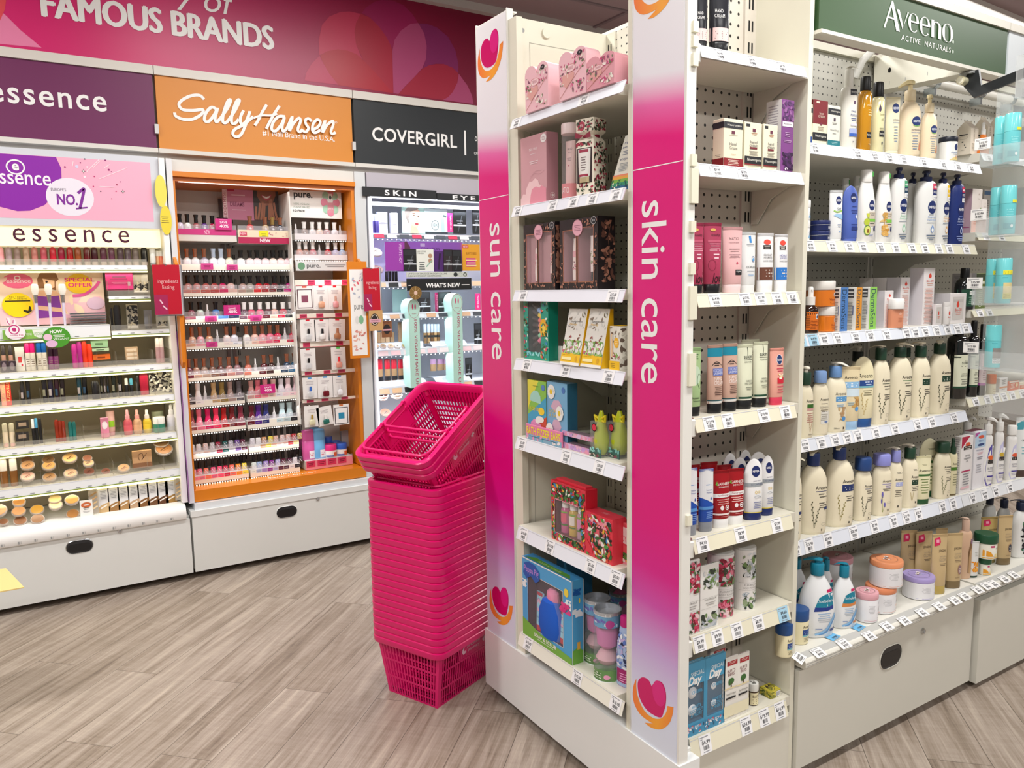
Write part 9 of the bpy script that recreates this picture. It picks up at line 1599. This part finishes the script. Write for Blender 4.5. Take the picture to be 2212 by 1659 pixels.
area('shelf_lamp',(1.1,4.20,1.984),.8,.02,.7,rot=(-.45,0,0),col=(1,.95,.88)); area('shelf_lamp',(1.43,4.17,1.55),.22,.02,.3,rot=(-.2,0,0),col=(1,.98,.95))
# ---------------- white-lit makeup bay behind the basket stack
CX0,CX1=SEAM[2],SEAM[3]
CW=mat('#e6eaf4',.4); MINT=mat('#b4dcd0',.4)
d3=thing('makeup_display','cool white-lit makeup bay with black category boards, partly behind the tower','display',(2.16,4.3,.35))
part(d3,'back_panel',lambda mb:mb.box(CX0+.02,CX1-.02,4.50,4.52,.33,2.09,CW))
part(d3,'fascia',lambda mb:mb.box(CX0+.004,CX1-.004,4.14,4.5,1.965,2.09,mat('#b4afb8',.4)))
for xa,xb in((CX0+.004,CX0+.016),(CX1-.02,CX1-.006)): part(d3,'side_panel',lambda mb:mb.box(xa,xb,4.13,4.5,.33,1.964,CW))
part(d3,'lit_edge',lambda mb:(mb.box(CX0+.0165,CX0+.026,4.128,4.138,.34,1.95,mat('#eef4ff',.4,emit=1.3)),mb.box(CX0+.0165,CX1-.02,4.128,4.138,1.952,1.963,mat('#eef4ff',.4,emit=1.3)),mb.box(CX0+.03,CX1-.03,4.15,4.17,1.915,1.935,mat('#eef4ff',.4,emit=1.1))))
part(d3,'base',lambda mb:mb.box(CX0+.02,CX1-.02,4.16,4.5,.33,.40,CW))
for x0,x1,y0,y1,tx,l in((192,885,1012,1060,'S K I N','black board lettered skin'),(893,1400,1062,1098,'  E Y E','black board lettered eye')): board('category_board','sign',f'{l} over the white-lit bay',Z6,x0,y0,x1,y1,4.125,.01,'#16191d',[('t',tx.strip(),0 if tx[0]=='S' else-.02,.48,.62,'#f0f0f2',.86 if tx[0]=='S' else .85,{'bold':.03})])
CL={}
for k,(q,x,ya,yb,l)in enumerate(((Z6,740,1422,1470,'topmost'),(Z7,270,428,478,'second'),(Z7,330,702,748,'third'),(Z7,330,1010,1062,'fourth'),(Z7,330,1332,1388,'fifth'))):
 zt,zb=pY(*q(x,ya),4.17)[1],pY(*q(x,yb),4.17)[1]; CL[k+1]=zt
 t=thing('display_shelf',f'{l} shelf of the white-lit makeup bay, LED dots under its edge','shelf',(2.16,4.17,zb)); part(t,'deck',lambda mb:mb.box(CX0+.03,CX1-.03,4.175,4.495,zt-.012,zt,CW))
 def f(mb):
  mb.add([(CX0+.03,4.168,zb),(CX1-.03,4.168,zb),(CX1-.03,4.178,zt),(CX0+.03,4.178,zt)],[(0,1,2,3)],mat('#5c636c' if k==0 else '#cfd4dc',.35))
  for i in range(12):
   u=CX0+.05+i*.078; c=[['#c83a5a','#e8e6e8','#4a5058'],['#e8c8a8','#26282c','#e4c0a0'],['#d8dce4','#c8a080','#3a3e46'],['#ecd0d4','#e4c0c8','#e8d8dc'],['#e8caa8','#e4bc94','#26282c']][k][i%3]
   mb.add([(u,4.1672,zb+.003),(u+.06,4.1672,zb+.003),(u+.06,4.1765,zt-.001),(u,4.1765,zt-.001)],[(0,1,2,3)],mat(c,.4))
 part(t,'front_strip',f); part(t,'led_row',led(t,CX0+.03,CX1-.03,4.172,zb-.006,34,.003,mat('#f4f8ff',.4,emit=2.2)))
 area('shelf_lamp',(2.1,4.19,zb-.012),.85,.02,1.9,rot=(-.3,0,0),col=(.88,.93,1))
area('shelf_lamp',(2.1,4.20,1.91),.85,.02,2.2,rot=(-.3,0,0),col=(.88,.93,1))
# posters and packs: label, crop, box, plane, colour, art
FACE=[('p',[(-.55,.98),(.1,.98),(.42,.8),(.42,.5),(.2,.22),(-.1,.12),(-.3,.3),(-.45,.5)],'#e2b49c'),('p',[(-.7,.55),(-.8,.8),(-.5,.98),(.0,1),(.35,.94),(.1,.86),(-.3,.8),(-.5,.55),(-.45,.3)],'#8f8680'),('o',-.08,.66,.08,.02,'#4a3830'),('o',.26,.62,.07,.02,'#4a3830'),('s',[(-.2,.73),(.0,.74)],.004,'#5a463c'),('s',[(.06,.56),(.18,.46),(.1,.44)],.002,'#c08a74'),('o',.12,.35,.14,.035,'#9a3040'),('p',[(-.4,0),(-.3,.3),(.15,.2),(.3,0)],'#d8a48c')]
BLK=[('r',-.85,.72,.85,.95,'#2a2c30'),('s',[(-.3,.08),(.35,.7)],.006,'#4a4e54'),('l',.0,.5,1.0,2,.1,'#8a8e94'),('r',-1,.3,1,.36,'#c8ccd2')]
for l,q,x0,y0,x1,y1,Y,c,ops,nm in(
 ('mint poster of a woman with swept-back hair and dark lips',Z6,565,1165,800,1412,4.23,'#b8dcd0',FACE,'poster'),('pale grey clean-and-vegan poster picturing a mascara',Z6,780,1190,985,1418,4.225,'#c4d4d4',[('t','CLEAN & VEGAN',-.35,.82,.08,'#3a4448',1.1),('t','VOLUME',-.6,.71,.08,'#3a4448',.6),('R',-.1,.35,.34,.2,.003,'#4a5458'),('t','10X',-.1,.36,.12,'#4a5458',.4),('s',[(.6,.05),(.55,.7)],.022,'#9ac4b4'),('s',[(.6,.75),(.9,.7)],.012,'#4a5a58'),('r',-1,0,1,.08,'#2a3034')],'poster'),
 ('pink packet between the mint posters and the black packs',Z6,992,1225,1048,1400,4.22,'#d8307a',[('v','HEY BEAUTIFUL',.0,.5,.5,'#f4d8e4',.8,PI/2)],'sachet'),('black mascara pack hanging on the topmost shelf',Z6,1048,1180,1162,1418,4.215,'#141618',BLK,'mascara_pack'),('black mascara pack against the tower edge on the topmost shelf',Z6,1228,1170,1300,1418,4.215,'#141618',BLK,'mascara_pack'),
 ('tall pale lavender carton on the topmost shelf',Z6,340,1215,420,1412,4.22,'#d8d8ec',[('l',0,.8,1.1,5,.1,'#a8a8c0'),('r',-1,.45,1,.47,'#6a6a8a')],'skin_carton'),('short pale carton on the topmost shelf',Z6,463,1222,518,1412,4.22,'#dcdce8',[('l',0,.8,1.1,4,.12,'#a8a8b8')],'skin_carton'),
 ('purple card display back panel behind the new mascaras',Z7,390,95,940,340,4.16,'#8650ac',[('p',[(-.9,1),(-.95,.5),(-.7,.45),(-.6,.8),(-.7,1)],'#5a3048'),('r',-.3,.84,-.16,.95,'#b09ac8'),('t','CLEAN & VEGAN',.0,.76,.1,'#3a2050',.56)],'card_display'),('purple folded wing of the card display lettered whats hot',Z7,290,90,448,335,4.12,'#963aa4',[('v',"WHAT'S HOT",.55,.6,.3,'#e8c8ec',.7)],'card_display'),
 ('black mascara pack in the purple display, nearest its wing',Z7,445,150,552,340,4.115,'#17181a',BLK,'mascara_pack'),('white lash-loving formula pack in the purple display',Z7,556,152,696,340,4.11,'#dfe2da',[('t','LASH LOVING',-.4,.9,.07,'#2a3030',1.0),('t','FORMULA',-.5,.81,.07,'#2a3030',.7),('o',.6,.7,.25,.1,'#b08a70'),('o',.6,.48,.25,.1,'#b08a70'),('s',[(.1,.2),(.8,.5)],.006,'#8ab0a0'),('l',-.4,.4,.7,4,.1,'#5a6060')],'mascara_pack'),
 ('dark purple pack in the purple display',Z7,706,170,786,342,4.13,'#4a2068',[('s',[(-.2,.1),(.2,.9)],.012,'#2a1038')],'mascara_pack'),('brown-black pencil pack in the purple display',Z7,787,155,857,342,4.125,'#2c2226',BLK,'mascara_pack'),('black pencil pack at the far end of the purple display',Z7,862,158,934,342,4.122,'#16171a',BLK,'mascara_pack'),
 ('amber box with magenta panel beside the purple display',Z7,946,112,1090,335,4.15,'#e2a02a',[('r',-.98,.85,-.3,.97,'#c8324a'),('t','NEW',-.65,.91,.08,'#f4e4e0',.5),('t',"BURT'S BEES",.0,.66,.09,'#8a4a1a',1.2),('r',-.6,.15,.5,.48,'#c83a8a'),('l',0,.4,1.3,3,.1,'#f0d8a0')],'gift_box'),
 ('pale strip about smudge-proof volume above the black sign',Z7,466,345,985,392,4.10,'#c9cec6',[('t','UP TO 10X SMUDGE-PROOF VOLUME',-.32,.68,.3,'#2a3030',1.28),('t','CLEAN WITHOUT COMPROMISE',-.42,.25,.3,'#2a3030',1.1),('o',.6,.5,.07,.42,'#2a3030'),('R',.76,.5,.07,.4,.003,'#a8b0aa'),('R',.92,.5,.06,.4,.005,'#2a3030')],'shelf_sign'),("black what's new sign across the white-lit bay",Z7,470,398,1020,505,4.095,'#17191c',[('t',"WHAT'S NEW",.1,.42,.4,'#f0f0f0',1.06,{'bold':.03}),('r',.68,.40,.93,.46,'#f0f0f0'),('r',-.95,.40,-.88,.46,'#f0f0f0')],'shelf_sign'),
 ('black eye pack with a slanted pencil, third shelf beside the bronze disc',Z7,560,515,668,702,4.22,'#1d1a1c',BLK,'mascara_pack'),('black eye pack under the new sign, beside the far mint fin',Z7,742,515,846,704,4.22,'#1d1a1c',BLK,'mascara_pack'),('magenta pack between the two black eye packs',Z7,714,520,744,688,4.23,'#a01c58',[('v','HEY BEAUTIFUL',.0,.5,.6,'#f0c8d8',.8,PI/2)],'sachet'),('magenta pack against the tower edge on the third shelf',Z7,1056,530,1096,668,4.23,'#b82060',[('v','HEY BEAUTIFUL',.0,.5,.6,'#f0c8d8',.8,PI/2)],'sachet'),
 ('tall black pack against the tower edge, fourth shelf',Z7,1048,782,1105,985,4.22,'#17181a',BLK,'mascara_pack'),('tall black pack at the far mint fin, fifth shelf',Z7,973,1075,1022,1285,4.22,'#17181a',BLK,'mascara_pack'),('plain mint board behind the third shelf products',Z7,350,495,470,690,4.40,'#bfe2da',[],'backing_board'),
 ('kraft swatch tag hanging from the grey booklet pages',Z7,152,672,262,850,4.02,'#c49a66',[('o',-.2,.55,.6,.3,'#2a2426'),('R',-.2,.55,.5,.25,.003,'#e8d8c0'),('r',-.95,.42,.7,.58,'#d8a0b0'),('t','MONEY BACK',-.1,.5,.07,'#3a2a30',1.2)],'swatch_tag'),('brown money-back card lying behind the kraft tag',Z7,258,762,340,905,4.10,'#8a5a3a',[('t','RETURN',.0,.9,.1,'#5a2030',1.3),('o',0,.5,.7,.3,'#2a2426'),('r',-.9,.4,.9,.5,'#d8a0b0')],'swatch_tag')):
 board(nm,nm.split('_')[-1],l,q,x0,y0,x1,y1,Y,.004 if nm!='skin_carton' else .03,c,ops,sub='printed_card')
for i,(x,y,r)in enumerate(((190,150,62),(215,298,50),(255,1385,48),(375,1370,50),(285,1530,48))): W('powder_compact',f'round black-rimmed compact, {["upper", "lower"][i] + " one beside the lit edge" if i < 2 else ["ruby rimmed, below the fifth shelf", "navy banded, below the fifth shelf", "lowest, beside the basket rim"][i - 2]}',Z7,x-r,x+r,y,pY(*Z7(x,y+r*2.2),4.2)[1],'compact',['#a8887a','#b09488','#a86a5a','#b89a84','#b8806a'][i],'#2a2a80' if i==3 else '#2a2426',Y=4.20,cat='compact')
for i,(x,w_)in enumerate(((280,18),(318,22))): W('serum_bottle',f'violet-blue serum bottle on the topmost lit shelf, {["slim", "wider"][i]}',Z6,x-w_,x+w_,1232,CL[1],'stick','#4a3f8a','#c8cce0',Y=4.22,cat='bottle')
W('palette_stack','grey-blue stacked palettes by the lit edge of the topmost shelf',Z6,204,250,1152,CL[1],'box','#5a6478',ratio=.8,cat='palette',ops=[('r',-.9,.1+.2*j,.9,.2+.2*j,'#a8b4c8')for j in range(5)])
for i,x in enumerate((292,320,348,375)): W('lipstick_tester',f'clear lipstick tester at the purple wing, {ORD[i + 1]} of four',Z7,x-12,x+12,290,CL[2],'stick','#1c1a1e',clear('#d8d0dc',.5),Y=4.19,cat='lipstick',group='lipstick testers')
t=thing('swatch_disc','round bronze swatch wheel hanging in front of the black sign','sample',(pY(*Z7(544,505),4.07)[0],4.07,pY(*Z7(544,580),4.07)[1])); c=(0,.037); mb=MB(); mb.cyl((0,0,.037),(0,.003,.037),.038,.038,mat('#8a6a3a',.3,.3),28); mb.cyl((0,.003,.06),(0,.03,.07),.003,.003,METAL,6)
for j in range(8): a_=PI/4*j; mb.stroke(lambda u,v:(u,-.0006,v),[(0,.037),(.037*math.cos(a_),.037+.037*math.sin(a_))],.0012,mat('#d8c090',.3),False)
mb.oval(lambda u,v:(u,-.001,v),0,.037,.011,.011,mat('#d8b8a8',.4)); mb.build('wheel',t)
for i,x in enumerate((165,190,225,262,300,340,410)): W('foundation_tube',f'tan foundation on the fourth lit shelf, {ORD[i + 1]} from the lit edge',Z7,x-17,x+17,775 if i==6 else 862,CL[4]+.036,'box',['#a88868','#b49474','#9a7a5a'][i%3],ratio=.6,Y=4.28,cat='foundation',group='tan foundations')
for i,x in enumerate((178,202,263,328,385,447)): W('powder_pot',f'open round powder tester on the fourth lit shelf, {ORD[i + 1]} from the lit edge',Z7,x-26,x+26,958,CL[4],'compact',['#9a7a5c','#b08a68','#8a6848','#b89878','#d8d8dc','#8a7a4a'][i],'#5a4a3a',Y=4.2,cat='compact',group='powder testers')
for i,x in enumerate((622,652,682,710,735)): W('foundation_bottle',f'striped-cap foundation between the mint fins, {ORD[i + 1]} of five',Z7,x-13,x+13,790,CL[4]+.02,'flask',['#8a6a48','#a8845c','#6a4a30','#b89468','#7a5a3c'][i],'#b8c4d8',Y=4.25,cat='bottle',group='striped-cap foundations',ops=[('r',-.9,.3,.9,.42,'#26282c')])
for i,x in enumerate((180,236,300,358,416)): W('foundation_tube',f'brown foundation with scarlet top on the fifth lit shelf, {ORD[i + 1]} from the lit edge',Z7,x-24,x+24,1092,CL[5]+.03,'flask','#b08a64','#c41c34',Y=4.26,ratio=.6,cat='foundation',group='scarlet-topped foundations',ops=[('r',-.95,.02,.95,.22,'#26242a')])
for i,x in enumerate((694,752,804)): W('foundation_tube',f'mauve-topped foundation between the mint fins, {ORD[i + 1]} of three',Z7,x-26,x+26,1088,CL[5]+.065,'flask','#b8946e','#c89ac4',Y=4.28,ratio=.6,cat='foundation',group='mauve-topped foundations')
for k,z,xs in((4,.0,(1.70,2.02)),(5,.0,(1.70,2.02)),(4,.0,(2.06,2.30)),(5,.0,(2.08,2.32))):
 t=thing('tester_tray',f'stepped clear tester tray on the {["fourth", "fifth"][k - 4]} lit shelf, {"next to the lit edge" if xs[0] < 2 else "between the mint fins"}','tray',(xs[0],4.18,CL[k])); w_=xs[1]-xs[0]
 if xs[0]<2 and k==4: part(t,'tray',lambda mb:mb.box(xs[0],xs[1],4.235,4.33,CL[k],CL[k]+.034,CW)); continue
 part(t,'tray',lambda mb:mb.add([(xs[0],4.19,CL[k]+.002),(xs[1],4.19,CL[k]+.002),(xs[1],4.235,CL[k]+.0295),(xs[0],4.235,CL[k]+.0295),(xs[0],4.32,CL[k]+.0295),(xs[1],4.32,CL[k]+.0295)],[(0,1,2,3),(3,2,5,4)],mat('#cfd6e4',.3)))
 part(t,'tester_well',lambda mb:[mb.oval(lambda u,v:(u,4.19+(v-CL[k])*1.5-.0006,v+.001),xs[0]+w_*(j+.5)/5,CL[k]+.016,.022,.010,mat('#b4bcc8' if j%2 else '#c8ccd4',.2))for j in range(5)]and None)
for i,(xt,yt,xb,yb,l)in enumerate(((500,575,575,1330,'mint fin lettered vegan, nearer the orange bay'),(868,528,940,1330,'mint fin lettered vegan, nearer the tower'))):
 a,b=pY(*Z7(xt,yt),4.115),pY(*Z7(xb,yb),4.115); x=(a[0]+b[0])/2; t=thing('fin_sign',l,'sign',(x,4.115,b[1])); h=a[1]-b[1]
 mb=MB(); ww=.034; P=[(-ww,0),(ww,0),(ww,h-.09)]+[(ww*1.15*math.cos(PI*j/10),h-.055+.055*math.sin(PI*j/10))for j in range(11)]+[(-ww,h-.09)]
 mb.rings([[(u,0,v)for u,v in P],[(u,.10,v)for u,v in P]],MINT); F=lambda e:(lambda u,v:(u,-e,v))
 mb.ring2(F(.0005),0,h-.058,ww*1.02,.054,.0015,mat('#a82850',.4)); mb.oval(F(.0006),-.008,h-.045,.004,.016,mat('#c83a6a',.4)); mb.oval(F(.0006),.009,h-.045,.004,.016,mat('#c83a6a',.4)); mb.text(F(.0006),'VEGAN',0,h-.085,.006,mat('#a82850',.4)); mb.text(F(.0006),'100% VEGAN MAKE UP',.008,(h-.11)*.5,.017,mat('#a8305a',.4),width=(h-.13),rot=-PI/2); mb.build('panel',t)
 # ================================================================ stack of shopping baskets
PK=mat('#e0086c',.33,coat=.12); BL_,BS,BH,RB=.44,.33,.222,.198
def basket_meshes():
 m=MB(); n=5
 def rr(a,b,r,z): return[(x,y,z)for x,y in rrect(2*a,2*b,r,n)]
 A0,B0=BL_/2,BS/2
 # rim band: outer skirt, rolled top, inner face
 m.rings([rr(A0-.010,B0-.010,.035,RB-.001),rr(A0-.002,B0-.002,.04,RB),rr(A0,B0,.042,RB+.004),rr(A0+.001,B0+.001,.042,BH-.003),rr(A0-.003,B0-.003,.04,BH),rr(A0-.014,B0-.014,.034,BH),rr(A0-.018,B0-.018,.03,BH-.006),rr(A0-.022,B0-.022,.03,RB)],PK,False,False)
 ta,tb,ba,bb=A0-.022,B0-.022,.18,.113
 def P(side,u,z,d=0.0):
  k=z/RB; a,b=ba+(ta-ba)*k-d,bb+(tb-bb)*k-d
  return{'n':(u*a,-b,z),'s':(u*a,b,z),'w':(-a,u*b,z),'e':(a,u*b,z)}[side]
 def bar(side,u0,u1,z0,z1,th=.0016):
  q=[P(side,u0,z0),P(side,u1,z0),P(side,u1,z1),P(side,u0,z1)]; r=[P(side,u0,z0,th),P(side,u1,z0,th),P(side,u1,z1,th),P(side,u0,z1,th)]
  m.add(q+r,[(0,1,2,3),(7,6,5,4),(0,4,5,1),(1,5,6,2),(2,6,7,3),(3,7,4,0)],PK)
 for side,k in(('n',26),('s',26),('w',17),('e',17)):
  for u0,u1 in((-1,-.90),(.90,1)): bar(side,u0,u1,0,RB)
  for i in range(k): u=-.90+1.8*(i+.5)/k; bar(side,u-.34/k,u+.34/k,0,RB)
  for z in(.0,.062,.128): bar(side,-.9,.9,z,z+(.008 if z else .006),.0019)
  if side in 'ns': bar(side,-.42,.42,.138,RB,.0021)
 for i in range(15): y=-bb+2*bb*(i+.5)/15; m.box(-ba,ba,y-.0035,y+.0035,0,.0035,PK)
 for i in range(9): x=-ba+2*ba*(i+.5)/9; m.box(x-.004,x+.004,-bb,bb,.0002,.004,PK)
 body=m.build('x',mesh_only=True)
 def handle(xp,xe):
  h=MB(); s=1 if xe>xp else-1; y=B0-.020; r=.03
  pts=[(xp,-y,BH+.004)]+[(xe-s*r+s*r*math.sin(t),-y+r-r*math.cos(t),BH+.004)for t in[PI/2*j/5 for j in range(6)]]; pts=pts+[(x,-yy,z)for x,yy,z in pts[::-1]]
  h.tube(pts,.0048,PK,8); h.cyl((xp,-y-.006,BH+.004),(xp,-y+.006,BH+.004),.0075,.0075,PK,10); h.cyl((xp,y-.006,BH+.004),(xp,y+.006,BH+.004),.0075,.0075,PK,10); return h.build('x',mesh_only=True)
 lg=MB(); LM=mat('#f0c4d8',.45)
 yz=lambda v: -(bb+(tb-bb)*v/RB)-.0008; F=lambda u,v:(u,yz(v),v)
 lg.text(F,'priceline',-.002,.178,.017,LM,width=.074); lg.text(F,'pharmacy',.002,.160,.016,LM,width=.066)
 lg.oval(F,-.056,.168,.011,.014,LM); lg.oval(lambda u,v:(u,yz(v)-.0004,v),-.052,.174,.006,.009,PK,12); lg.stroke(lambda u,v:(u,yz(v)-.0003,v),[(-.068,.168),(-.058,.155),(-.044,.160)],.003,LM)
 lg.rect(F,.052,.166,.072,.173,LM); lg.rect(F,.0585,.1595,.0655,.1795,LM)
 return body,handle(.075,-.060),handle(-.055,-.185),lg.build('x',mesh_only=True)
BM=basket_meshes()
def basket(label,M):
 t=thing('shopping_basket',label,'basket',(0,0,0),0,'stacked magenta shopping baskets'); t.matrix_world=M
 for nm,me in zip(('body','handle','handle','logo'),BM): o=bpy.data.objects.new(nm,me); COL.objects.link(o); o.parent=t
for i in range(24):
 lab='lowest magenta basket of the stack, its slatted sides and white logo in full view' if i==0 else f'magenta basket nested in the upright stack, {ORD[i + 1]} up from the floor'
 basket(lab,Matrix.Translation((1.232,2.480,i*.0247))@Matrix.Rotation(.41,4,'Z'))
TILT=Matrix.Rotation(.425,4,'Z')@Matrix.Rotation(-.514,4,'Y'); F0=Vector((.986,2.377,.886))
for i in range(3):
 loc=F0-TILT.to_3x3()@Vector((-.22,0,.222+i*.025))
 basket(['topmost tilted magenta basket, open with two folded handles','middle one of the three tilted magenta baskets','lowest of the three tilted magenta baskets, white logo on its side'][i],Matrix.Translation(loc)@TILT)
 # yellow counter top poking in at the picture edge
t=thing('display_stand','pale yellow stand top poking in at the picture edge before the drawers','stand',(-.4,3.22,0))
part(t,'top_board',lambda mb:mb.rings([[(x,y,z)for x,y in((-.62,3.37),(-.128,3.345),(-.071,3.085),(-.62,3.09))]for z in(.446,.45)],mat('#e6cc84',.45)))
part(t,'pedestal',lambda mb:mb.box(-.60,-.36,3.11,3.35,0,.446,mat('#d8d2c4',.5)))
